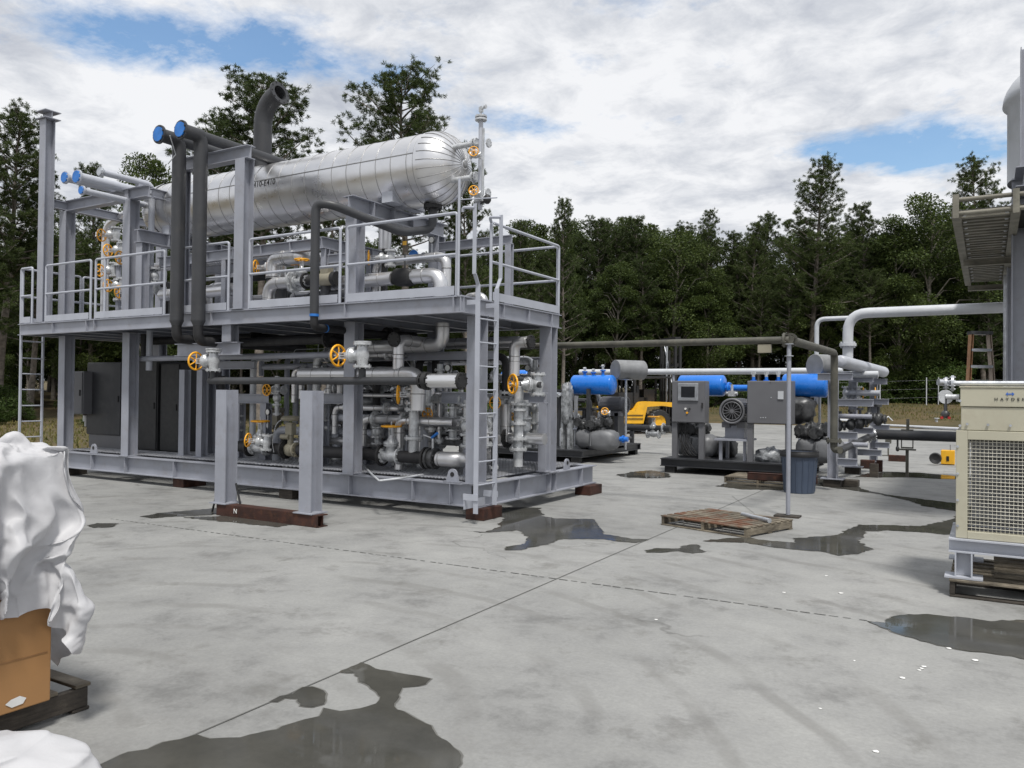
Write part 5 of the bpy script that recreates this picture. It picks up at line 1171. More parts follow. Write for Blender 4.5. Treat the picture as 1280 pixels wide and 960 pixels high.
# ------------------------------------------------------------------ forklift
D = 34.0; gc = PD(819, 541, D); base = Vector((gc.x, gc.y, 0)); rt = V(rx, ry, 0)
fd = (rt*.96+V(fx, fy, 0)*.28).normalized(); sd = V(-fd.y, fd.x, 0)
FR = Matrix((fd, sd, Z_)).transposed()
r = thing('forklift', 'large yellow heavy forklift with black cab and mast parked beyond the packages', 'forklift', (base.x, base.y, 0))
def fb(b, x0, y0, z0, x1, y1, z1, m_=0): b.cbox(base+fd*(x0+x1)/2+sd*(y0+y1)/2+Z_*(z0+z1)/2, (x1-x0, y1-y0, z1-z0), m_, FR)
def fp(x, y, z): return base+fd*x+sd*y+Z_*z
b = MB(); prof = [(-1.9, .45), (-.62, .45), (-.45, 1.15), (.25, 1.2), (.7, 1.15), (.7, 1.35), (-.3, 1.38), (-.75, 1.35), (-.85, 1.25), (-1.0, 1.0), (-1.45, .98), (-1.9, 1.15)]
b.prism([(x, z) for x, z in prof], fp(0, -.15, 0), fp(0, 1.9, 0), fd, Z_); bevel(b.build('body', YELL, r), .04)
b = MB()
for z in (.65, .8): b.cbox(fp(-1.1, -.17, z), (.9, .02, .03), 0, FR)
b.build('side_step', BLACK, r)
for x, y in ((0, -.25), (0, 1.9), (-2.2, .1), (-2.2, 1.7), (1.75, -.2), (1.75, 1.9)):
    R_ = .52 if x > -1 else .46; b = MB(); c0 = fp(x, y, R_); b.lathe(c0-sd*.18, sd, [(0, R_*.55), (0, R_*.92), (.05, R_), (.31, R_), (.36, R_*.92), (.36, R_*.55)], 28, sm='auto')
    for k in range(20):
        a = 2*pi*k/20; b.cbox(c0+(fd*cos(a)+Z_*sin(a))*R_, (.05, .34, .04), 0, FR@Matrix.Rotation(-a, 3, 'Y'))
    w_ = b.build('wheel', BLACK, r); b = MB(); b.lathe(c0-sd*.15, sd, [(.06, 0), (.06, R_*.25), (.0, R_*.5), (.0, R_*.56)], 20, sm='auto'); b.build('rim', YELL, w_)
b = MB()
for x in (-.9, .75):
    for y in (.15, 1.5): b.cbox(fp(x, y, 1.85), (.07, .07, 1.1), 0, FR)
fb(b, -1.0, .1, 2.38, .85, 1.6, 2.46); fb(b, -1.6, .2, 1.1, -.7, 1.5, 1.75); fb(b, -.3, .5, 1.35, .2, 1.2, 1.9); b.build('cab_frame', BLACK, r)
b = MB(); fb(b, -.6, .5, 1.38, -.1, 1.1, 1.55); fb(b, -.65, .5, 1.5, -.52, 1.1, 2.05); b.build('seat', BLACKG, r)
b = MB(); b.tube([fp(.45, .8, 1.38), fp(.3, .8, 1.85)], .03, 6); b.torus(fp(.28, .8, 1.87), (fd*-.4+Z_).normalized(), .17, .02, 16, 6); b.build('steering_wheel', BLACK, r)
b = MB()
for y in (.15, 1.45):
    for x in (1.0, 1.22): b.cbox(fp(x, y, 2.1), (.10, .12, 4.0), 0, FR)
for z in (.6, 1.7, 2.9, 4.05): fb(b, .98, .15, z, 1.25, 1.5, z+.12)
b.tube([fp(.9, .5, .5), fp(.9, .5, 3.6)], .05, 8); b.tube([fp(.9, 1.1, .5), fp(.9, 1.1, 3.6)], .05, 8); fb(b, 1.3, .0, .3, 1.38, 1.7, 1.5); b.build('mast', BLACK, r)
b = MB(); b.tube([fp(.93, .8, .5), fp(.93, .8, 3.9)], .045, 8); b.tube([fp(.93, .35, 2.2), fp(1.0, 1.2, 3.9)], .03, 6); b.build('lift_cylinder', GALV, r)
b = MB(); fb(b, 1.38, .3, .25, 2.6, .45, .31); fb(b, 1.38, 1.2, .25, 2.6, 1.35, .31); b.build('fork', BLACK, r)
# ------------------------------------------------------------------ pipe rack at right
XR = PZ(1041, 600).x; YR = PZ(1041, 600).y
r = thing('pipe_rack', 'grey steel pipe rack with stacked cross beams standing right of the near package', 'pipe rack', (XR, YR, .14))
def Lx(px, Y): return PY(px, 500, Y).x
cols = [(1041, 600, 472), (1066, 585, 470), (1092, 578, 470)]
CP = []
for px, py, pt in cols:
    p = PZ(px, py, .12); zt = PY(px, pt, p.y).z; CP.append(p); b = MB(); b.beam((p.x, p.y, .16), (p.x, p.y, zt), .16, .2, up=(1, 0, 0)); b.box((p.x-.2, p.y-.15, .14), (p.x+.2, p.y+.15, .158)); b.build('column', STEEL, r)
    b = MB(); b.box((p.x-.15, p.y-.12, .0), (p.x+.15, p.y+.12, .138)); b.build('foot_block', WOODD, r)
for (pa, pb, py, i) in ((1022, 1066, 471, 0), (1063, 1092, 474, 1), (1090, 1109, 477, 2), (1047, 1092, 503, 0), (1080, 1111, 502, 2), (1047, 1072, 544, 0), (1070, 1092, 538, 1), (1092, 1112, 534, 2), (1072, 1102, 565, 1), (1094, 1112, 556, 2), (1047, 1072, 577, 0)):
    Y = CP[i].y-.12; a = PY(pa, py, Y); c = PY(pb, py, Y); b = MB(); b.beam((a.x, Y, a.z), (c.x, Y, a.z), .13, .1); b.build('cross_beam', STEEL, r)
a = PD(1051, 452, 15.6); c = PD(1104, 465, 15.6+3.2)
pipe('rack_header', 'fat pale pipe with capped ends lying on top of the pipe rack', [a, c], .125, STEEL2)
hdr = [o for o in bpy.data.objects if o.name.startswith('rack_header')][0]
b = MB(); d = (c-a).normalized(); b.lathe(a, -d, [(0, .125), (.03, .12), (.06, .08), (.07, 0)], 20); b.build('end_cap', STEEL2, hdr); b = MB(); b.lathe(c, d, [(0, .125), (.03, .12), (.06, .08), (.07, 0)], 20); 
b.build('end_cap', STEEL2, hdr)
# tall white piping to the right structure
z1 = 3.42; Pm = PZ(1060, 392, z1); 
yb = Pm.y
r = thing('elbow_pipe', 'fat white pipe rising from the rack and turning right to the tall structure', 'pipe', (Pm.x, yb, 1.9))
lowz = PY(1060, 455, yb).z
b = MB(); b.tube([(Pm.x, yb, lowz-.1), (Pm.x, yb, z1), (6.3, yb, z1)], .105, 18, bend=.4); b.build('pipe_run', WHITEP, r)
zf3 = PY(1060, 431, yb).z
b = MB(); b.flange((Pm.x, yb, zf3), Z_, .17, .06); b.build('flange', WHITEP, r)
b = MB(); b.flange((6.0, yb, z1), X_, .15, .04); b.build('flange', WHITEP, r)
P2 = PZ(1021, 395, 3.42); zz2 = 3.35
r = thing('elbow_pipe', 'slim white pipe left of the fat one, rising then turning right at the same height', 'pipe', (P2.x, P2.y, .9))
b = MB(); yb2 = P2.y; b.tube([(P2.x, yb2, PY(1020, 505, yb2).z), (P2.x, yb2, zz2), (Pm.x, yb2, zz2)], .048, 14, bend=.18); b.build('pipe_run', WHITEP, r)
for py_, rf in ((447, .085), (487, .07)): b = MB(); b.flange((P2.x, yb2, PY(1021, py_, yb2).z), Z_, rf, .03); b.build('flange', WHITEP, r)
# rack valves with orange wheels edge-on
for k, px in enumerate((1079, 1094)): 
    wvalve(px, 491, 10.0, (1, .15, 0), (0, 0, 1), .8, ('orange wheel seen edge-on on the pipe rack, left of two', 'orange wheel seen edge-on on the pipe rack, right of two')[k])
for k, (x0, x1, py, rr, Y) in enumerate(((1058, 1100, 491, .06, 9.9), (1052, 1098, 468, .07, 9.6), (1045, 1090, 520, .05, 9.2), (1048, 1085, 555, .05, 8.8))):
    a = PY(x0, py, Y); c = PY(x1, py, Y); pipe('rack_pipe', ('grey pipe carrying the orange wheels on the rack', 'pale pipe below the fat rack header', 'thin grey pipe at mid height of the rack', 'thin grey pipe low on the rack')[k], [a, V(c.x, Y, a.z)], rr, (STEEL2, WHITEP, STEEL, STEEL)[k])
for k, (px, py) in enumerate(((1064, 530), (1075, 528), (1086, 522), (1098, 524), (1048, 532))):
    q = PY(px, py, 9.3); b = MB(); b.blob(q, (.10, .12, .13), 12, 8, .25, 3, seed=k); b.cyl(q-V(.16, 0, 0), q+V(.16, 0, 0), .05, 10); b.flange(q+V(.12, 0, 0), X_, .10, .03); b.cyl(q, q+V(0, 0, .28), .03, 8); b.disc(q+V(0, 0, .28), Z_, .07, .05, 12); tag(b.build('dark_valve', DARKM), 'one of the dark cast valves crowded on the pipe rack', 'valve', 'dark valves on the pipe rack')
# dark horizontal pipes right
a = PD(1100, 543, 17.5); c = PD(1200, 543, 15.9); z_ = a.z
pipe('dark_yard_pipe', 'thick dark horizontal pipe between the rack and the beige cooler', [(a.x-.2, a.y, z_), (a.x+5.0, a.y, z_)], .11, CHAR, flanges=[(0, X_, 0)])
a2 = PD(1050, 563, 15.8); pipe('dark_yard_pipe', 'dark pipe slanting up from the foot of the rack to the thick dark pipe', [a2, (a.x-.1, a.y-.15, z_)], .07, CHAR, flanges=[(1, (1, .3, .1), 0)])
for k, (px, lab) in enumerate(((1134, 'square-framed small pipe support beneath the dark horizontal pipe'), )):
    q = PY(px, 560, a.y); r = thing('pipe_support', lab, 'pipe support', (q.x, a.y, 0)); b = MB(); b.box((q.x-.03, a.y-.03, 0), (q.x+.03, a.y+.03, .55)); b.box((q.x-.17, a.y-.06, .52), (q.x+.17, a.y+.06, .55))
    for zz_ in (.56, .75, .94): b.box((q.x-.12, a.y-.03, zz_), (q.x+.12, a.y+.03, zz_+.03))
    for dx in (-.12, .1): b.box((q.x+dx, a.y-.025, .59), (q.x+dx+.02, a.y+.025, .94))
    b.box((q.x-.02, a.y-.02, z_+.1), (q.x+.04, a.y+.03, z_+.35)); b.build('stand', OLIVE, r)
b = MB(); q = PY(1122, 550, a.y); b.cyl((q.x, a.y, z_-.1), (q.x, a.y, z_-.28), .02, 8); b.blob((q.x, a.y, z_-.3), (.04, .04, .06), 10, 6, .2); tag(b.build('drain_valve', DARKM), 'small dark drain valve hanging below the dark horizontal pipe', 'valve')
for k, (px, py, m_, lab, s_) in enumerate(((1121, 577, RUST, 'rusty dark block on the concrete under the dark pipe', (.4, .2, .16)), (1084, 586, RUST, 'rusty block stacked at the right foot of the rack', (.3, .2, .2)), (1099, 590, RUST, 'small rust-red block right of the rack foot', (.12, .12, .26)), (1092, 597, WOODD, 'dark timber block near the puddle by the rack', (.16, .14, .28)), (1054, 608, WOODD, 'dark timber cribbing under the left rack column', (.5, .25, .12)), (1110, 570, OLIVE, 'small dark box on a stick right of the rack', (.15, .15, .18)))):
    q = PZ(px, py); b = MB(); zb_ = 0 if k < 5 else .35; b.box((q.x-s_[0]/2, q.y, .002+zb_), (q.x+s_[0]/2, q.y+s_[1], s_[2]+zb_))
    if k == 5: b.box((q.x-.02, q.y+.05, 0), (q.x+.02, q.y+.08, .35)); b.box((q.x-.15, q.y-.02, .0), (q.x+.15, q.y+.12, .02))
    tag(bevel(b.build('timber_block' if k in (3, 4) else 'block', m_), .008), lab, 'block')
q = PZ(1176, 581); r = thing('yellow_box', 'yellow-orange boxed unit on the concrete just left of the beige cooler', 'equipment box', tuple(q))
sz = .30; b = MB(); b.box((q.x, q.y, .02), (q.x+sz, q.y+.3, .36)); bevel(b.build('housing', YELL, r), .01)
b = MB(); b.box((q.x+.12, q.y-.012, .10), (q.x+.18, q.y-.001, .22)); b.cyl((q.x+.2, q.y+.1, .36), (q.x+.2, q.y+.1, .50), .006, 6); b.build('handle', INK, r)
q2 = PZ(1170, 582); b = MB(); b.lathe((q2.x-.02, q2.y+.1, .17), (0, 1, 0), [(0, 0), (0, .05), (-.03, .12), (.05, .14), (.08, .0)], 20, sm='auto'); tag(b.build('flange_cover', BLACK), 'round black flange cover lying beside the yellow box', 'flange cover')
# pale pipes lying far on the slab
for k, (a, c, rr) in enumerate((((1100, 527), (1190, 531), .10), ((1112, 523), (1160, 530), .09), ((1095, 531), (1200, 536), .08), ((1050, 528), (1075, 529), .16))):
    p0, p1 = PZ(*a, .1), PZ(*c, .1); p0.z = p1.z = rr+.01; b = MB(); b.cyl(p0, p1, rr, 10)
    if k == 0: b.cyl(p1-V(.8, 0, 0), p1-V(.8, 0, -.35), .08, 10); b.disc(p1-V(.8, 0, -.35), Z_, .15, .05)
    tag(b.build('stored_pipe', WHITEP), 'pale spare pipe lying far back on the slab before the grass', 'pipe', 'spare pipes lying at the slab edge')
r0 = PZ(1108, 531); b = MB(); b.tube([r0+V(-.4, 0, .04), r0+V(.1, 0, .5), r0+V(.5, .2, .04)], .05, 8); tag(b.build('pipe_trestle', WHITEP), 'white A-shaped trestle at the end of the spare pipes', 'trestle')
# ------------------------------------------------------------------ beige cooler unit on its frame and pallet
Yc = -1.0; cx0 = PY(1195, 560, Yc).x; W_ = 1.75; zt = PY(1200, 483, Yc).z; zb = PY(1195, 672, Yc).z; zm = PY(1200, 538, Yc).z
YD = .95
r = thing('cooler_unit', 'beige air cooler cabinet with wire mesh front and small blue arrow logo', 'air cooler', (cx0+W_/2, Yc+.5, zb))
b = MB(); t_ = .085
b.box((cx0, Yc, zb), (cx0+t_, Yc+.1, zm)); b.box((cx0+W_-t_, Yc, zb), (cx0+W_, Yc+.1, zm)); b.box((cx0+t_, Yc, zb), (cx0+W_-t_, Yc+.1, zb+.06)); b.box((cx0+t_, Yc, zm-.075), (cx0+W_-t_, Yc+.1, zm))
b.box((cx0, Yc+YD-.1, zb), (cx0+t_, Yc+YD, zm)); b.box((cx0+W_-t_, Yc+YD-.1, zb), (cx0+W_, Yc+YD, zm)); b.box((cx0+t_, Yc+YD-.1, zm-.06), (cx0+W_-t_, Yc+YD, zm)); b.box((cx0, Yc+.1, zb), (cx0+.06, Yc+YD-.1, zb+.06)); b.box((cx0, Yc+.1, zm-.06), (cx0+.06, Yc+YD-.1, zm))
b.box((cx0+W_-.03, Yc+.1, zb), (cx0+W_, Yc+YD-.1, zm)); bevel(b.build('frame', BEIGE, r), .004)
zmid = PY(1200, 508, Yc).z
b = MB(); b.box((cx0+.035, Yc+.01, zm+.003), (cx0+W_-.035, Yc+YD, zmid-.004)); bevel(b.build('middle_panel', BEIGE, r), .006)
b = MB(); b.box((cx0+.03, Yc, zmid), (cx0+W_-.03, Yc+YD, zt-.012)); b.box((cx0+.02, Yc-.008, zt-.011), (cx0+W_-.02, Yc+YD, zt)); tp_ = bevel(b.build('top_panel', BEIGE, r), .006)
b = MB(); step = .030; x = cx0+t_+step
while x < cx0+W_-t_: b.cyl((x, Yc+.035, zb+.06), (x, Yc+.035, zm-.075), .0030, 4); x += step
z = zb+.06+step
while z < zm-.075: b.cyl((cx0+t_, Yc+.03, z), (cx0+W_-t_, Yc+.03, z), .0030, 4); z += step
MESHW = simple('mesh_wire', (.62, .60, .52), .4, .3); b.build('wire_mesh', MESHW, r)
b = MB()
for z in (zb+.12, zb+.30, zb+.46, zb+.62, zb+.78): b.cyl((cx0+.1, Yc+.5, z), (cx0+W_-.05, Yc+.5, z+.0), .035, 12); b.box((cx0+.12, Yc+.3, z+.05), (cx0+.62, Yc+.34, z+.07))
b.box((cx0+.1, Yc+.7, zb+.02), (cx0+.75, Yc+.8, zm-.15)); b.build('coil', DRUMM, r)
b = MB(); b.lathe((cx0+.95, Yc+.35, (zb+zm)/2), (0, 1, 0), [(0, 0), (0, .12), (.2, .12)], 18, sm='auto')
b.box((cx0+.62, Yc+.32, zb+.06), (cx0+.66, Yc+.4, zm-.07)); b.build('fan_hub', DARKM, r)
b = MB()
for px, py in ((1209, 530), (1235, 531), (1263, 532), (1197, 558), (1197, 592), (1197, 625), (1197, 657), (1200, 501), (1200, 532)): q = PY(px, py, Yc); b = MB(); b.disc((q.x, Yc-.004, q.z), (0, 1, 0), .011, .012, 8); b.build('bolt', GALV, r)
q = PY(1265.5, 500, Yc); q2 = PY(1262.5, 492.5, Yc)
text_on('lettering', 'HAYDEN', .035, (PY(1262.5, 499.3, Yc).x, Yc-.0035, PY(1262.5, 499.3, Yc).z), (1, 0, 0), (0, 0, 1), INK, r, 1.9)
b = MB()
for sg in (-1, 1): b.prism([(sg*.030, 0), (sg*.014, .017), (sg*.018, .004), (0, .004), (0, -.004), (sg*.018, -.004), (sg*.014, -.017)][::(1 if sg < 0 else -1)], (q2.x, Yc-.004, q2.z), (q2.x, Yc-.001, q2.z), (1, 0, 0), (0, 0, 1))
b.build('logo', LOGO, r)
# pipes out of its top left
a = PY(1183, 489, Yc+.3); r = thing('cooler_inlet_pipe', 'thin silver pipe with flange lying along the top edge of the beige cooler', 'pipe', tuple(a))
zt_ = zt+.03; b = MB(); b.cyl((a.x, Yc+.25, zt_), (cx0+W_, Yc+.25, zt_), .022, 10); b.flange((a.x+.05, Yc+.25, zt_), X_, .07, .02); b.flange((a.x, Yc+.25, zt_), X_, .055, .02); b.tube([(a.x+.02, Yc+.25, zt_), (a.x-.06, Yc+.2, zt_+.01)], .03, 8); b.build('pipe_run', GALV, r)
q = PY(1182, 496, Yc+.1); r = thing('cooler_connection', 'flat silver flange and red-tipped drain valve on the left side of the cooler', 'pipe fitting', tuple(q))
b = MB(); b.disc(q, (.35, -.93, 0), .06, .02, 20); b.cyl(q, (cx0+.02, Yc+.1, q.z), .022, 10); b.cyl(q+V(.08, 0, -.03), (cx0+.02, Yc+.1, q.z-.03), .012, 8); b.build('flange', SILV, r)
b = MB(); b.cyl(q, q-V(0, 0, .13), .014, 8); b.blob(q-V(0, 0, .15), (.035, .03, .035), 10, 7, .1); b.build('drain_valve', DARKM, r); b = MB()
for dx in (-.028, .028): b.disc(q+V(dx, -.02, -.18), Z_, .012, .02, 8)
b.build('red_tip', simple('red_plastic', (.4, .02, .02), .5), r)
# steel frame below
r = thing('steel_stand', 'grey steel beam frame with short legs under the beige cooler', 'steel frame', (cx0+W_/2, Yc, .15)); fz = PY(1195, 690, Yc-.08).z; zfb = zb-.003
b = MB(); b.beam((cx0-.05, Yc+.02, (zfb+.36)/2), (cx0+W_+.1, Yc+.02, (zfb+.36)/2), zfb-.36 if zfb > .4 else .1, .14); b.beam((cx0-.05, Yc+.9, (zfb+.36)/2), (cx0+W_+.1, Yc+.9, (zfb+.36)/2), zfb-.36 if zfb > .4 else .1, .14); b.beam((cx0, Yc+.095, (zfb+.36)/2), (cx0, Yc+.825, (zfb+.36)/2), .1, .1); b.build('frame_beam', STEEL2, r)
for x, y in ((cx0+.06, Yc+.02), (cx0+W_-.1, Yc+.02), (cx0+.06, Yc+.9), (cx0+W_-.1, Yc+.9)):
    b = MB(); b.beam((x, y, .165), (x, y, .358), .13, .16, up=(1, 0, 0)); b.box((x-.14, y-.10, .148), (x+.14, y+.10, .163)); b.build('leg', STEEL2, r)
pallet('dark wooden pallet under the beige cooler frame at the right edge', (cx0-.04, Yc-.12, 0), (0, 1, 0), (1, 0, 0), 1.15, 1.9, WOOD, .145, 7, wood_low=WOODD)
b = MB(); 
for k in range(5): b.box((cx0+.28, Yc+.12+k*.13, .155+k*.012), (cx0+1.5, Yc+.24+k*.13, .185+k*.012))
tag(b.build('plank_stack', WOOD), 'loose grey planks lying on the pallet under the cooler frame', 'planks')
# ------------------------------------------------------------------ step ladder
r = thing('step_ladder', 'orange and silver step ladder standing open behind the beige cooler', 'step ladder', (5.1, .6, 0))
D = 14.2
tl = PD(1214, 417, D); tr = PD(1236, 417, D); TLp, TRp = tl, tr
wd = (TRp-TLp); wd.z = 0; wd.normalize(); dn = ray(1225, 480); dn.z = 0; dn.normalize()
BLp = V(TLp.x, TLp.y, 0)-wd*.14-dn*.3; BRp = V(TRp.x, TRp.y, 0)+wd*.22-dn*.3
FGO = simple('orange_fibreglass', (.42, .22, .11), .5, 0, .2, 6, dirt=(.30, .25, .2))
for p0, p1, m_ in ((TLp, BLp, FGO), (TRp, BRp, simple('worn_ladder_rail', (.40, .33, .27), .5))):
    b = MB(); d = (p1-p0).normalized(); b.beam(p0, p1, .05, .09, up=wd, m=0); b.build('side_rail', m_, r)
for k, f in enumerate((.105, .21, .315, .42, .525, .63, .735, .84, .93)):
    b = MB(); p0 = TLp.lerp(BLp, f); p1 = TRp.lerp(BRp, f); c = (p0+p1)/2; L = (p1-p0).length
    b.cbox(c, (L, .11, .045), 0, Matrix((wd, wd.cross(Z_)*-1, Z_)).transposed()); b.build('step', GALV, r)
b = MB(); b.cbox((TLp+TRp)/2+V(0, 0, .01), ((TRp-TLp).length+.06, .16, .06), 0, Matrix((wd, wd.cross(Z_)*-1, Z_)).transposed()); b.build('top_cap', DARKM, r)
for p0, s_ in ((TLp, -1), (TRp, 1)): b = MB(); q = V(p0.x, p0.y, 0)+wd*.15*s_+dn*.75; b.tube([p0+dn*.05, q], .017, 6); b.build('rear_leg', GALV, r)
for f in (.3, .55, .8): b = MB(); p0 = (TLp+dn*.05).lerp(V(TLp.x, TLp.y, 0)-wd*.15+dn*.75, f); p1 = (TRp+dn*.05).lerp(V(TRp.x, TRp.y, 0)+wd*.15+dn*.75, f); b.cyl(p0, p1, .012, 6); b.build('rear_bar', GALV, r)
# ------------------------------------------------------------------ tall structure at the right edge
xs_ = 5.9; Ys_ = 2.2
c = PD(1275, 300, 11.5); 
r = thing('tall_skid_frame', 'tall grey steel frame at the extreme right edge carrying a white vessel', 'steel frame', (c.x, c.y, 0))
col = PD(1275, 300, 11.0); cxr, cyr = col.x+.03, col.y
ztp = PD(1275, 225, 11.0).z
for dx, dy in ((0, 0), (0, 3.2), (2.6, 0), (2.6, 3.2)):
    b = MB(); b.beam((cxr+dx, cyr+dy, 0.01), (cxr+dx, cyr+dy, ztp-.26), .26, .26, up=(1, 0, 0), tf=.016); b.build('column', STEEL, r)
for dy in (0, 3.2):
    b = MB(); b.beam((cxr-.13, cyr+dy, ztp-.12), (cxr+2.8, cyr+dy, ztp-.12), .26, .2, tf=.016); b.build('top_beam', STEEL, r)
b = MB(); b.beam((cxr, cyr+.11, ztp-.12), (cxr, cyr+3.09, ztp-.12), .2, .16); b.build('top_beam', STEEL, r)
b = MB(); b.beam((cxr, cyr-.75, ztp-.12), (cxr, cyr-.105, ztp-.12), .26, .2); b.build('top_beam', STEEL, r)
zu = PD(1278, 82, 11.0).z
b = MB(); b.beam((cxr+.05, cyr-.62, ztp+.015), (cxr+.05, cyr-.62, zu), .2, .2, up=(1, 0, 0)); b.build('upper_column', STEEL, r)
vz = PD(1275, 128, 11.0).z
r2 = thing('clad_tank', 'white rounded end of a tank poking in at the upper right corner', 'tank', (cxr+.8, cyr+1, ztp))
b = MB(); b.lathe((cxr+.66, cyr+.30, ztp+.02), Z_, [(0, .84), (vz-ztp, .84)]+[(vz-ztp+.03+.62*sin(a), .90*cos(a)) for a in [i*pi/2/10 for i in range(10)]]+[(vz-ztp+.65, 0)], 48, sm=True); b.build('shell', WHITEP, r2)
# underside rack of the air cooler bay: rails, slats and bolt heads
zpl = 3.9; A0 = PZ(1195, 271, zpl); A1 = PZ(1214, 357, zpl); 
r = thing('cooler_bay', 'weathered tube bundle bay jutting left from the tall frame, seen from beneath', 'cooler bay', (A0.x+1, (A0.y+A1.y)/2, zpl))
xw = [0, .62, .70, 1.55]; ya_, yb_ = A0.y, A1.y
BAY = simple('weathered_bay_steel', (.20, .19, .155), .6, .1, .2, 4, dirt=(.10, .09, .07), bmp=.2)
DBAY = simple('dark_tube_bundle', (.045, .044, .038), .7, 0, .2, 6)
for x in (0, .63, .82, 1.7):
    b = MB(); b.box((A0.x+x-.05, ya_, zpl), (A0.x+x+.05, yb_, zpl+.09)); b.build('rail', BAY, r)
b = MB(); b.box((A0.x+.05, ya_+.35, zpl+.10), (A0.x+1.65, yb_-.06, zpl+.15)); b.build('tube_bundle', DBAY, r)
b = MB(); b2 = MB(); y = ya_+.12; k = 0
while y < yb_-.1:
    for xa2, xb2 in ((.052, .578), (.872, 1.648)): b.box((A0.x+xa2, y, zpl+.045), (A0.x+xb2, y+.10, zpl+.09))
    if k % 2 == 0:
        for xq in (.085, .545, .905): b.disc((A0.x+xq, y+.05, zpl+.037), Z_, .022, .012, 8, 1)
    y += .215; k += 1
b.build('slats', [BAY, WHITEP], r)
for zt_ in (.03, .20): b = MB(); b.cyl((A0.x-.04, ya_-.03, zpl+zt_), (A0.x+1.75, ya_-.03, zpl+zt_), .028, 10); b.build('end_tube', BAY, r)
for y in (ya_+(yb_-ya_)*.5, yb_-.12):
    b = MB(); h = .10; b.beam((A0.x-.0, y, zpl-.02+h/2-(.10 if y > ya_ else -.12)), (A0.x+1.8, y, zpl-.02+h/2-(.10 if y > ya_ else -.12)), h, .1); b.build('cross_member', BAY, r)
for x in (0, .63, .80): b = MB(); b.box((A0.x+x-.035, ya_-.085, zpl-.03), (A0.x+x+.035, ya_-.06, zpl+.26)); b.build('end_bracket', BAY, r)
# light vertical conduits left of the column
for k, px in enumerate((1256, 1259)):
    q = PD(px, 400, 14.2); b = MB(); b.cyl((q.x, q.y, 0), (q.x, q.y, 3.85), .025, 8); tag(b.build('conduit', GALV), 'thin vertical conduit beside the tall right-hand column', 'conduit', 'conduits by the right column')
# ------------------------------------------------------------------ carton, pallet and plastic sheets at the left
e = PZ(63, 876, .14); bxX = e.x; bxY = e.y
r = thing('cardboard_carton', 'big brown cardboard carton on a pallet in the left foreground', 'carton', (bxX-.55, bxY-.55, .14))
b = MB(); b.box((bxX-1.15, bxY-1.15, .143), (bxX, bxY, .765)); bevel(b.build('box', CARD, r), .006)
TAPE = simple('printed_tape', (.30, .155, .06), .6)
b = MB(); b.box((bxX+.001, bxY-1.14, .38), (bxX+.0025, bxY-.02, .386)); b.box((bxX+.001, bxY-1.14, .26), (bxX+.0025, bxY-.25, .264)); b.box((bxX+.001, bxY-.30, .26), (bxX+.0025, bxY-.296, .34)); b.box((bxX+.001, bxY-.62, .31), (bxX+.0025, bxY-.42, .325)); b.build('printed_line', TAPE, r)
b = MB(); q = PX(20, 878, bxX)
b.add([(bxX+.003, q.y-.05, q.z+.005), (bxX+.003, q.y-.02, q.z-.018), (bxX+.003, q.y+.03, q.z-.014), (bxX+.003, q.y+.045, q.z+.008), (bxX+.003, q.y+.015, q.z+.026), (bxX+.003, q.y-.025, q.z+.02)], [(0, 1, 2, 3, 4, 5)]); b.build('torn_label', WHITE, r)
P0 = PZ(112, 886); pallet('wooden pallet under the brown carton in the left foreground', (P0.x+.0, P0.y, 0), (0, -1, 0), (-1, 0, 0), 1.4, 1.25, WOOD, .14, 9, wood_low=WOODD)

rnd = random.Random(21)
for (xa_, xb2_, ya2, yb2, zt2, cnt, nm_) in ((x0+.2, x1-.1, Y0+.7, Y0+2.3, 1.75, 36, 'near'), (-4.6, -2.7, 9.3, 11.8, 1.75, 22, 'far')):
    for k in range(cnt):
        x = rnd.uniform(xa_, xb2_-.3); y = rnd.uniform(ya2, yb2); z = rnd.uniform(.45, zt2); L = rnd.uniform(.3, .9); mm_ = rnd.choice((CHAR, RUBBER, DARKM, GALV, SILV, STEEL2, BLANK))
        pts = [V(x, y, .32), V(x, y, z), V(min(x+L, xb2_), y, z)]
        if rnd.random() < .5: pts.append(V(min(x+L, xb2_), y+rnd.uniform(-.3, .3), rnd.uniform(.35, z)))
        pipe('process_pipe', 'one of the tangled dark pipes on the base of the '+nm_+' compressor package', pts, rnd.uniform(.02, .06), mm_, group='tangled pipes on the '+nm_+' package', seg=10)
    for k in range(cnt//3):
        q = V(rnd.uniform(xa_, xb2_), rnd.uniform(ya2, yb2), .31); b = MB(); h_ = rnd.uniform(.8, 1.5); b.beam(q, q+V(0, 0, h_), .08, .08, up=(0, 1, 0)); b.box((q.x-.15, q.y-.05, .31+h_), (q.x+.3, q.y+.05, .35+h_)); tag(b.build('support_bracket', DGREY), 'one of the dark support brackets on the base of the '+nm_+' compressor package', 'bracket', 'dark brackets on the '+nm_+' package')
for k, (px, py, h_, w_) in enumerate(((1000, 512, .35, .3), (870, 545, .3, .25), (903, 560, .3, .3))):
    q = PY(px, py, Y0+1.2); b = MB(); b.blob(q, (w_, .25, h_*.8), 18, 12, .3, 3, seed=k+40, sq=.7); b.flange(q+V(0, -.26, 0), (0, 1, 0), .12, .04); tag(b.build('pump_casting', DARKM), ('dark lumpy casting below the blue vessel beside the pipe stand', 'dark casting behind the cables of the touch-screen cabinet', 'dark casting under the electric motor plinth')[k], 'casting')
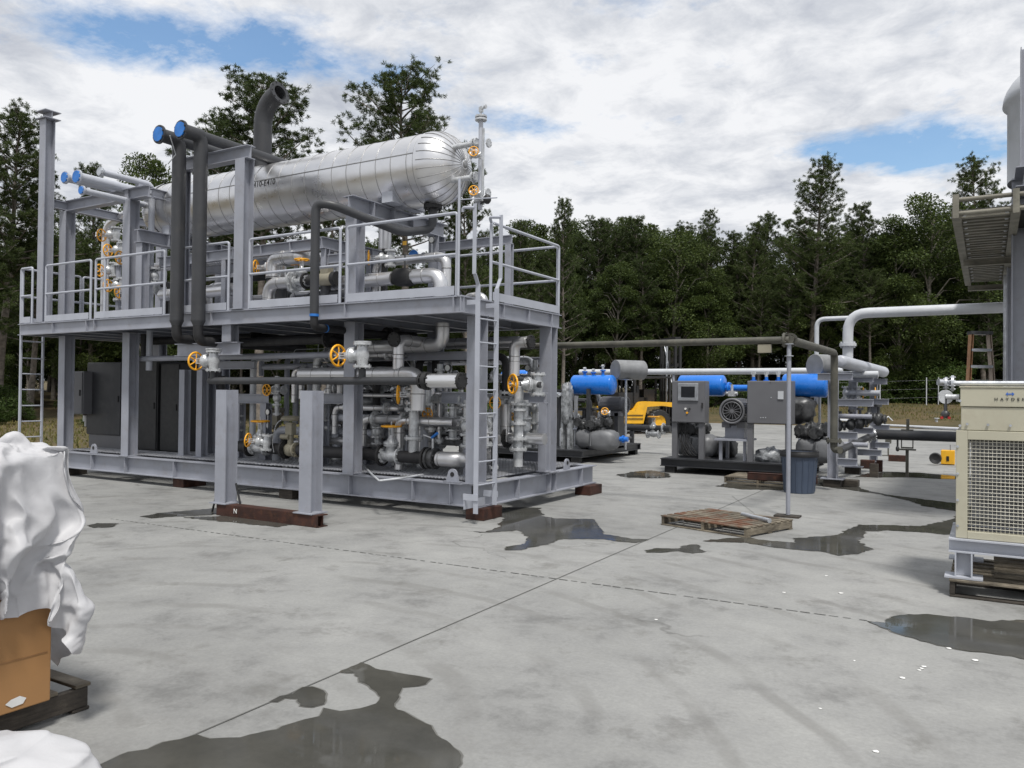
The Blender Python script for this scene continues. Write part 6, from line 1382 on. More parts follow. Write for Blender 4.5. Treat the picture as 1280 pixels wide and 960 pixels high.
# crumpled sheeting: a cloth-like shell with real folds, lofted around the load
def clothtop(name, label, cx, cy, prof, seed=0, seg=150, sub=10, hem=None, mat_=TARP, sq=.45, amp=.05):
    """prof: list of (z, half_x, half_y, dx, dy) from hem to top"""
    b = MB(); rows = []
    n = (len(prof)-1)*sub+1
    for i in range(n):
        t = i/sub; k = min(int(t), len(prof)-2); f = t-k; f2 = f*f*(3-2*f)
        p = [a+(c-a)*(f2 if j else f) for j, (a, c) in enumerate(zip(prof[k], prof[k+1]))]
        row = []
        for s_ in range(seg):
            a = 2*pi*s_/seg; c_, s2 = cos(a), sin(a)
            x = math.copysign(abs(c_)**sq, c_)*p[1]; y = math.copysign(abs(s2)**sq, s2)*p[2]; z = p[0]
            P = Vector((cx+x+p[3], cy+y+p[4], z)); q = P*1.0+Vector((seed, seed*2.3, 0))
            # sharp creases: ridged noise at two scales, stretched along different diagonals
            r1 = 1-abs(noise.noise(Vector((q.x*1.6+q.z*1.8, q.y*1.6, q.z*1.9)))*2.2)
            r2 = 1-abs(noise.noise(Vector((q.x*3.9-q.z*3.1, q.y*3.9+q.z*1.3, q.z*3.2)))*2.0)
            r3 = 1-abs(noise.noise(Vector((q.x*9, q.y*9+q.z*5, q.z*9)))*2.0)
            d = amp*(1.5*(r1-.5)+.75*(r2-.5)+.22*(r3-.5))
            nrm = Vector((x/max(p[1], .01)**1, y/max(p[2], .01), .25)).normalized()
            edge = min(1, i/4)
            P += nrm*d*(.6+.4*edge)
            if i == 0 and hem: P.z += hem(a)
            elif hem and i < sub: P.z += hem(a)*(1-i/sub)
            row.append(P)
        rows.append(row)
    vs = [p for r_ in rows for p in r_]; fs = [(i*seg+k, i*seg+(k+1) % seg, (i+1)*seg+(k+1) % seg, (i+1)*seg+k) for i in range(n-1) for k in range(seg)]
    b.add(vs, fs, 0, True)
    top = rows[-1]; c = sum(top, Vector())/len(top); o0 = len(b.v); b.v.append(tuple(c))
    base = (n-1)*seg
    for k in range(seg): b.f.append((base+k, base+(k+1) % seg, o0)); b.m.append(0); b.s.append(True)
    o = b.build(name, mat_); tag(o, label, 'plastic sheet'); 
    sm = o.modifiers.new('thick', 'SOLIDIFY'); sm.thickness = .002
    return o
cxx, cyy = bxX-.58, bxY-.55
# rest shape of the draped sheet, grid of offsets in millimetres, row by row
SHEET = [-1034,-1254,-492,24,-9,26,18,-7,29,19,-4,35,26,-2,44,22,2,48,17,-4,48,19,-7,49,28,2,53,11,48,38,26,30,-25,17,21,-21,
48,-2,-3,47,1,-1,40,1,-6,45,-7,-5,29,25,-8,50,0,25,56,-4,55,50,-2,47,35,4,18,36,6,-4,39,3,5,33,15,22,33,6,38,32,21,37,
13,43,26,-15,41,17,13,12,-1,23,-12,-14,20,-6,-21,20,22,-21,32,15,-29,52,9,-22,43,-41,11,37,-45,19,-7,50,-30,18,14,-44,
13,-14,-22,16,-32,-5,19,-37,-7,18,-21,-18,18,-3,-29,11,24,-38,16,34,-34,29,46,-21,42,40,-14,21,38,-23,-15,1,-49,-10,
-8,-51,5,5,-52,16,13,-35,8,23,-16,-14,33,-9,-33,-10,-26,-25,-19,-32,-1208,-345,81,25,-7,23,14,-17,24,20,4,33,29,6,45,
24,-5,53,23,-1,55,26,-4,53,32,5,51,29,47,18,4,40,-24,35,7,-4,47,-6,3,45,-2,-2,32,1,-4,34,1,-6,36,5,4,47,-8,25,54,-5,
49,48,5,42,37,-1,12,34,18,-9,35,18,-1,31,16,25,35,6,35,36,-1,35,26,39,24,-7,50,15,11,17,2,25,-14,-11,18,14,-23,16,25,
-23,38,2,-30,53,0,-22,31,-43,7,31,-35,25,17,41,-23,31,2,-39,16,-9,-13,3,-36,7,22,-33,-5,25,-2,-20,12,14,-30,4,25,-38,
9,33,-36,26,38,-27,28,39,-23,-5,27,-33,-19,-3,-43,-6,5,-48,12,14,-48,11,16,-36,-10,14,-26,-28,-8,-26,-28,-13,-27,-14,
-6,-38,-1186,-326,117,22,-12,22,16,-14,25,24,4,35,29,18,43,22,-10,59,28,-2,57,32,-3,50,37,13,37,20,45,2,33,28,-6,43,4,
1,40,-11,6,34,10,-1,29,-4,-4,30,-6,-2,36,-8,8,47,2,23,52,9,31,46,8,26,38,7,8,34,5,-6,36,0,18,28,21,24,31,22,27,37,-12,
30,30,32,23,8,54,17,13,22,3,27,-12,-12,13,25,-25,28,9,-24,33,-9,-28,48,-2,-18,40,-17,3,17,-33,27,33,9,-18,26,-4,-18,
22,-17,-4,9,-31,6,29,-1,-9,25,15,-22,13,18,-30,1,25,-39,-11,35,-37,18,35,-34,4,33,-36,-16,13,-41,-13,6,-42,-2,9,-47,3,
9,-46,-5,9,-39,-21,-7,-33,-34,-7,-29,-19,7,-31,4,2,-41,-1174,-325,165,20,-18,21,20,-9,28,24,-3,39,29,24,43,44,17,49,
28,-6,51,22,-13,46,33,0,29,34,34,6,48,15,8,48,6,9,31,10,2,22,8,-3,28,0,-5,34,-5,1,42,6,4,47,11,9,46,10,16,43,5,18,39,
7,1,34,0,15,19,-10,25,25,23,18,29,0,29,45,-12,25,48,21,22,1,57,18,22,27,3,34,-2,-11,13,2,-29,27,-7,-24,35,7,-21,42,19,
-10,36,-2,3,29,-26,2,33,-24,-1,19,-31,-1,24,-14,1,29,0,-1,24,18,-14,18,21,-23,1,21,-33,-14,27,-41,1,41,-40,-7,28,-41,
-11,11,-43,-7,6,-41,-9,10,-44,-4,6,-47,-3,4,-47,-9,5,-41,-20,5,-36,-30,7,-35,-14,15,-33,19,12,-34,-1171,-336,215,12,
-23,23,14,-13,31,26,-2,42,37,7,47,47,29,47,8,-4,34,22,-10,31,40,-5,24,51,14,17,61,8,22,51,12,17,23,22,1,14,20,-10,30,
6,-6,40,-13,6,49,-5,10,45,23,7,45,6,-2,41,22,2,38,14,5,31,-2,19,-4,-12,23,19,-12,21,30,-5,25,52,-4,21,62,9,21,11,55,
19,28,40,3,30,12,-12,15,-32,-26,27,-16,-26,36,24,-12,37,39,-1,39,13,1,31,-29,-4,24,-52,-8,31,-40,-2,37,-1,1,23,19,-6,
14,27,-16,3,25,-28,-19,19,-36,-4,47,-42,-26,30,-51,-10,-24,-41,-2,-8,-40,4,7,-43,-9,25,-43,-7,16,-46,-2,7,-48,-5,19,
-41,-8,21,-33,-14,15,-35,1,12,-39,14,16,-31,-1178,-342,266,5,-22,26,-2,-21,34,27,-1,41,38,2,49,43,34,40,13,7,19,12,
-24,23,33,-5,20,58,-3,22,70,1,29,55,11,24,27,28,5,14,29,-9,32,12,-2,51,-12,10,59,-16,14,50,9,7,45,12,-4,34,31,-4,26,
29,1,19,6,16,3,-21,23,-6,-19,15,28,-9,18,57,-6,19,70,-4,20,40,43,16,31,45,6,24,26,-5,20,-27,-22,23,-21,-22,34,24,-10,
37,38,2,31,23,0,31,-28,-10,21,-59,-18,42,-40,-11,39,4,-7,14,31,-10,-1,29,-25,-7,28,-30,-15,34,-38,-19,31,-47,-15,-43,
-49,-7,-31,-41,-7,-1,-40,0,21,-43,0,30,-46,-13,25,-41,-4,32,-41,11,39,-39,10,33,-30,11,17,-32,4,8,-44,9,16,-39,-1167,
-391,316,-19,-6,37,-10,4,36,14,-7,39,36,2,40,47,28,28,28,23,-1,13,-12,18,-1,-23,26,43,-11,25,68,0,28,55,7,27,33,26,10,
24,29,-3,48,18,2,62,-6,12,66,-21,23,55,-13,12,38,33,-5,16,45,-13,16,32,-7,16,-3,16,-3,-21,18,2,-18,18,22,-11,17,51,-9,
18,67,-8,21,67,10,17,46,42,8,25,39,1,24,-3,-14,16,-1,-25,28,3,-11,25,22,0,38,9,-6,33,-27,-16,26,-47,-20,45,-24,-13,30,
18,-17,-1,29,-25,-6,23,-32,-5,30,-31,-5,44,-35,-33,-11,-59,-18,-52,-52,-12,-30,-32,-9,12,-37,2,33,-35,9,37,-40,-9,34,
-38,11,42,-42,33,45,-40,39,28,-28,25,14,-27,1,15,-44,-4,19,-48,-1203,-424,377,17,-7,39,-13,13,33,-11,14,20,26,-4,28,
43,22,15,29,30,-6,25,-1,5,-10,-22,25,4,-33,39,59,-3,28,50,16,19,35,27,4,37,15,15,63,10,8,66,-7,15,70,-26,25,59,4,11,
25,41,-15,11,46,-18,20,26,5,24,0,16,9,-12,16,-3,-19,20,13,-13,18,40,-12,19,58,-14,22,69,-4,19,70,19,9,42,40,0,7,36,
-13,28,11,-20,16,-17,-13,23,-6,-3,43,-7,-13,35,-27,-21,38,-25,-15,36,7,-14,2,27,-30,-4,24,-34,3,22,-36,0,26,-33,-10,
33,-32,-31,-34,-54,-21,-36,-55,4,-3,-43,7,9,-31,0,36,-28,4,43,-39,-2,40,-39,30,43,-41,49,40,-36,50,23,-27,27,21,-23,
-7,23,-36,-14,21,-55,-1240,-447,423,39,14,23,8,9,18,-28,1,17,0,-13,22,34,17,5,36,26,-1,25,15,-3,0,-16,25,-16,-33,38,
36,-12,31,43,20,13,38,22,13,44,-7,20,70,10,9,68,7,11,67,-13,19,49,10,12,18,39,-25,21,41,-1,28,16,13,25,-10,17,24,-4,
17,10,-8,18,14,-9,12,34,-14,18,49,-18,23,60,-16,23,74,4,13,55,37,1,14,46,-9,24,18,-16,15,-17,-18,13,-41,-12,46,-15,
-16,45,-19,-17,37,4,-12,-5,30,-27,-5,28,-32,12,25,-35,14,19,-40,12,17,-30,-26,6,-24,-17,-7,-52,-5,-7,-59,-1,3,-45,13,
8,-37,7,31,-31,2,46,-35,20,43,-40,41,34,-39,43,31,-36,34,29,-30,14,29,-28,-8,24,-32,-26,18,-48,-1242,-454,443,43,25,
-21,16,4,24,-32,-19,24,-12,-25,33,24,15,-6,36,23,1,31,21,7,14,-9,23,-18,-29,39,16,-19,33,41,11,17,38,23,10,52,-4,16,
65,-5,14,66,31,0,55,3,12,34,10,19,23,36,-17,32,29,6,37,-1,17,31,-26,20,28,0,20,23,6,16,25,2,6,39,-8,9,48,-19,21,50,
-21,28,66,-9,20,53,39,-1,23,37,-4,26,12,-12,14,-10,-18,11,-43,-13,50,-19,-18,51,-9,-12,8,36,-28,-25,29,-27,5,30,-28,
25,21,-39,36,-1,-35,-6,20,-34,-3,13,-34,-4,9,-45,-9,5,-52,-1,8,-45,0,11,-40,5,28,-34,20,44,-38,45,29,-38,33,30,-41,19,
32,-39,7,33,-36,-7,27,-36,-17,11,-34,-24,13,-34,-1216,-443,449,30,24,-30,7,-6,18,-25,-23,37,-6,-22,35,34,-3,-1,39,1,
-2,28,30,5,11,10,23,-9,-25,39,14,-16,30,41,12,12,41,2,18,54,-6,15,62,2,13,56,20,2,32,29,-3,34,21,20,30,29,-7,44,16,14,
44,-21,24,40,-34,29,34,-2,24,26,5,7,28,21,2,46,15,2,52,-21,21,48,-21,26,56,-14,25,45,37,-1,27,29,-2,32,11,-10,12,-16,
-13,16,-33,-9,52,-12,-17,33,22,-27,-16,29,-33,9,18,-28,18,25,-25,23,10,-32,18,10,-38,-8,33,-42,0,21,-38,-6,13,-41,-3,
10,-47,1,10,-44,7,9,-40,16,21,-34,21,38,-37,38,30,-41,21,27,-43,1,32,-44,-18,29,-45,-24,10,-41,-13,1,-36,-18,5,-30,
-1186,-413,485,8,20,-33,7,-13,16,-3,-20,36,-11,-13,25,37,-21,1,45,-17,-6,27,20,7,-4,27,20,1,-13,39,32,-6,19,31,-7,21,
47,-5,17,60,-7,17,58,15,8,45,19,4,11,36,-10,30,31,7,42,11,17,55,13,19,56,-30,33,41,-46,33,39,-12,20,28,23,5,25,46,-7,
64,14,7,57,-20,18,38,-19,23,41,-15,23,45,21,-1,33,38,-9,24,-27,-10,24,16,-8,23,-34,6,47,14,-26,-3,31,-36,30,7,-34,26,
12,-30,7,16,-17,-9,17,-20,-3,33,-42,2,38,-47,-3,30,-42,3,18,-39,5,13,-46,8,12,-43,9,12,-39,24,17,-32,29,26,-36,21,27,
-44,1,24,-47,-19,29,-52,-41,9,-49,-29,-23,-39,-12,15,-36,-1,18,-34,-1144,-381,498,20,-3,-8,25,-18,10,-24,-1,29,-23,
-16,14,40,-22,-10,32,-32,6,26,-1,12,-7,29,21,16,13,28,29,-4,11,35,-4,11,36,-22,30,67,-7,20,56,17,7,40,20,6,2,37,-7,27,
29,7,51,13,19,60,3,27,60,-25,34,39,-45,33,42,-10,21,27,36,-1,41,44,-3,71,-1,13,56,-8,10,31,-12,12,23,-12,21,36,4,17,
39,28,-1,7,-18,-21,49,6,-4,51,-1,2,26,22,-38,25,21,-36,20,19,-33,7,15,-30,-20,7,-14,0,24,-20,3,34,-40,-4,40,-49,5,33,
-42,3,20,-40,6,15,-47,12,16,-42,18,16,-38,21,17,-34,21,17,-36,15,17,-42,-10,18,-51,-33,13,-54,-43,-23,-47,-33,-8,-42,
-3,23,-32,12,25,-32,-1115,-347,444,38,-18,26,10,-13,33,-31,-7,25,-20,-30,20,40,-23,-14,25,-37,8,8,-21,17,9,23,22,-5,
29,16,35,14,-1,39,3,6,33,-32,33,63,-20,31,60,16,11,41,20,8,1,38,-4,31,28,11,56,11,24,58,-3,27,56,-12,30,42,-29,29,38,
-5,23,30,36,-4,60,10,13,67,4,10,49,0,6,22,-10,7,17,9,9,27,4,24,22,6,-2,43,4,-5,58,8,1,62,5,-10,24,25,-50,13,25,-43,0,
17,-33,-12,5,-28,-6,13,-17,9,26,-19,2,35,-40,15,38,-48,25,25,-40,-1,25,-41,-11,23,-45,8,19,-43,25,18,-36,20,15,-34,13,
10,-36,-2,9,-44,-20,6,-51,-35,-15,-49,-37,-20,-46,-17,15,-45,6,24,-32,24,12,-27,-1123,-314,411,25,-18,45,12,-20,42,
-11,-13,33,-20,-36,23,31,-30,-11,9,-38,8,4,-15,14,17,0,27,11,19,13,19,34,-6,34,19,-7,33,-30,31,58,-32,42,62,11,17,43,
18,12,7,39,-1,38,25,17,58,3,26,52,-12,23,47,-12,25,45,10,24,38,4,23,40,18,7,57,8,11,59,4,6,43,1,4,21,6,-2,11,5,12,27,
12,17,36,17,-14,49,10,-10,59,9,-1,59,4,-2,21,16,-49,1,15,-48,1,15,-34,1,11,-23,-1,15,-18,10,29,-25,17,27,-41,39,25,
-44,21,30,-40,-5,27,-40,-23,25,-41,-2,26,-38,20,20,-38,5,11,-35,-1,4,-37,-12,-5,-43,-21,-14,-45,-23,-13,-46,-7,1,-48,
6,11,-46,7,16,-32,13,18,-24,-1161,-300,400,13,-19,49,4,-23,45,21,2,37,6,-35,26,1,-50,8,-6,-31,-1,11,-13,21,15,-3,28,
27,-3,15,34,25,-7,13,37,-15,45,-12,19,46,-38,46,60,0,25,47,17,15,11,38,3,45,15,23,60,-6,30,51,-4,19,41,-2,27,38,21,13,
35,23,9,41,17,2,51,14,0,50,7,1,40,3,3,23,6,4,19,3,12,37,13,5,46,13,-19,52,8,-3,57,8,0,54,4,4,25,12,-42,4,13,-46,1,11,
-35,0,11,-26,7,21,-25,21,27,-35,38,10,-38,28,32,-43,11,31,-37,-26,24,-32,-30,26,-36,2,30,-39,-5,14,-40,-10,-9,-32,-7,
-3,-36,-9,-2,-41,-4,-2,-43,4,-1,-44,12,2,-44,16,-5,-39,12,7,-35,6,20,-28,-1196,-282,385,-10,-25,49,-8,-22,46,14,-22,
33,37,-2,38,9,-32,23,-8,-33,7,6,-13,25,12,-6,29,29,-13,17,47,7,-4,15,39,-19,46,0,10,45,-30,39,56,-9,30,47,9,20,19,34,
8,51,-1,30,64,9,28,53,22,18,28,-7,34,31,27,1,25,29,-13,37,20,-19,48,14,-6,45,9,2,38,8,5,28,4,8,30,6,6,45,7,-3,57,4,
-11,54,6,-3,51,6,12,51,6,-1,32,7,-32,7,12,-43,3,12,-37,8,12,-30,18,18,-34,23,23,-42,10,14,-48,30,31,-32,5,28,-33,-37,
19,-28,-23,36,-34,-21,26,-36,-20,15,-38,-2,9,-35,6,-2,-35,9,-5,-37,14,-13,-37,19,-17,-39,15,-9,-38,15,-7,-38,9,9,-37,
7,14,-33,-1252,-287,356,-14,-40,46,-6,1,50,2,-14,41,33,-22,39,39,-13,40,23,-3,23,-5,-7,28,0,-5,28,24,-22,22,48,-14,5,
29,28,-17,42,-5,5,51,0,27,49,-11,26,40,-3,25,28,24,16,51,15,18,67,39,9,47,7,50,26,-10,44,32,21,-2,26,26,-21,24,28,-43,
47,18,-22,44,12,-11,40,10,6,34,8,3,32,5,12,48,1,-7,61,-5,-14,57,-1,5,46,4,9,45,1,-9,40,13,-13,15,16,-31,3,14,-38,7,15,
-36,11,17,-40,10,18,-47,10,17,-46,22,26,-36,7,28,-29,-30,21,-28,-28,37,-33,-22,39,-35,-11,35,-35,8,10,-33,19,-12,-33,
18,-18,-31,19,-22,-35,20,-25,-34,10,-11,-39,13,-3,-39,12,4,-39,6,10,-36,-1286,-315,318,-23,-3,70,-12,2,53,21,2,33,40,
-24,35,45,-21,31,11,5,45,19,2,32,16,-8,28,8,-19,34,21,-33,28,36,1,-1,46,-6,3,49,2,19,45,8,15,39,13,7,28,15,21,49,34,
-9,63,32,30,39,-10,72,32,0,44,32,16,-1,33,19,-25,26,30,-57,34,21,-60,51,24,-3,44,13,4,38,5,3,35,2,8,42,-3,-9,60,-10,0,
56,-7,-9,49,-5,2,41,4,13,33,15,-16,29,23,-16,9,17,-35,4,18,-36,7,19,-40,7,20,-44,5,21,-44,6,19,-49,7,25,-35,-19,23,
-31,-19,39,-34,-18,46,-35,-4,43,-31,20,3,-26,27,-32,-21,21,-14,-35,18,-15,-40,12,-15,-36,8,-3,-40,8,1,-40,-11,-2,-40,
6,4,-36,-1276,-316,309,-29,-7,66,12,1,42,28,-7,26,39,-14,36,44,-16,41,24,-5,42,14,6,38,9,1,37,10,-15,36,3,-26,39,27,
-20,27,47,0,4,49,14,3,40,8,-1,35,9,1,30,14,10,43,28,-1,51,18,48,37,-8,62,37,11,30,32,14,-3,34,18,-22,26,17,-67,43,33,
-52,57,28,-5,43,10,15,42,2,-2,40,-3,0,39,-5,-6,51,-9,0,54,-9,0,48,-7,-4,41,2,12,30,15,-13,29,24,-8,23,23,-24,4,22,-35,
12,23,-38,-1,22,-41,-9,18,-47,14,22,-52,6,19,-46,-3,20,-32,-2,29,-40,-13,48,-33,-3,41,-27,22,-12,-25,35,-22,-25,10,3,
-39,7,-4,-36,8,-6,-35,-7,2,-41,-30,-7,-36,-3,2,-42,22,6,-34,-1252,-328,298,-31,-9,67,3,-10,51,26,-1,27,35,-9,35,38,-6,
41,23,-1,41,11,4,39,11,0,35,22,-11,32,16,-20,34,22,-14,32,45,1,2,45,6,0,36,-2,4,33,1,1,32,11,2,36,16,20,47,16,32,46,
-6,19,32,10,11,31,9,-11,27,28,-4,38,27,-34,47,24,-34,55,19,-7,48,8,9,42,0,13,42,3,-10,40,-4,-2,48,-9,-3,50,-8,1,44,-5,
0,39,7,4,30,20,-6,29,27,-1,32,23,-14,16,21,-34,6,24,-40,12,23,-40,-18,17,-44,14,22,-58,23,12,-46,7,7,-35,5,21,-40,-20,
50,-29,7,26,-36,23,-17,-25,27,4,-35,6,13,-37,-5,5,-32,-11,5,-37,-27,2,-46,-38,-5,-29,14,3,-38,41,1,-20,-1244,-335,276,
-30,-10,70,-13,-13,61,12,-7,37,30,-1,31,29,1,37,21,3,36,18,4,32,21,-3,29,22,-14,29,22,-17,29,25,-12,32,38,-5,21,41,-4,
9,39,-4,-7,35,3,-3,33,9,1,40,12,10,47,3,6,36,11,7,27,22,-1,29,25,-5,37,13,-2,43,17,-1,47,15,-10,51,10,-3,48,8,7,47,9,
-6,43,6,3,39,-3,-6,49,-7,1,46,-6,-3,39,1,1,35,15,0,28,28,0,27,29,8,37,22,-7,32,19,-28,10,19,-44,7,20,-42,-7,19,-48,36,
9,-52,32,-10,-40,9,-2,-34,-10,37,-37,-9,40,-41,13,6,-46,4,11,-31,2,17,-39,-3,13,-32,-16,1,-27,-26,-9,-31,-25,3,-39,2,
6,-34,32,9,-27,40,1,-13,-1240,-331,248,-30,-9,69,-21,-10,63,0,-7,44,20,1,34,25,5,30,26,7,24,25,0,22,24,-11,21,24,-23,
21,19,-22,26,9,-5,39,27,-8,31,44,-9,4,44,7,2,37,10,10,34,7,1,40,8,-1,39,13,5,27,28,3,24,35,-11,30,26,-7,40,3,4,50,-2,
8,54,1,2,53,8,-1,50,12,-1,48,10,7,42,5,4,38,-2,-14,46,-6,-5,42,-3,6,34,7,-4,33,22,-6,30,37,14,25,27,31,35,21,-17,41,
15,-33,28,17,-41,3,16,-48,31,1,-43,44,-17,-42,31,-21,-39,5,14,-43,-13,39,-45,-7,36,-45,-13,17,-47,-18,17,-31,-12,10,
-35,-13,-1,-31,-18,-10,-25,-19,0,-27,13,13,-28,24,7,-29,24,17,-25,29,14,-24,-1210,-388,232,-24,14,62,-22,10,55,-2,-5,
41,15,8,30,24,1,23,21,-1,19,16,-14,14,19,-17,14,21,-9,25,15,-1,37,1,0,42,14,-4,41,41,-5,21,45,5,4,40,12,-1,34,6,-1,37,
7,7,33,17,2,25,32,-2,25,36,-4,30,23,-6,40,0,3,52,-3,11,56,1,-1,54,9,0,51,11,-3,51,6,-3,45,4,6,37,0,-3,38,-4,-6,38,-1,
-4,31,10,4,33,24,-2,28,31,26,32,32,16,40,18,-20,50,13,-23,33,14,-39,21,2,-45,37,-13,-35,44,-21,-41,29,-11,-41,2,17,
-45,-13,36,-49,-24,34,-48,-39,10,-45,-26,-2,-33,-16,8,-31,-13,2,-30,-10,7,-26,13,15,-22,19,15,-24,18,18,-26,21,16,-29,
14,8,-34,-1174,-404,223,-9,1,57,-9,8,45,-6,14,26,21,-1,24,14,-16,20,9,-17,15,14,2,17,8,8,25,9,5,32,8,1,40,5,3,44,10,0,
47,38,-4,34,49,6,-10,38,4,14,34,6,3,34,10,1,29,18,-2,25,26,6,29,26,2,28,25,-7,38,9,9,50,7,-7,54,9,-1,54,10,5,51,10,-4,
55,1,-12,49,-1,5,34,0,16,28,6,-11,31,3,-7,34,9,-3,35,19,3,32,28,10,37,17,-8,43,19,-11,57,22,-1,42,13,-33,29,-2,-38,3,
-18,-41,47,-17,-37,32,-8,-38,-4,12,-43,-19,26,-47,-29,21,-46,-38,0,-47,-20,9,-37,-21,6,-25,-8,15,-28,-1,13,-28,17,11,
-24,14,9,-27,15,15,-28,13,6,-34,9,-7,-40,-1170,-390,221,8,12,49,15,8,34,20,-11,21,15,-21,16,13,-6,17,6,13,23,-8,15,29,
-12,11,30,-2,9,37,6,8,42,14,5,46,24,-2,51,44,-2,41,50,7,-13,40,0,5,32,4,16,32,10,-5,25,17,-3,20,22,10,25,26,3,31,26,
-1,37,20,-6,47,15,-6,53,13,7,55,9,9,56,7,-2,56,0,-16,58,-5,-11,37,0,27,20,6,21,20,13,-9,31,10,-23,40,17,-12,38,23,-3,
39,18,-2,45,16,-1,59,16,2,48,6,-31,4,-8,-35,15,-11,-34,22,-16,-47,30,1,-35,-8,8,-44,-22,13,-45,-23,9,-42,-19,12,-43,
-11,9,-37,-11,6,-31,-13,14,-28,-5,13,-28,5,5,-31,10,-2,-34,14,-4,-29,7,5,-35,-2,14,-42,-1128,-387,206,20,-4,51,22,-3,
33,19,-21,19,20,-7,12,6,18,15,-7,19,31,-34,8,37,-25,26,40,-19,12,41,2,11,47,32,15,40,53,-5,47,51,-5,51,58,-1,-5,42,6,
-6,34,2,8,25,11,-2,21,16,2,16,20,14,23,27,-4,29,32,-5,33,33,-8,42,22,-5,52,13,15,60,2,18,57,3,-4,58,-1,-13,60,-7,-23,
54,-4,10,14,10,37,16,14,12,26,15,-36,45,20,-24,42,22,0,38,15,2,41,9,2,54,9,-8,39,-25,-19,8,6,-45,30,-13,-12,9,-4,-49,
6,5,-44,-17,7,-45,-17,11,-46,5,7,-41,12,-2,-38,0,19,-32,-8,11,-34,-13,5,-38,-8,3,-34,2,10,-29,4,6,-29,1,7,-29,-3,13,
-35,-5,16,-43,-1104,-440,168,19,-2,58,17,-9,38,14,-5,24,16,8,11,0,16,15,-18,15,34,-54,6,45,-30,45,46,-31,16,45,1,13,
52,39,6,48,71,-3,43,74,-3,31,66,-5,10,44,1,3,25,14,-7,24,12,-6,19,17,6,15,19,13,24,29,2,24,40,-27,26,46,0,42,24,-9,55,
1,-1,58,-16,15,52,9,19,58,6,0,64,-6,-13,61,-5,-17,27,9,29,13,19,22,29,18,-35,50,22,-20,40,19,3,31,12,12,34,3,-8,45,
-12,4,48,-22,-18,18,-2,-34,21,-4,-35,10,-1,-36,-9,4,-46,-8,16,-51,3,15,-50,25,-14,-38,24,6,-35,21,-2,-37,-3,10,-34,
-18,2,-39,-17,5,-39,-7,6,-33,0,7,-29,-2,9,-28,-9,21,-31,-13,23,-38,-1106,-459,136,18,5,65,11,3,46,-3,0,23,16,14,14,-4,
12,22,-39,-4,30,-53,19,46,-24,49,50,-28,22,50,8,15,53,46,6,46,73,-7,42,75,-16,24,65,1,-4,43,6,2,23,18,8,20,17,2,20,18,
7,18,19,20,19,29,-15,22,42,-27,29,49,2,40,25,0,55,0,-3,49,-26,17,48,-4,-10,58,15,6,66,4,13,66,0,-13,50,6,-1,14,23,21,
34,21,-20,44,19,-1,35,17,9,28,13,-3,28,-1,-9,38,-15,-5,44,-23,-4,35,-15,-19,16,4,-38,0,6,-40,4,5,-50,20,10,-54,11,14,
-55,-1,-7,-52,33,8,-31,34,-1,-32,8,-5,-37,-12,1,-42,-17,4,-41,-11,4,-35,1,0,-30,-2,-2,-30,-13,-1,-36,-21,7,-36,-1119,
-403,137,1,12,72,-21,-16,45,-3,19,21,3,6,27,-11,-5,24,-33,6,30,-29,38,42,-18,39,48,-9,23,48,26,11,50,52,-4,42,63,-13,
40,52,12,42,54,8,-4,39,10,-4,25,17,4,23,16,6,25,16,11,25,18,17,38,16,-7,3,42,-20,34,40,5,44,14,2,47,-15,-9,50,-17,18,
42,18,-18,50,18,0,57,12,11,62,7,-7,59,9,-7,42,16,0,28,23,1,37,18,-5,33,13,-1,25,12,0,26,1,1,34,-14,-2,37,-20,-1,33,
-13,-10,25,6,-31,3,7,-46,20,5,-51,8,10,-64,0,8,-61,-2,1,-56,32,2,-47,38,8,-21,12,-5,-37,-5,-2,-44,-7,1,-43,-5,0,-36,
-1,-2,-32,-2,-4,-31,-2,-10,-36,-4,-12,-36,-1154,-371,153,-28,-9,67,-34,-25,45,-11,8,35,-1,11,25,-6,15,26,-13,26,30,
-24,29,39,-7,27,42,20,20,43,46,-2,44,54,-11,40,33,16,48,28,22,42,42,16,7,34,16,7,29,14,9,31,14,-1,33,16,1,35,13,11,35,
4,18,32,1,-21,32,25,-11,38,4,3,40,-2,16,41,24,7,40,37,-11,44,16,-10,48,11,-3,53,12,-1,58,10,-4,51,12,-6,43,18,4,27,27,
1,25,15,-7,29,5,-3,29,-4,-1,32,-11,-1,33,-11,-1,37,-5,-2,31,5,-24,7,3,-52,5,5,-62,3,7,-67,15,7,-59,13,10,-55,3,-2,-51,
24,2,-33,10,-4,-38,-4,-7,-45,-6,-11,-38,-1,-7,-35,1,-5,-34,0,-7,-34,1,-4,-37,4,2,-40,-1151,-366,172,-42,-28,56,-34,
-17,50,-7,11,39,9,19,27,-1,22,28,-25,19,32,-12,24,35,12,19,36,40,8,37,58,-4,40,43,13,47,6,26,49,11,23,41,30,21,22,29,
17,20,35,15,5,41,15,-5,39,13,-1,36,11,6,36,6,13,40,-4,8,40,-7,6,35,15,3,33,28,-12,32,30,-23,36,27,-7,45,10,1,48,6,-4,
47,6,-11,56,9,-4,58,13,2,55,14,25,40,18,17,13,19,-11,15,11,-23,33,-4,-8,30,-5,0,32,1,-2,38,6,1,40,3,-17,11,-1,-59,7,2,
-68,17,5,-65,12,12,-58,-9,3,-53,-1,2,-50,2,-9,-43,1,-15,-42,-5,-16,-42,0,-18,-35,5,-10,-37,4,-4,-36,3,-1,-36,-3,-11,
-37,1,3,-49,-1133,-337,187,-46,-36,38,-30,-8,52,5,15,38,24,14,25,-14,20,33,-18,16,40,0,16,38,17,14,28,47,3,33,54,13,
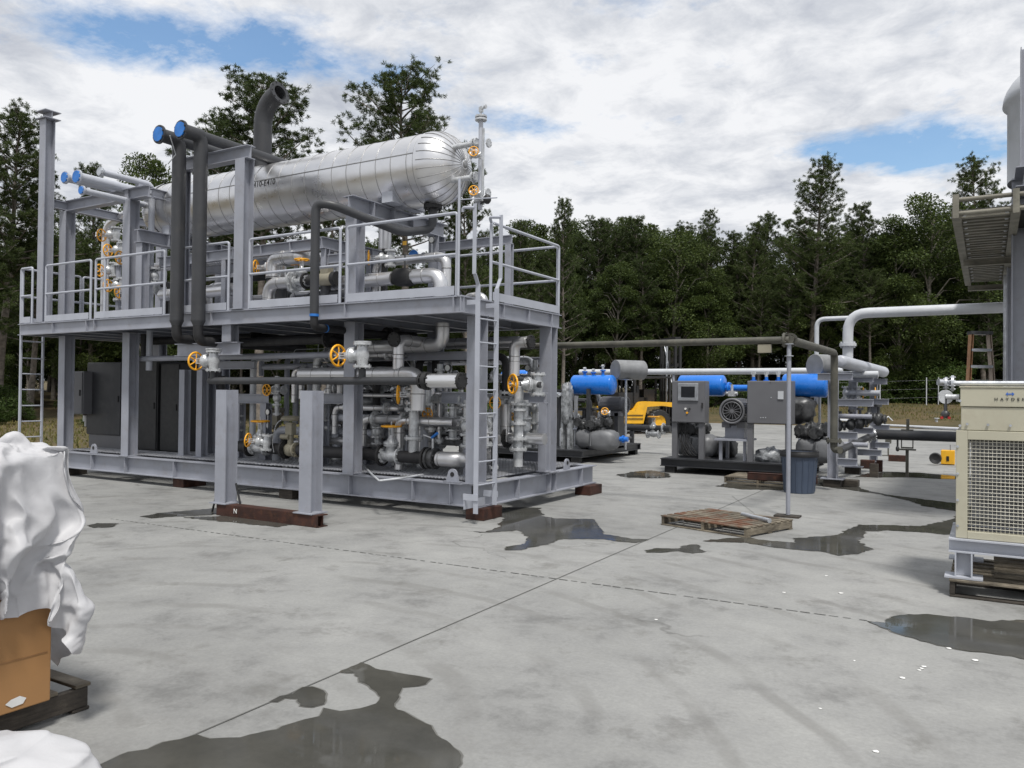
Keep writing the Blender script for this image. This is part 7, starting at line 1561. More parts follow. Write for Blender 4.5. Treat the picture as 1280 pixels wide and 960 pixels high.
43,27,25,51,-6,26,44,6,29,40,15,25,33,31,21,13,42,18,-1,43,15,3,38,7,8,36,3,12,45,12,-8,41,9,-3,39,0,4,34,10,0,30,19,
-4,28,22,-1,33,18,7,45,9,-10,52,9,-1,41,3,-16,57,7,0,62,10,2,59,10,33,45,13,27,20,11,-12,14,17,-30,24,2,-19,29,2,5,34,
15,1,37,21,-5,43,3,-11,16,-7,-62,12,-5,-73,9,1,-66,-12,5,-58,-8,-1,-50,-2,-5,-48,-1,-11,-42,1,-17,-43,0,-16,-43,7,-12,
-38,14,-7,-36,9,-5,-36,-3,-8,-37,-2,-6,-40,8,1,-51,-1147,-322,194,-50,-40,14,-25,-3,48,25,15,30,34,9,18,-13,17,37,-6,
9,51,5,4,47,13,13,29,38,9,29,34,26,44,20,30,47,1,31,45,-2,33,40,6,28,34,31,27,26,43,21,9,45,12,-11,16,-17,26,49,11,4,
59,19,-16,46,11,25,30,14,-10,34,5,-2,32,6,2,29,15,-8,32,17,-9,44,12,-5,49,10,8,44,4,-14,60,5,0,62,6,7,55,5,36,42,11,
17,22,10,-14,23,13,-26,22,5,-20,33,11,11,40,24,19,43,27,-3,37,11,-26,15,-10,-69,7,-10,-79,11,-6,-71,-1,-2,-56,-7,2,
-46,5,-8,-43,-2,-16,-40,-18,-9,-41,5,-19,-43,5,-14,-37,3,-9,-37,6,-8,-37,12,-3,-36,2,-4,-42,13,-3,-52,-1189,-325,186,
-46,-38,9,0,6,38,36,13,18,36,9,14,9,10,35,0,2,52,-1,5,56,6,12,40,14,21,30,7,27,40,4,28,48,-1,27,49,4,32,38,29,40,26,
28,33,36,39,18,19,38,7,2,15,-17,24,58,16,-11,66,20,-8,42,10,40,32,4,24,33,7,-7,33,10,-22,30,12,-32,38,17,-3,42,14,-1,
46,11,-5,50,7,-4,62,5,2,59,1,20,53,4,14,34,0,-8,20,8,-16,26,18,-12,33,9,-2,49,7,0,46,24,12,30,36,7,31,7,-37,16,-11,
-74,10,-10,-78,9,-3,-64,10,-2,-50,11,-6,-38,13,-16,-37,-4,-14,-39,-32,-2,-36,-8,-15,-44,2,-11,-37,1,-9,-30,0,-5,-35,0,
-3,-39,3,-4,-44,7,-5,-59,-1203,-352,151,-38,-13,47,22,10,29,40,13,3,37,9,17,23,4,25,4,3,47,-7,6,62,-11,13,52,-5,19,37,
-15,12,40,1,25,49,10,34,48,23,43,32,32,43,27,32,34,27,25,13,25,22,1,21,40,8,11,58,11,-17,62,10,0,40,6,43,35,8,34,31,
10,-2,31,8,-30,34,9,-42,42,15,-14,45,14,1,49,17,2,52,11,-3,59,5,12,59,-2,-2,50,-1,-6,30,7,5,23,16,-5,27,14,-6,37,4,-1,
54,3,-1,55,10,-2,28,28,-14,16,-13,-46,15,-10,-76,10,-5,-75,8,15,-52,12,4,-41,24,-3,-29,31,-14,-26,-3,-15,-34,-28,-5,
-39,-14,-20,-46,-27,0,-23,-16,-2,-25,8,-3,-30,10,-1,-38,2,-2,-51,10,-3,-68,-1236,-367,146,-13,2,66,22,10,27,40,11,-9,
39,8,15,26,5,21,6,2,39,-22,2,63,-12,15,62,-25,2,35,-6,20,40,19,29,48,42,36,38,16,47,38,23,38,32,20,26,23,21,14,16,25,
18,29,44,13,3,51,3,-9,53,3,3,45,5,25,36,12,36,26,10,8,28,7,-25,39,9,-33,43,10,-7,44,18,-10,56,18,0,55,15,-7,57,7,-1,
56,0,1,49,1,-3,33,5,-7,24,6,-11,27,4,-10,40,0,-1,52,0,-1,47,2,-11,36,10,-29,27,1,-55,9,-4,-79,5,-6,-71,7,-8,-46,-2,23,
-25,29,4,-21,40,-7,-16,26,-12,-23,-10,-20,-39,-31,-3,-39,-41,8,-10,-18,0,-23,9,1,-32,15,0,-43,7,-2,-57,17,-5,-72,
-1270,-363,154,-15,0,65,30,9,21,37,13,8,37,10,8,27,6,23,-7,-1,36,-25,3,63,-19,9,63,-19,3,39,27,24,28,35,32,48,54,33,
39,16,43,37,13,32,28,-1,12,14,12,19,22,26,27,31,42,17,4,47,6,0,46,4,0,40,7,20,37,13,30,29,9,1,19,-2,-25,40,9,-13,42,
11,-11,52,21,-3,64,10,-23,57,18,-15,52,-7,-11,47,13,-1,51,-11,-8,37,-4,-7,29,-2,-8,30,-4,-8,41,1,-2,47,4,-3,41,-4,-13,
36,-1,-34,25,16,-57,15,7,-79,7,-4,-72,3,-22,-42,-4,9,-25,30,10,-13,43,22,-5,37,-16,-17,18,-13,-25,-33,1,-21,-29,-8,
-17,-9,-5,-26,10,8,-39,16,-6,-48,14,-14,-57,16,-20,-71,-1317,-298,137,-23,-4,71,27,7,36,31,15,21,31,13,19,25,9,25,-7,
1,39,-31,2,57,-21,5,61,9,11,35,47,19,8,44,35,55,59,28,38,7,33,33,11,13,23,-1,15,24,-3,30,20,20,31,32,40,20,13,43,10,
-2,41,9,0,33,7,13,38,6,4,30,5,-4,25,3,-12,27,0,-14,38,19,-2,55,17,-3,74,3,-22,59,-21,-27,54,-7,-18,38,28,0,50,-8,-7,
41,-6,-7,34,2,-5,36,5,-3,41,-1,-7,39,-5,-12,35,-3,-21,28,-11,-40,25,10,-52,21,-3,-69,8,1,-66,0,-17,-40,14,-6,-30,24,
22,-17,34,34,-1,42,4,-7,29,-12,-14,6,-21,-15,-7,-14,-21,0,-10,-33,6,-3,-40,6,-18,-43,5,-21,-57,8,-26,-75,-1339,-205,
109,-27,-7,80,-2,-1,71,35,10,36,29,19,21,23,14,27,11,6,43,-30,7,48,-23,6,52,16,10,30,55,18,4,50,31,49,53,17,32,14,17,
33,-13,20,22,13,24,23,2,28,33,9,33,34,42,19,10,44,8,-10,36,7,-7,33,4,-4,30,4,-3,27,6,-2,27,7,-1,31,10,2,36,14,-2,52,3,
-16,67,-14,-24,64,-9,-21,48,-15,-17,44,8,-4,45,5,-3,39,-4,-6,38,2,-6,41,14,-3,44,6,-9,29,-11,-20,33,-5,-32,33,-5,-41,
9,-18,-42,23,10,-52,10,-8,-59,6,-11,-48,23,4,-36,27,11,-20,27,26,-5,34,9,7,34,7,-8,34,-10,-19,13,-11,-34,-5,-13,-40,3,
-20,-35,6,-21,-40,5,-17,-57,12,-17,-77,-1354,-181,96,-19,-8,87,-14,-6,88,14,1,65,25,15,32,25,23,21,27,16,31,-11,12,42,
-21,9,46,15,11,29,46,15,12,42,18,33,30,12,28,17,19,22,1,33,29,0,24,37,8,13,42,34,23,24,44,9,-2,41,-1,-15,34,1,-12,31,
7,-10,31,6,-9,30,4,-8,30,8,0,32,14,10,38,11,4,46,-3,-13,53,-10,-19,51,-6,-16,45,0,-9,43,5,-2,41,-4,-5,37,-11,-9,40,3,
-11,47,12,-8,43,24,-9,32,-4,-25,23,-15,-40,36,1,-41,26,-18,-35,6,-9,-40,22,17,-46,13,-2,-48,27,3,-31,16,-6,-30,25,-9,
-6,31,5,4,31,38,-2,51,1,-32,41,-21,-50,-2,-4,-46,-28,-9,-31,-11,-26,-31,7,-17,-55,9,-19,-72,-1335,-167,100,-9,-7,84,
-10,-7,90,7,1,70,16,15,40,29,15,23,23,23,26,15,23,37,-5,10,45,13,4,33,24,10,20,20,14,21,8,15,26,0,20,33,-4,27,39,10,
23,41,39,11,34,55,4,13,48,1,-8,37,-2,-17,33,8,-16,32,8,-17,36,3,-18,39,-5,-17,35,-2,-2,35,-1,13,39,7,11,39,4,-10,40,7,
-17,37,1,-11,32,5,-3,35,5,2,37,-1,-8,33,-22,-12,41,-4,-15,45,21,-11,50,17,-13,32,20,-26,26,-6,-39,29,-7,-40,31,-7,-28,
11,-34,-38,19,6,-44,17,27,-37,30,-2,-28,19,2,-20,15,-21,-11,28,-8,-1,37,43,-6,64,18,-38,55,-15,-59,24,-23,-51,-26,-11,
-35,-37,-7,-30,-19,-10,-49,-7,-27,-59,-1299,-156,113,-2,-4,73,0,-3,78,10,4,62,21,11,37,32,13,24,33,5,29,15,12,46,4,10,
51,1,16,36,-6,19,27,-10,17,26,-9,20,30,0,20,35,2,15,42,30,19,36,56,-8,22,56,13,15,45,-6,-10,39,-2,-20,38,4,-22,38,3,
-25,40,-9,-21,42,-3,-17,38,2,-6,35,13,7,37,13,2,36,7,-12,32,-4,-12,26,-12,-2,21,12,3,25,16,3,33,-3,-8,29,-31,-15,41,
-13,-18,49,14,-15,40,35,-17,40,13,-27,28,16,-34,30,-3,-33,32,-7,-25,11,-34,-35,18,-19,-46,17,28,-35,25,-11,-19,30,13,
-11,28,8,4,15,-11,-22,50,36,-19,65,23,-38,60,-5,-53,32,-20,-50,-8,-25,-38,-30,-19,-35,-26,-15,-44,-34,4,-49,-1271,
-179,121,6,-3,58,5,1,61,9,8,52,6,13,38,21,22,33,20,21,43,-2,4,55,-10,-12,48,-1,9,39,14,35,37,-28,21,35,-19,19,35,9,15,
33,31,15,32,47,-2,27,52,-9,22,46,27,15,44,-1,-7,33,-19,-26,48,8,-24,50,-6,-29,41,1,-24,36,-4,-12,36,7,-4,34,17,5,39,
10,-7,32,-13,-17,26,-16,-11,23,-4,0,15,21,4,20,20,0,34,6,-11,29,-26,-16,36,-23,-22,47,-1,-19,43,26,-19,25,30,-28,32,
17,-27,34,10,-23,34,-1,-20,19,-27,-35,6,-38,-39,40,4,-25,6,13,-8,29,28,-7,35,-10,-30,46,8,-33,51,22,-25,51,28,-30,44,
5,-38,27,-14,-42,2,-24,-42,-6,-27,-40,-15,-39,-37,-28,-22,-38,-1290,-111,122,0,0,47,-5,4,50,-4,11,45,0,17,41,20,18,49,
11,-2,58,-4,-34,56,5,0,40,21,32,33,4,39,47,-42,18,37,-15,18,35,26,12,27,52,2,23,46,-24,24,42,11,24,33,40,13,46,8,-6,
22,-36,-27,49,-3,-25,56,13,-24,39,-19,-28,32,13,-12,32,17,4,38,14,8,44,-10,-14,38,-21,-21,21,-18,-16,22,4,-5,11,15,2,
17,20,-7,32,16,-13,41,-6,-13,31,-30,-23,43,-11,-21,45,7,-21,34,22,-24,6,36,-23,35,22,-15,35,-3,-17,25,-7,-26,14,-35,
-38,24,-16,-25,8,24,11,44,15,-36,47,0,-50,52,13,-30,43,27,-11,36,15,-27,27,-2,-33,21,-5,-40,11,-19,-43,17,-25,-45,-3,
-44,-38,-4,-46,-31,-1345,-78,147,13,3,37,5,10,42,3,11,42,0,14,43,-4,-9,57,-6,-41,68,-1,7,62,25,35,33,21,26,33,6,29,37,
-40,8,32,5,15,31,38,4,23,47,-32,19,45,-13,23,27,38,24,26,47,10,48,15,-7,24,-28,-23,19,-39,-32,53,27,-19,40,1,-24,28,
20,2,33,14,5,46,1,-1,52,-20,-15,43,-26,-23,28,-21,-21,21,-3,-11,7,14,-3,32,-4,-7,21,32,-18,40,16,-11,39,-16,-19,40,
-16,-21,38,-13,-21,36,9,-21,19,32,-17,10,42,-13,32,7,-15,35,-11,-18,32,-3,-22,10,-20,-27,18,-11,-26,46,17,-41,48,26,
-34,38,23,-12,26,-1,-22,23,-1,-29,22,5,-34,23,-2,-40,28,-10,-45,34,-22,-46,9,-47,-40,1,-46,-34,-1410,-107,197,19,4,33,
14,6,37,8,12,42,-5,17,39,1,-31,56,0,-4,65,22,47,50,29,31,34,31,15,27,-6,17,34,-23,10,30,16,5,28,38,-12,22,39,-33,19,
43,1,22,14,52,22,24,41,5,52,13,-10,33,-12,-17,-7,-45,-35,50,-2,-24,28,38,-13,32,17,1,38,7,4,51,-9,-4,55,-21,-15,43,
-28,-19,32,-18,-21,13,-21,-10,16,21,-12,32,-20,-7,28,35,-19,34,35,-12,45,-7,-15,39,-11,-18,31,-20,-19,29,-3,-18,26,23,
-17,6,46,-14,21,33,-9,32,-23,-15,36,-16,-16,28,15,-24,28,-2,-32,33,9,-41,42,28,-21,23,3,-27,10,-17,-27,17,-4,-31,25,5,
-35,35,6,-41,45,-7,-45,48,-18,-46,20,-44,-40,3,-43,-35,-1454,-178,246,19,9,33,10,11,40,6,15,43,-9,20,42,15,3,41,24,43,
44,35,34,33,36,12,26,18,19,28,8,9,32,-7,15,33,13,-7,30,27,-15,24,34,-13,22,41,10,18,-7,50,22,35,46,3,52,11,-11,39,-22,
-25,-8,-47,-37,44,-13,-27,37,26,-11,18,31,0,38,3,1,52,-23,-2,48,-28,-8,37,-15,-8,24,-25,3,22,-6,-17,28,2,-17,37,-8,
-18,33,36,-19,28,42,-14,44,-1,-15,34,-16,-17,26,-21,-15,26,-2,-17,30,18,-22,13,46,-22,-1,44,-3,41,2,-9,29,-36,-12,33,
-14,-18,26,18,-28,30,19,-36,31,17,-33,19,-2,-33,12,-13,-32,19,-3,-33,26,2,-34,33,5,-37,43,1,-39,48,-7,-42,34,-24,-41,
17,-33,-38,-1480,-239,272,16,5,39,13,6,43,7,31,37,12,34,36,31,38,34,36,33,30,37,21,23,34,10,20,27,7,25,11,13,33,1,14,
38,0,-3,32,16,-8,29,29,-2,25,38,8,13,-13,35,13,42,40,-5,53,11,-17,38,-26,-30,2,-51,-38,40,-5,-23,33,22,-8,25,22,0,18,
-14,6,43,-35,8,44,-24,0,32,-6,-1,23,4,-5,26,2,-17,30,-19,-21,48,3,-22,44,30,-15,28,43,-10,41,3,-12,28,-22,-15,21,-19,
-13,26,9,-14,31,6,-32,7,45,-24,-4,50,-7,38,18,-5,48,-26,-7,29,-49,-11,32,-7,-25,6,27,-38,13,28,-37,25,5,-39,22,0,-38,
22,-3,-33,24,0,-30,25,-4,-31,32,-4,-32,36,9,-36,38,-2,-39,30,-10,-42,-1457,-265,282,28,-2,37,33,-1,34,7,35,37,17,41,
38,37,37,33,31,35,28,38,15,16,29,16,19,24,7,19,5,13,31,-13,8,39,13,8,42,16,-1,32,22,-1,29,23,-23,0,15,28,-9,46,22,-21,
47,21,-26,33,-24,-28,19,-49,-28,38,4,-12,14,34,0,32,5,-2,24,-19,9,17,-45,13,34,-24,8,27,4,-4,25,3,-13,25,15,-20,34,11,
-17,47,-11,-25,54,12,-13,40,33,-3,36,15,-8,28,-22,-12,20,-16,-11,24,10,-15,29,-1,-36,7,40,-28,-4,53,-10,34,26,-4,55,
-16,-4,30,-61,-10,32,-44,-21,25,11,-34,9,29,-39,-11,30,-42,23,20,-41,25,4,-32,20,-3,-25,21,-7,-24,22,-13,-25,30,-1,
-31,32,10,-38,28,2,-42,-1384,-250,275,34,-14,32,32,0,36,11,31,43,12,46,36,37,42,34,27,45,24,41,19,13,28,16,20,5,17,24,
1,11,28,8,4,35,6,11,43,15,0,35,21,-16,16,-2,-47,-14,44,9,-38,52,13,-32,39,31,-26,30,-12,-15,29,-40,-8,29,4,1,5,39,4,
29,2,-1,32,-13,6,11,-41,9,20,-28,5,27,-2,-11,21,21,-10,24,26,-12,37,7,-18,47,-11,-20,52,-5,-19,36,28,0,43,7,-12,38,-3,
-12,23,-24,-9,23,-5,-14,24,10,-33,15,34,-32,-3,55,-11,27,29,-5,58,-6,-5,31,-61,-10,17,-65,-17,37,-8,-29,25,15,-36,-12,
33,-40,-8,34,-39,17,17,-29,18,4,-22,21,3,-20,24,-2,-22,28,-4,-30,28,-4,-38,25,-12,-40,-1320,-222,264,32,-14,31,22,8,
40,13,23,43,20,38,34,32,52,35,26,58,21,36,36,18,24,22,25,15,11,29,13,2,25,19,-7,25,1,14,34,15,-7,27,-19,-41,-1,1,-54,
-28,53,3,-51,50,12,-41,44,14,-16,27,27,6,33,-34,13,25,-15,15,7,42,5,17,21,-1,24,-21,-7,29,-19,4,9,-30,-5,17,-6,-11,20,
16,-5,26,7,-12,36,-3,-12,44,-3,-17,46,0,-20,35,28,-11,39,22,-14,35,-6,-17,33,-23,-10,33,-16,-13,29,8,-26,16,41,-26,1,
53,-13,25,36,-3,53,-12,-8,39,-50,-10,-2,-72,-13,34,-23,-25,31,-2,-30,19,21,-35,-12,28,-32,-13,19,-24,6,19,-22,18,16,
-26,25,2,-35,25,10,-39,31,7,-35,29,-12,-33,-1262,-217,272,28,-4,32,10,12,41,22,10,39,26,24,38,21,62,34,14,71,25,24,50,
30,26,23,29,33,3,30,32,-9,14,4,-19,4,16,-3,24,1,-25,15,-29,-32,-5,-17,-48,-29,57,0,-54,55,3,-45,40,11,-17,21,39,19,32,
-25,28,37,-26,34,29,35,23,-4,35,-14,19,-1,-15,20,-18,-14,20,-18,-11,12,-13,-12,19,-7,-6,25,-5,-7,31,-3,-12,38,-2,-15,
40,11,-18,37,24,-20,35,28,-20,39,11,-18,39,-19,-11,38,-21,-13,35,-1,-19,20,40,-18,2,49,-12,28,36,-5,55,0,-5,35,-59,
-14,-10,-70,-9,23,-34,-18,32,-2,-22,27,-1,-30,15,21,-31,-9,18,-22,-17,19,-24,-6,29,-33,21,24,-45,25,17,-44,29,8,-35,
30,-19,-32,-1192,-176,284,22,11,33,16,11,36,13,7,40,12,15,43,24,53,34,11,68,32,20,49,33,23,21,37,50,-13,23,20,-25,-3,
-3,-23,-19,-3,-20,18,1,-22,11,-21,-23,-1,-26,-36,-18,53,-17,-47,58,12,-43,43,15,-18,29,28,20,43,2,43,38,-46,43,36,12,
32,-14,53,-19,10,29,-25,13,-10,-30,13,-16,-20,17,-14,-11,23,-13,-7,21,-13,-10,28,-4,-11,33,-5,-13,36,4,-16,37,15,-19,
37,23,-18,42,11,-17,44,-13,-12,43,-19,-13,42,4,-16,24,38,-15,10,47,-12,27,35,-9,51,10,-5,30,-59,-15,-11,-63,-6,11,-44,
-11,29,-12,-16,29,-7,-24,20,17,-27,11,10,-26,-9,21,-28,-28,25,-35,-1,36,-45,23,25,-46,32,5,-37,34,-15,-32,-1127,-108,
288,12,27,30,17,17,31,12,3,39,11,4,43,12,39,40,15,47,36,22,31,37,22,20,47,57,-23,21,-1,-51,-44,-37,-19,-27,-14,-24,9,
-11,-16,17,4,-16,8,3,-18,1,33,-22,-10,56,19,-29,43,14,-21,41,12,-2,36,-12,39,53,-39,37,48,7,37,-28,57,-31,-14,50,-32,
18,16,-33,15,-8,-25,12,-22,-16,19,-23,-12,23,-13,-11,27,-3,-11,32,-6,-9,36,-9,-11,37,-7,-14,41,2,-14,44,2,-14,48,-5,
-12,49,-3,-15,47,11,-17,34,37,-14,18,45,-12,26,35,-11,39,23,-6,23,-49,-14,-4,-55,-7,8,-45,-6,15,-34,-10,30,-9,-18,21,
13,-22,13,6,-26,5,10,-32,-21,19,-36,-21,28,-42,10,27,-45,32,11,-39,37,0,-37,-1068,-43,286,14,35,27,11,25,29,6,7,38,5,
1,46,11,22,43,21,24,40,22,13,41,18,27,53,58,-39,5,-12,-62,-62,-37,-35,-38,-25,-25,2,-13,-24,14,-2,-18,28,20,-10,18,30,
23,19,46,19,3,43,2,-14,41,14,-9,61,-8,13,63,-43,19,-8,13,28,-6,42,-60,-30,50,-37,2,39,-26,23,13,-18,15,-21,-20,17,-27,
-15,24,-14,-13,26,-9,-12,31,-16,-8,39,-22,-3,41,-26,-9,44,-1,-15,43,-6,-16,50,2,-15,52,2,-15,53,9,-14,39,34,-13,25,45,
-11,33,37,-5,24,35,-8,27,-29,-12,6,-47,-10,0,-46,-5,4,-44,-4,24,-25,-10,27,-1,-17,6,18,-24,7,-5,-34,-7,10,-44,-28,23,
-43,-3,28,-45,30,15,-41,39,10,-38,]
cur = [0, 0, 0]; VV = []
for i in range(0, len(SHEET), 3):
    cur = [cur[j]+SHEET[i+j] for j in range(3)]; VV.append(Vector((bxX+cur[0]/1000, bxY+cur[1]/1000, .8+cur[2]/1000)))
def sst(a, c, x): t_ = max(0, min(1, (x-a)/(c-a))); return t_*t_*(3-2*t_)
for v in VV:
    w_ = sst(bxY-.7, bxY-.05, v.y); up = sst(.82, 1.0, v.z); wb_ = math.exp(-((v.z-1.03)/.10)**2)
    v.y += w_*(.09*up+.05*wb_); v.x += sst(bxX-.6, bxX, v.x)*.03*up
    if v.z > .95: v.z += .045*sst(.95, 1.3, v.z)
    if v.z < .62: v.z = .62-(.62-v.z)*.66
n_ = int(round(len(VV)**.5)); K = 4; m_ = (n_-1)*K+1
def cr(p0, p1, p2, p3, t_): return .5*((2*p1)+(p2-p0)*t_+(2*p0-5*p1+4*p2-p3)*t_*t_+(3*p1-p0-3*p2+p3)*t_**3)
def row_up(L): return [cr(L[max(0, i//K-1)], L[min(i//K, n_-1)], L[min(n_-1, i//K+1)], L[min(n_-1, i//K+2)], (i % K)/K) for i in range(m_)]
G_ = [row_up(VV[j*n_:(j+1)*n_]) for j in range(n_)]
G_ = list(zip(*[row_up([g_[i] for g_ in G_]) for i in range(m_)]))
OUT = []
for j in range(m_):
    for i in range(m_):
        p = G_[j][i]; a = G_[j][min(i+1, m_-1)]-G_[j][max(i-1, 0)]; c = G_[min(j+1, m_-1)][i]-G_[max(j-1, 0)][i]; nn_ = a.cross(c); nn_ = nn_.normalized() if nn_.length else nn_
        # sheet coordinates: creases run across the plastic itself
        u_, w_ = i/m_*2.05, j/m_*2.05
        def rdg(k, fx_, fy_, o_): return (1-abs(noise.noise(Vector((u_*fx_+w_*k, w_*fy_-u_*k, o_))))*2.4)
        d = .020*(rdg(.9, 2.2, 3.4, 1.3)-.5)+.017*(rdg(-1.8, 5.2, 4.0, 7.7)-.5)+.010*(rdg(3.0, 9, 12, 3.1)-.5)+.004*(rdg(-4, 22, 19, 5.5)-.5)
        OUT.append(p+nn_*d)
b = MB(); b.add(OUT, [(j*m_+i, j*m_+i+1, (j+1)*m_+i+1, (j+1)*m_+i) for j in range(m_-1) for i in range(m_-1)], 0, True)
o = b.build('plastic_sheet', TARP); tag(o, 'crumpled white plastic sheet draped over the brown carton, one corner hanging', 'plastic sheet')
b = MB(); b.box((bxX-1.0, bxY-.95, .768), (bxX-.12, bxY-.14, 1.28)); tag(bevel(b.build('cardboard_carton', CARD), .03), 'smaller upper carton hidden beneath the white plastic sheet', 'carton')
# second sheet in the bottom left corner
p = PZ(22, 985, .12)
clothtop('plastic_sheet', 'crumpled white plastic sheet in the bottom left corner before the pallet', p.x-.12, p.y-.12, [(.01, .42, .42, .0, 0), (.12, .42, .42, .0, 0), (.22, .36, .36, 0, 0), (.28, .2, .2, 0, 0), (.30, .08, .08, 0, 0)], seed=8.2, seg=160, amp=.055, sq=.8)
# paper scraps on the concrete
for k, (px, py, s_) in enumerate(((1051, 742, .020), (1155, 834, .018), (1152, 836, .014), (1149, 838, .012), (1128, 848, .018), (1186, 811, .018), (1068, 826, .008), (1025, 886, .010), (820, 775, .015), (1095, 940, .015), (1033, 720, .015), (1219, 826, .02), (980, 741, .015))):
    q = PZ(px, py); b = MB(); rn = random.Random(k); n_ = 7
    b.blob((q.x, q.y, s_*.22), (s_, s_*.8, s_*.22), 9, 5, .5, 3, seed=k); tag(b.build('paper_scrap', WHITE), 'tiny white scrap on the bare concrete', 'scrap', 'white scraps scattered on the concrete')

# ------------------------------------------------------------------ trees
def lv(vs, fs, c, d, n_, L, W, rn):
    """one blade / leaf quad"""
    s_ = d.cross(n_)
    if s_.length < 1e-4: return
    s_.normalize(); o = len(vs); vs += [c-s_*W*.5, c+d*L*.5+s_*0-s_*W*.6, c+d*L, c+s_*W*.5]; fs.append((o, o+1, o+2, o+3))
def rv(rn): 
    while True:
        v = Vector((rn.uniform(-1, 1), rn.uniform(-1, 1), rn.uniform(-1, 1)))
        if .05 < v.length < 1: return v.normalized()
def pine(H, crown0, spread, seed, dens=1.0, tuft=16, top=.55, irr=.5):
    """returns (wood mesh, leaf mesh): trunk with limbs, needles in clumps on the branch ends"""
    rn = random.Random(seed); wb = MB(); lx_, ly_ = rn.uniform(-.3, .3), rn.uniform(-.3, .3)
    def tr(z): f = z/H; return Vector((lx_*f*f*3+.12*sin(f*7+seed), ly_*f*f*3+.1*cos(f*6+seed), z))
    wb.tube([tr(H*i/10) for i in range(11)], .010*H+.05, 8, r1=.03, caps=False)
    vs = []; fs = []
    nb = int(46*dens); 
    for i in range(nb):
        f = (i+rn.random())/nb; z = H*(crown0+(1-crown0)*f*.985); 
        sh = (1-f)**top*(1 if f > .12 else .55+f*3.7); Lb = spread*sh*rn.uniform(1-irr, 1.15)+.35
        a = i*2.39996+rn.uniform(-.5, .5); up = .18+.55*f+rn.uniform(-.15, .2)
        d = Vector((cos(a), sin(a), up)).normalized(); p0 = tr(z); pts = [p0]; p = p0; seg_ = 5
        for k in range(seg_):
            d = (d+Vector((rn.uniform(-.16, .16), rn.uniform(-.16, .16), rn.uniform(-.05, .16)))).normalized(); p = p+d*Lb/seg_; pts.append(p)
        wb.tube(pts, .018+.014*Lb, 5, r1=.008, caps=False)
        nt_ = int(2+Lb*3.2)
        for k in range(nt_):
            t = .30+.70*(k+rn.random())/nt_; q = pts[min(seg_-1, int(t*seg_))].lerp(pts[min(seg_, int(t*seg_)+1)], t*seg_-int(t*seg_))
            e = q+Vector((rn.gauss(0, .34), rn.gauss(0, .34), rn.gauss(.12, .20)))*(.45+.16*Lb)*.8
            if rn.random() < .55: wb.tube([q, (q+e)/2+Vector((0, 0, -.05)), e], .010, 4, caps=False)
            for g_ in range(rn.randint(3, 5)):
                cc = e+Vector((rn.gauss(0, .15), rn.gauss(0, .15), rn.gauss(0, .10))); ax = (e-q+Vector((0, 0, .3))+rv(rn)*.3).normalized()
                for _ in range(tuft):
                    dd = (ax*.5+rv(rn)).normalized(); lv(vs, fs, cc+rv(rn)*.07, dd, rv(rn), rn.uniform(.12, .22), .024, rn)
    lb = MB(); lb.add(vs, fs)
    return wb, lb
def broad(H, crown0, spread, seed, nleaf=9000, ls=.16, top_f=1.0):
    rn = random.Random(seed); wb = MB()
    def tr(z): f = z/H; return Vector((.2*sin(f*3+seed), .2*cos(f*4+seed), z))
    wb.tube([tr(H*.92*i/8) for i in range(9)], .012*H+.03, 7, r1=.03, caps=False)
    clumps = []
    n = 46
    for i in range(n):
        f = (i+.5)/n; z = H*(crown0+(1-crown0)*f*.95); prof_ = sin(pi*min(1, .12+f*.86))**.6
        a = i*2.4+rn.uniform(-.5, .5); rad = spread*prof_*rn.uniform(.35, 1.05); c = Vector((cos(a)*rad, sin(a)*rad, z+rn.uniform(-.4, .5))); r_ = rn.uniform(.55, 1.15)*spread*.33
        clumps.append((c, r_)); wb.tube([tr(max(.3, z-rad*.8)), (tr(z)+c)/2+Vector((0, 0, -.1)), c], .05, 5, r1=.012, caps=False)
    vs = []; fs = []; per = nleaf//n
    for c, r_ in clumps:
        for _ in range(per):
            d = rv(rn); q = c+Vector((d.x, d.y, d.z*.75))*r_*(rn.random()**.45)
            dd = (d+rv(rn)*.7+Vector((0, 0, -.2))).normalized(); lv(vs, fs, q, dd, (Vector((0, 0, 1))+rv(rn)*.7).normalized(), ls*rn.uniform(.7, 1.3), ls*.7, rn)
    lb = MB(); lb.add(vs, fs); return wb, lb
PROT = {}
def proto(key, wl, leafm):
    w_, l_ = wl
    a = w_.build('trunk', BARKP if key in ('b1', 'b3') else BARK); b_ = l_.build('crown', leafm); PROT[key] = (a.data, b_.data); bpy.data.objects.remove(a); bpy.data.objects.remove(b_)
proto('p1', pine(20, .50, 4.3, 11, 1.35, 30, .38), PINEL)
proto('p2', pine(20, .40, 4.2, 23, 1.5, 30, .45), PINEL)
proto('p3', pine(18, .30, 3.5, 37, 1.6, 27, .62, irr=.35), PINEL)
proto('p4', pine(16, .22, 3.1, 41, 1.7, 27, .6, irr=.4), PINEL)
proto('b1', broad(13, .16, 3.1, 5, 30000, .125), BROADL)
proto('b2', broad(11, .06, 3.0, 9, 30000, .125), BROADL)
proto('b3', broad(14, .30, 2.6, 15, 24000, .125), BROADL)
proto('s1', broad(3.4, .0, 2.1, 19, 9000, .12), SHRUBL)
HT = {'p1': 20, 'p2': 20, 'p3': 18, 'p4': 16, 'b1': 13, 'b2': 11, 'b3': 14, 's1': 3.4}
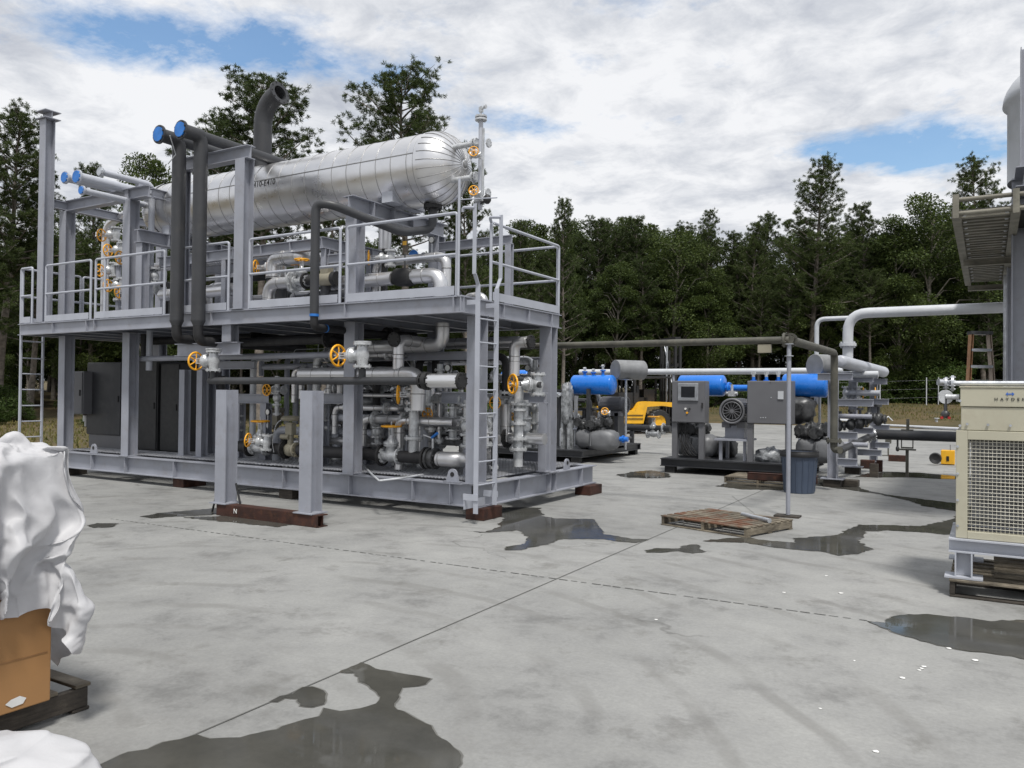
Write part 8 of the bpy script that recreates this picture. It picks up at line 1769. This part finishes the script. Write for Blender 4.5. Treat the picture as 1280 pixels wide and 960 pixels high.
def tree(key, x, y, H, label, group, rot=0, cat='tree', nm=None, wide=1.0):
    s_ = H/HT[key]; w_, l_ = PROT[key]
    r = thing(nm or ('pine_tree' if key[0] == 'p' else 'broadleaf_tree' if key[0] == 'b' else 'shrub'), label, cat, (x, y, gheight(x, y)-.05), group)
    r.rotation_euler = (0, 0, rot); r.scale = (s_*wide, s_*wide, s_)
    for nm2, me in (('trunk', w_), ('crown', l_)):
        o = bpy.data.objects.new(nm2, me); COL.objects.link(o); o.parent = r
    return r
def tree_px(key, px, pytop, D, label, group, rot=0, wide=1.0, **k):
    p = PD(px, pytop, D); return tree(key, p.x, p.y, (p.z-gheight(p.x, p.y))*(.93 if key[0] == 'p' else .97), label, group, rot, wide=wide, **k)
G1 = 'tall pines standing out above the treeline'
NT = [('p2', 8, 104, 41, 'dark pine at the far left edge behind the tarped carton', 1.0, 1.2), ('p1', 332, 74, 41, 'tall pine behind the charcoal vent stack', 2.0, 1.3), ('p1', 507, 64, 43, 'tall open-crowned pine rising above the domed end of the silver vessel', .4, 1.25),
      ('p4', 120, 188, 48, 'short pine between the leftmost skid columns', .9, .9), ('b3', 186, 176, 30, 'leafy broadleaf tree peeping out left of the blue-capped dark pipes', 1.1, .8), ('p3', 268, 118, 44, 'pine just left of the vent stack pine, behind the dark risers', 3.1, 1.1),
      ('p3', 410, 168, 42, 'lower pine between the two tall pines, right behind the vessel', 1.7, .9), ('p2', 588, 190, 44, 'slim pine behind the level gauge column', 2.4, .8), ('p3', 705, 232, 46, 'pine right of the handrail corner, standing clear of the forest', .2, .8),
      ('p1', 748, 262, 62, 'thin pine left of the forest middle', 2.2, 1), ('p4', 797, 258, 62, 'dark pine above the blue vessels left of centre', .6, 1.05), ('p3', 880, 246, 65, 'narrow pine top poking above the middle of the forest', 2.0, .8),
      ('p3', 1015, 178, 60, 'tallest pine of the right-hand forest, above the white elbow pipes', 1.2, 1.15), ('p2', 1228, 180, 62, 'pine top against blue sky left of the tall right frame', 2.9, 1.0), ('b1', 1165, 238, 60, 'broad green tree left of the cooler bay', 1.9, 1.1),
      ('p4', 940, 262, 62, 'pine left of the tallest pine', 2.7, 1.0), ('p4', 1080, 240, 62, 'pine right of the tallest pine', .3, 1.0), ('b1', 845, 282, 61, 'rounded broadleaf tree in the middle of the forest edge', .8, 1.1), ('b3', 1120, 262, 61, 'leafy tree between tallest pine and the cooler bay', 2.2, 1.1),
      ('p3', -30, 150, 38, 'pine half outside the left edge', .5, 1.1), ('p3', 45, 190, 44, 'lower pine behind the leftmost tall column', 1.4, 1.1), ('p4', 648, 262, 50, 'pine behind the ladder top', 1.4, .9)]
for key, px, py, D, lab, rot, wd_ in NT: tree_px(key, px, py, D, lab, G1, rot, wd_)
rn = random.Random(12)
GF = 'trees of the forest edge'
# edge row and rows behind, thick enough to close the view
row = 0
for row, (D0, n_, h0, h1) in enumerate(((60, 30, 8.5, 11.5), (64, 32, 11.5, 14), (69, 34, 13, 15.8), (75, 34, 14, 17.2), (82, 46, 11, 13))):
    for i in range(n_):
        px = -140+(1560)*(i+rn.uniform(.1, .9))/n_
        D = D0+rn.uniform(-2, 2)-(11 if px < 620 else 0); H = rn.uniform(h0, h1)
        if px < 620: H *= .78
        key = rn.choice(('b1', 'b2', 'b2', 'b3', 'p4', 'p2', 'b3', 'p1') if row < 2 else ('b1', 'b3', 'p4', 'p3', 'b2') if row < 4 else ('b2',))
        p = PD(px, 490, D); tree(key, p.x, p.y, H, 'one of the many dense trees closing the forest edge behind the yard', GF, rn.uniform(0, 6), wide=1.15)
# bright undergrowth at the forest foot
for i in range(46):
    px = rn.uniform(-60, 1290); D = rn.uniform(57, 62) if px > 600 else rn.uniform(33, 42); p = PD(px, 500, D)
    h_ = rn.uniform(1.8, 3.2) if 1040 < px < 1200 else rn.uniform(1.0, 1.9)
    tree('s1', p.x, p.y, h_, 'leafy green bush at the foot of the forest', 'bushes at the forest foot', rn.uniform(0, 6), 'bush', wide=rn.uniform(1.0, 1.5))
# dry grass tufts beyond the slab
vs = []; fs = []
for i in range(16000):
    px = rn.uniform(-40, 1300); 
    if px > 600: D = rn.uniform(46, 60)
    else: D = rn.uniform(19, 44)
    p = PD(px, 495, D); x, y = p.x, p.y
    if -14.6 < x < 45 and y < 44.2: continue
    c = Vector((x, y, gheight(x, y)-.02)); hh = rn.uniform(.05, .20)
    d = (Vector((rn.gauss(0, .3), rn.gauss(0, .3), 1))).normalized(); lv(vs, fs, c, d, rv(rn), hh, .05, rn)
b = MB(); b.add(vs, fs); tag(b.build('grass', GRASSL), 'patchy dry grass and weeds on the ground beyond the concrete', 'grass', kind='stuff')
# wire fence in front of the forest at right
r = thing('wire_fence', 'low wire fence with thin pale posts at the forest foot', 'fence', tuple(PD(1158, 505, 56)))
fpx = [1040, 1100, 1158, 1173, 1240, 1300]
fp_ = [PD(px, 500, 56) for px in fpx]
for q in fp_: b = MB(); z = gheight(q.x, q.y); b.cyl((q.x, q.y, z-.1), (q.x, q.y, z+1.9), .035, 8); b.build('post', WHITEP, r)
b = MB()
for q0, q1 in zip(fp_, fp_[1:]):
    for h_ in (.5, 1.1, 1.7): b.cyl((q0.x, q0.y, gheight(q0.x, q0.y)+h_), (q1.x, q1.y, gheight(q1.x, q1.y)+h_), .004, 4)
b.build('wire', GALV, r)
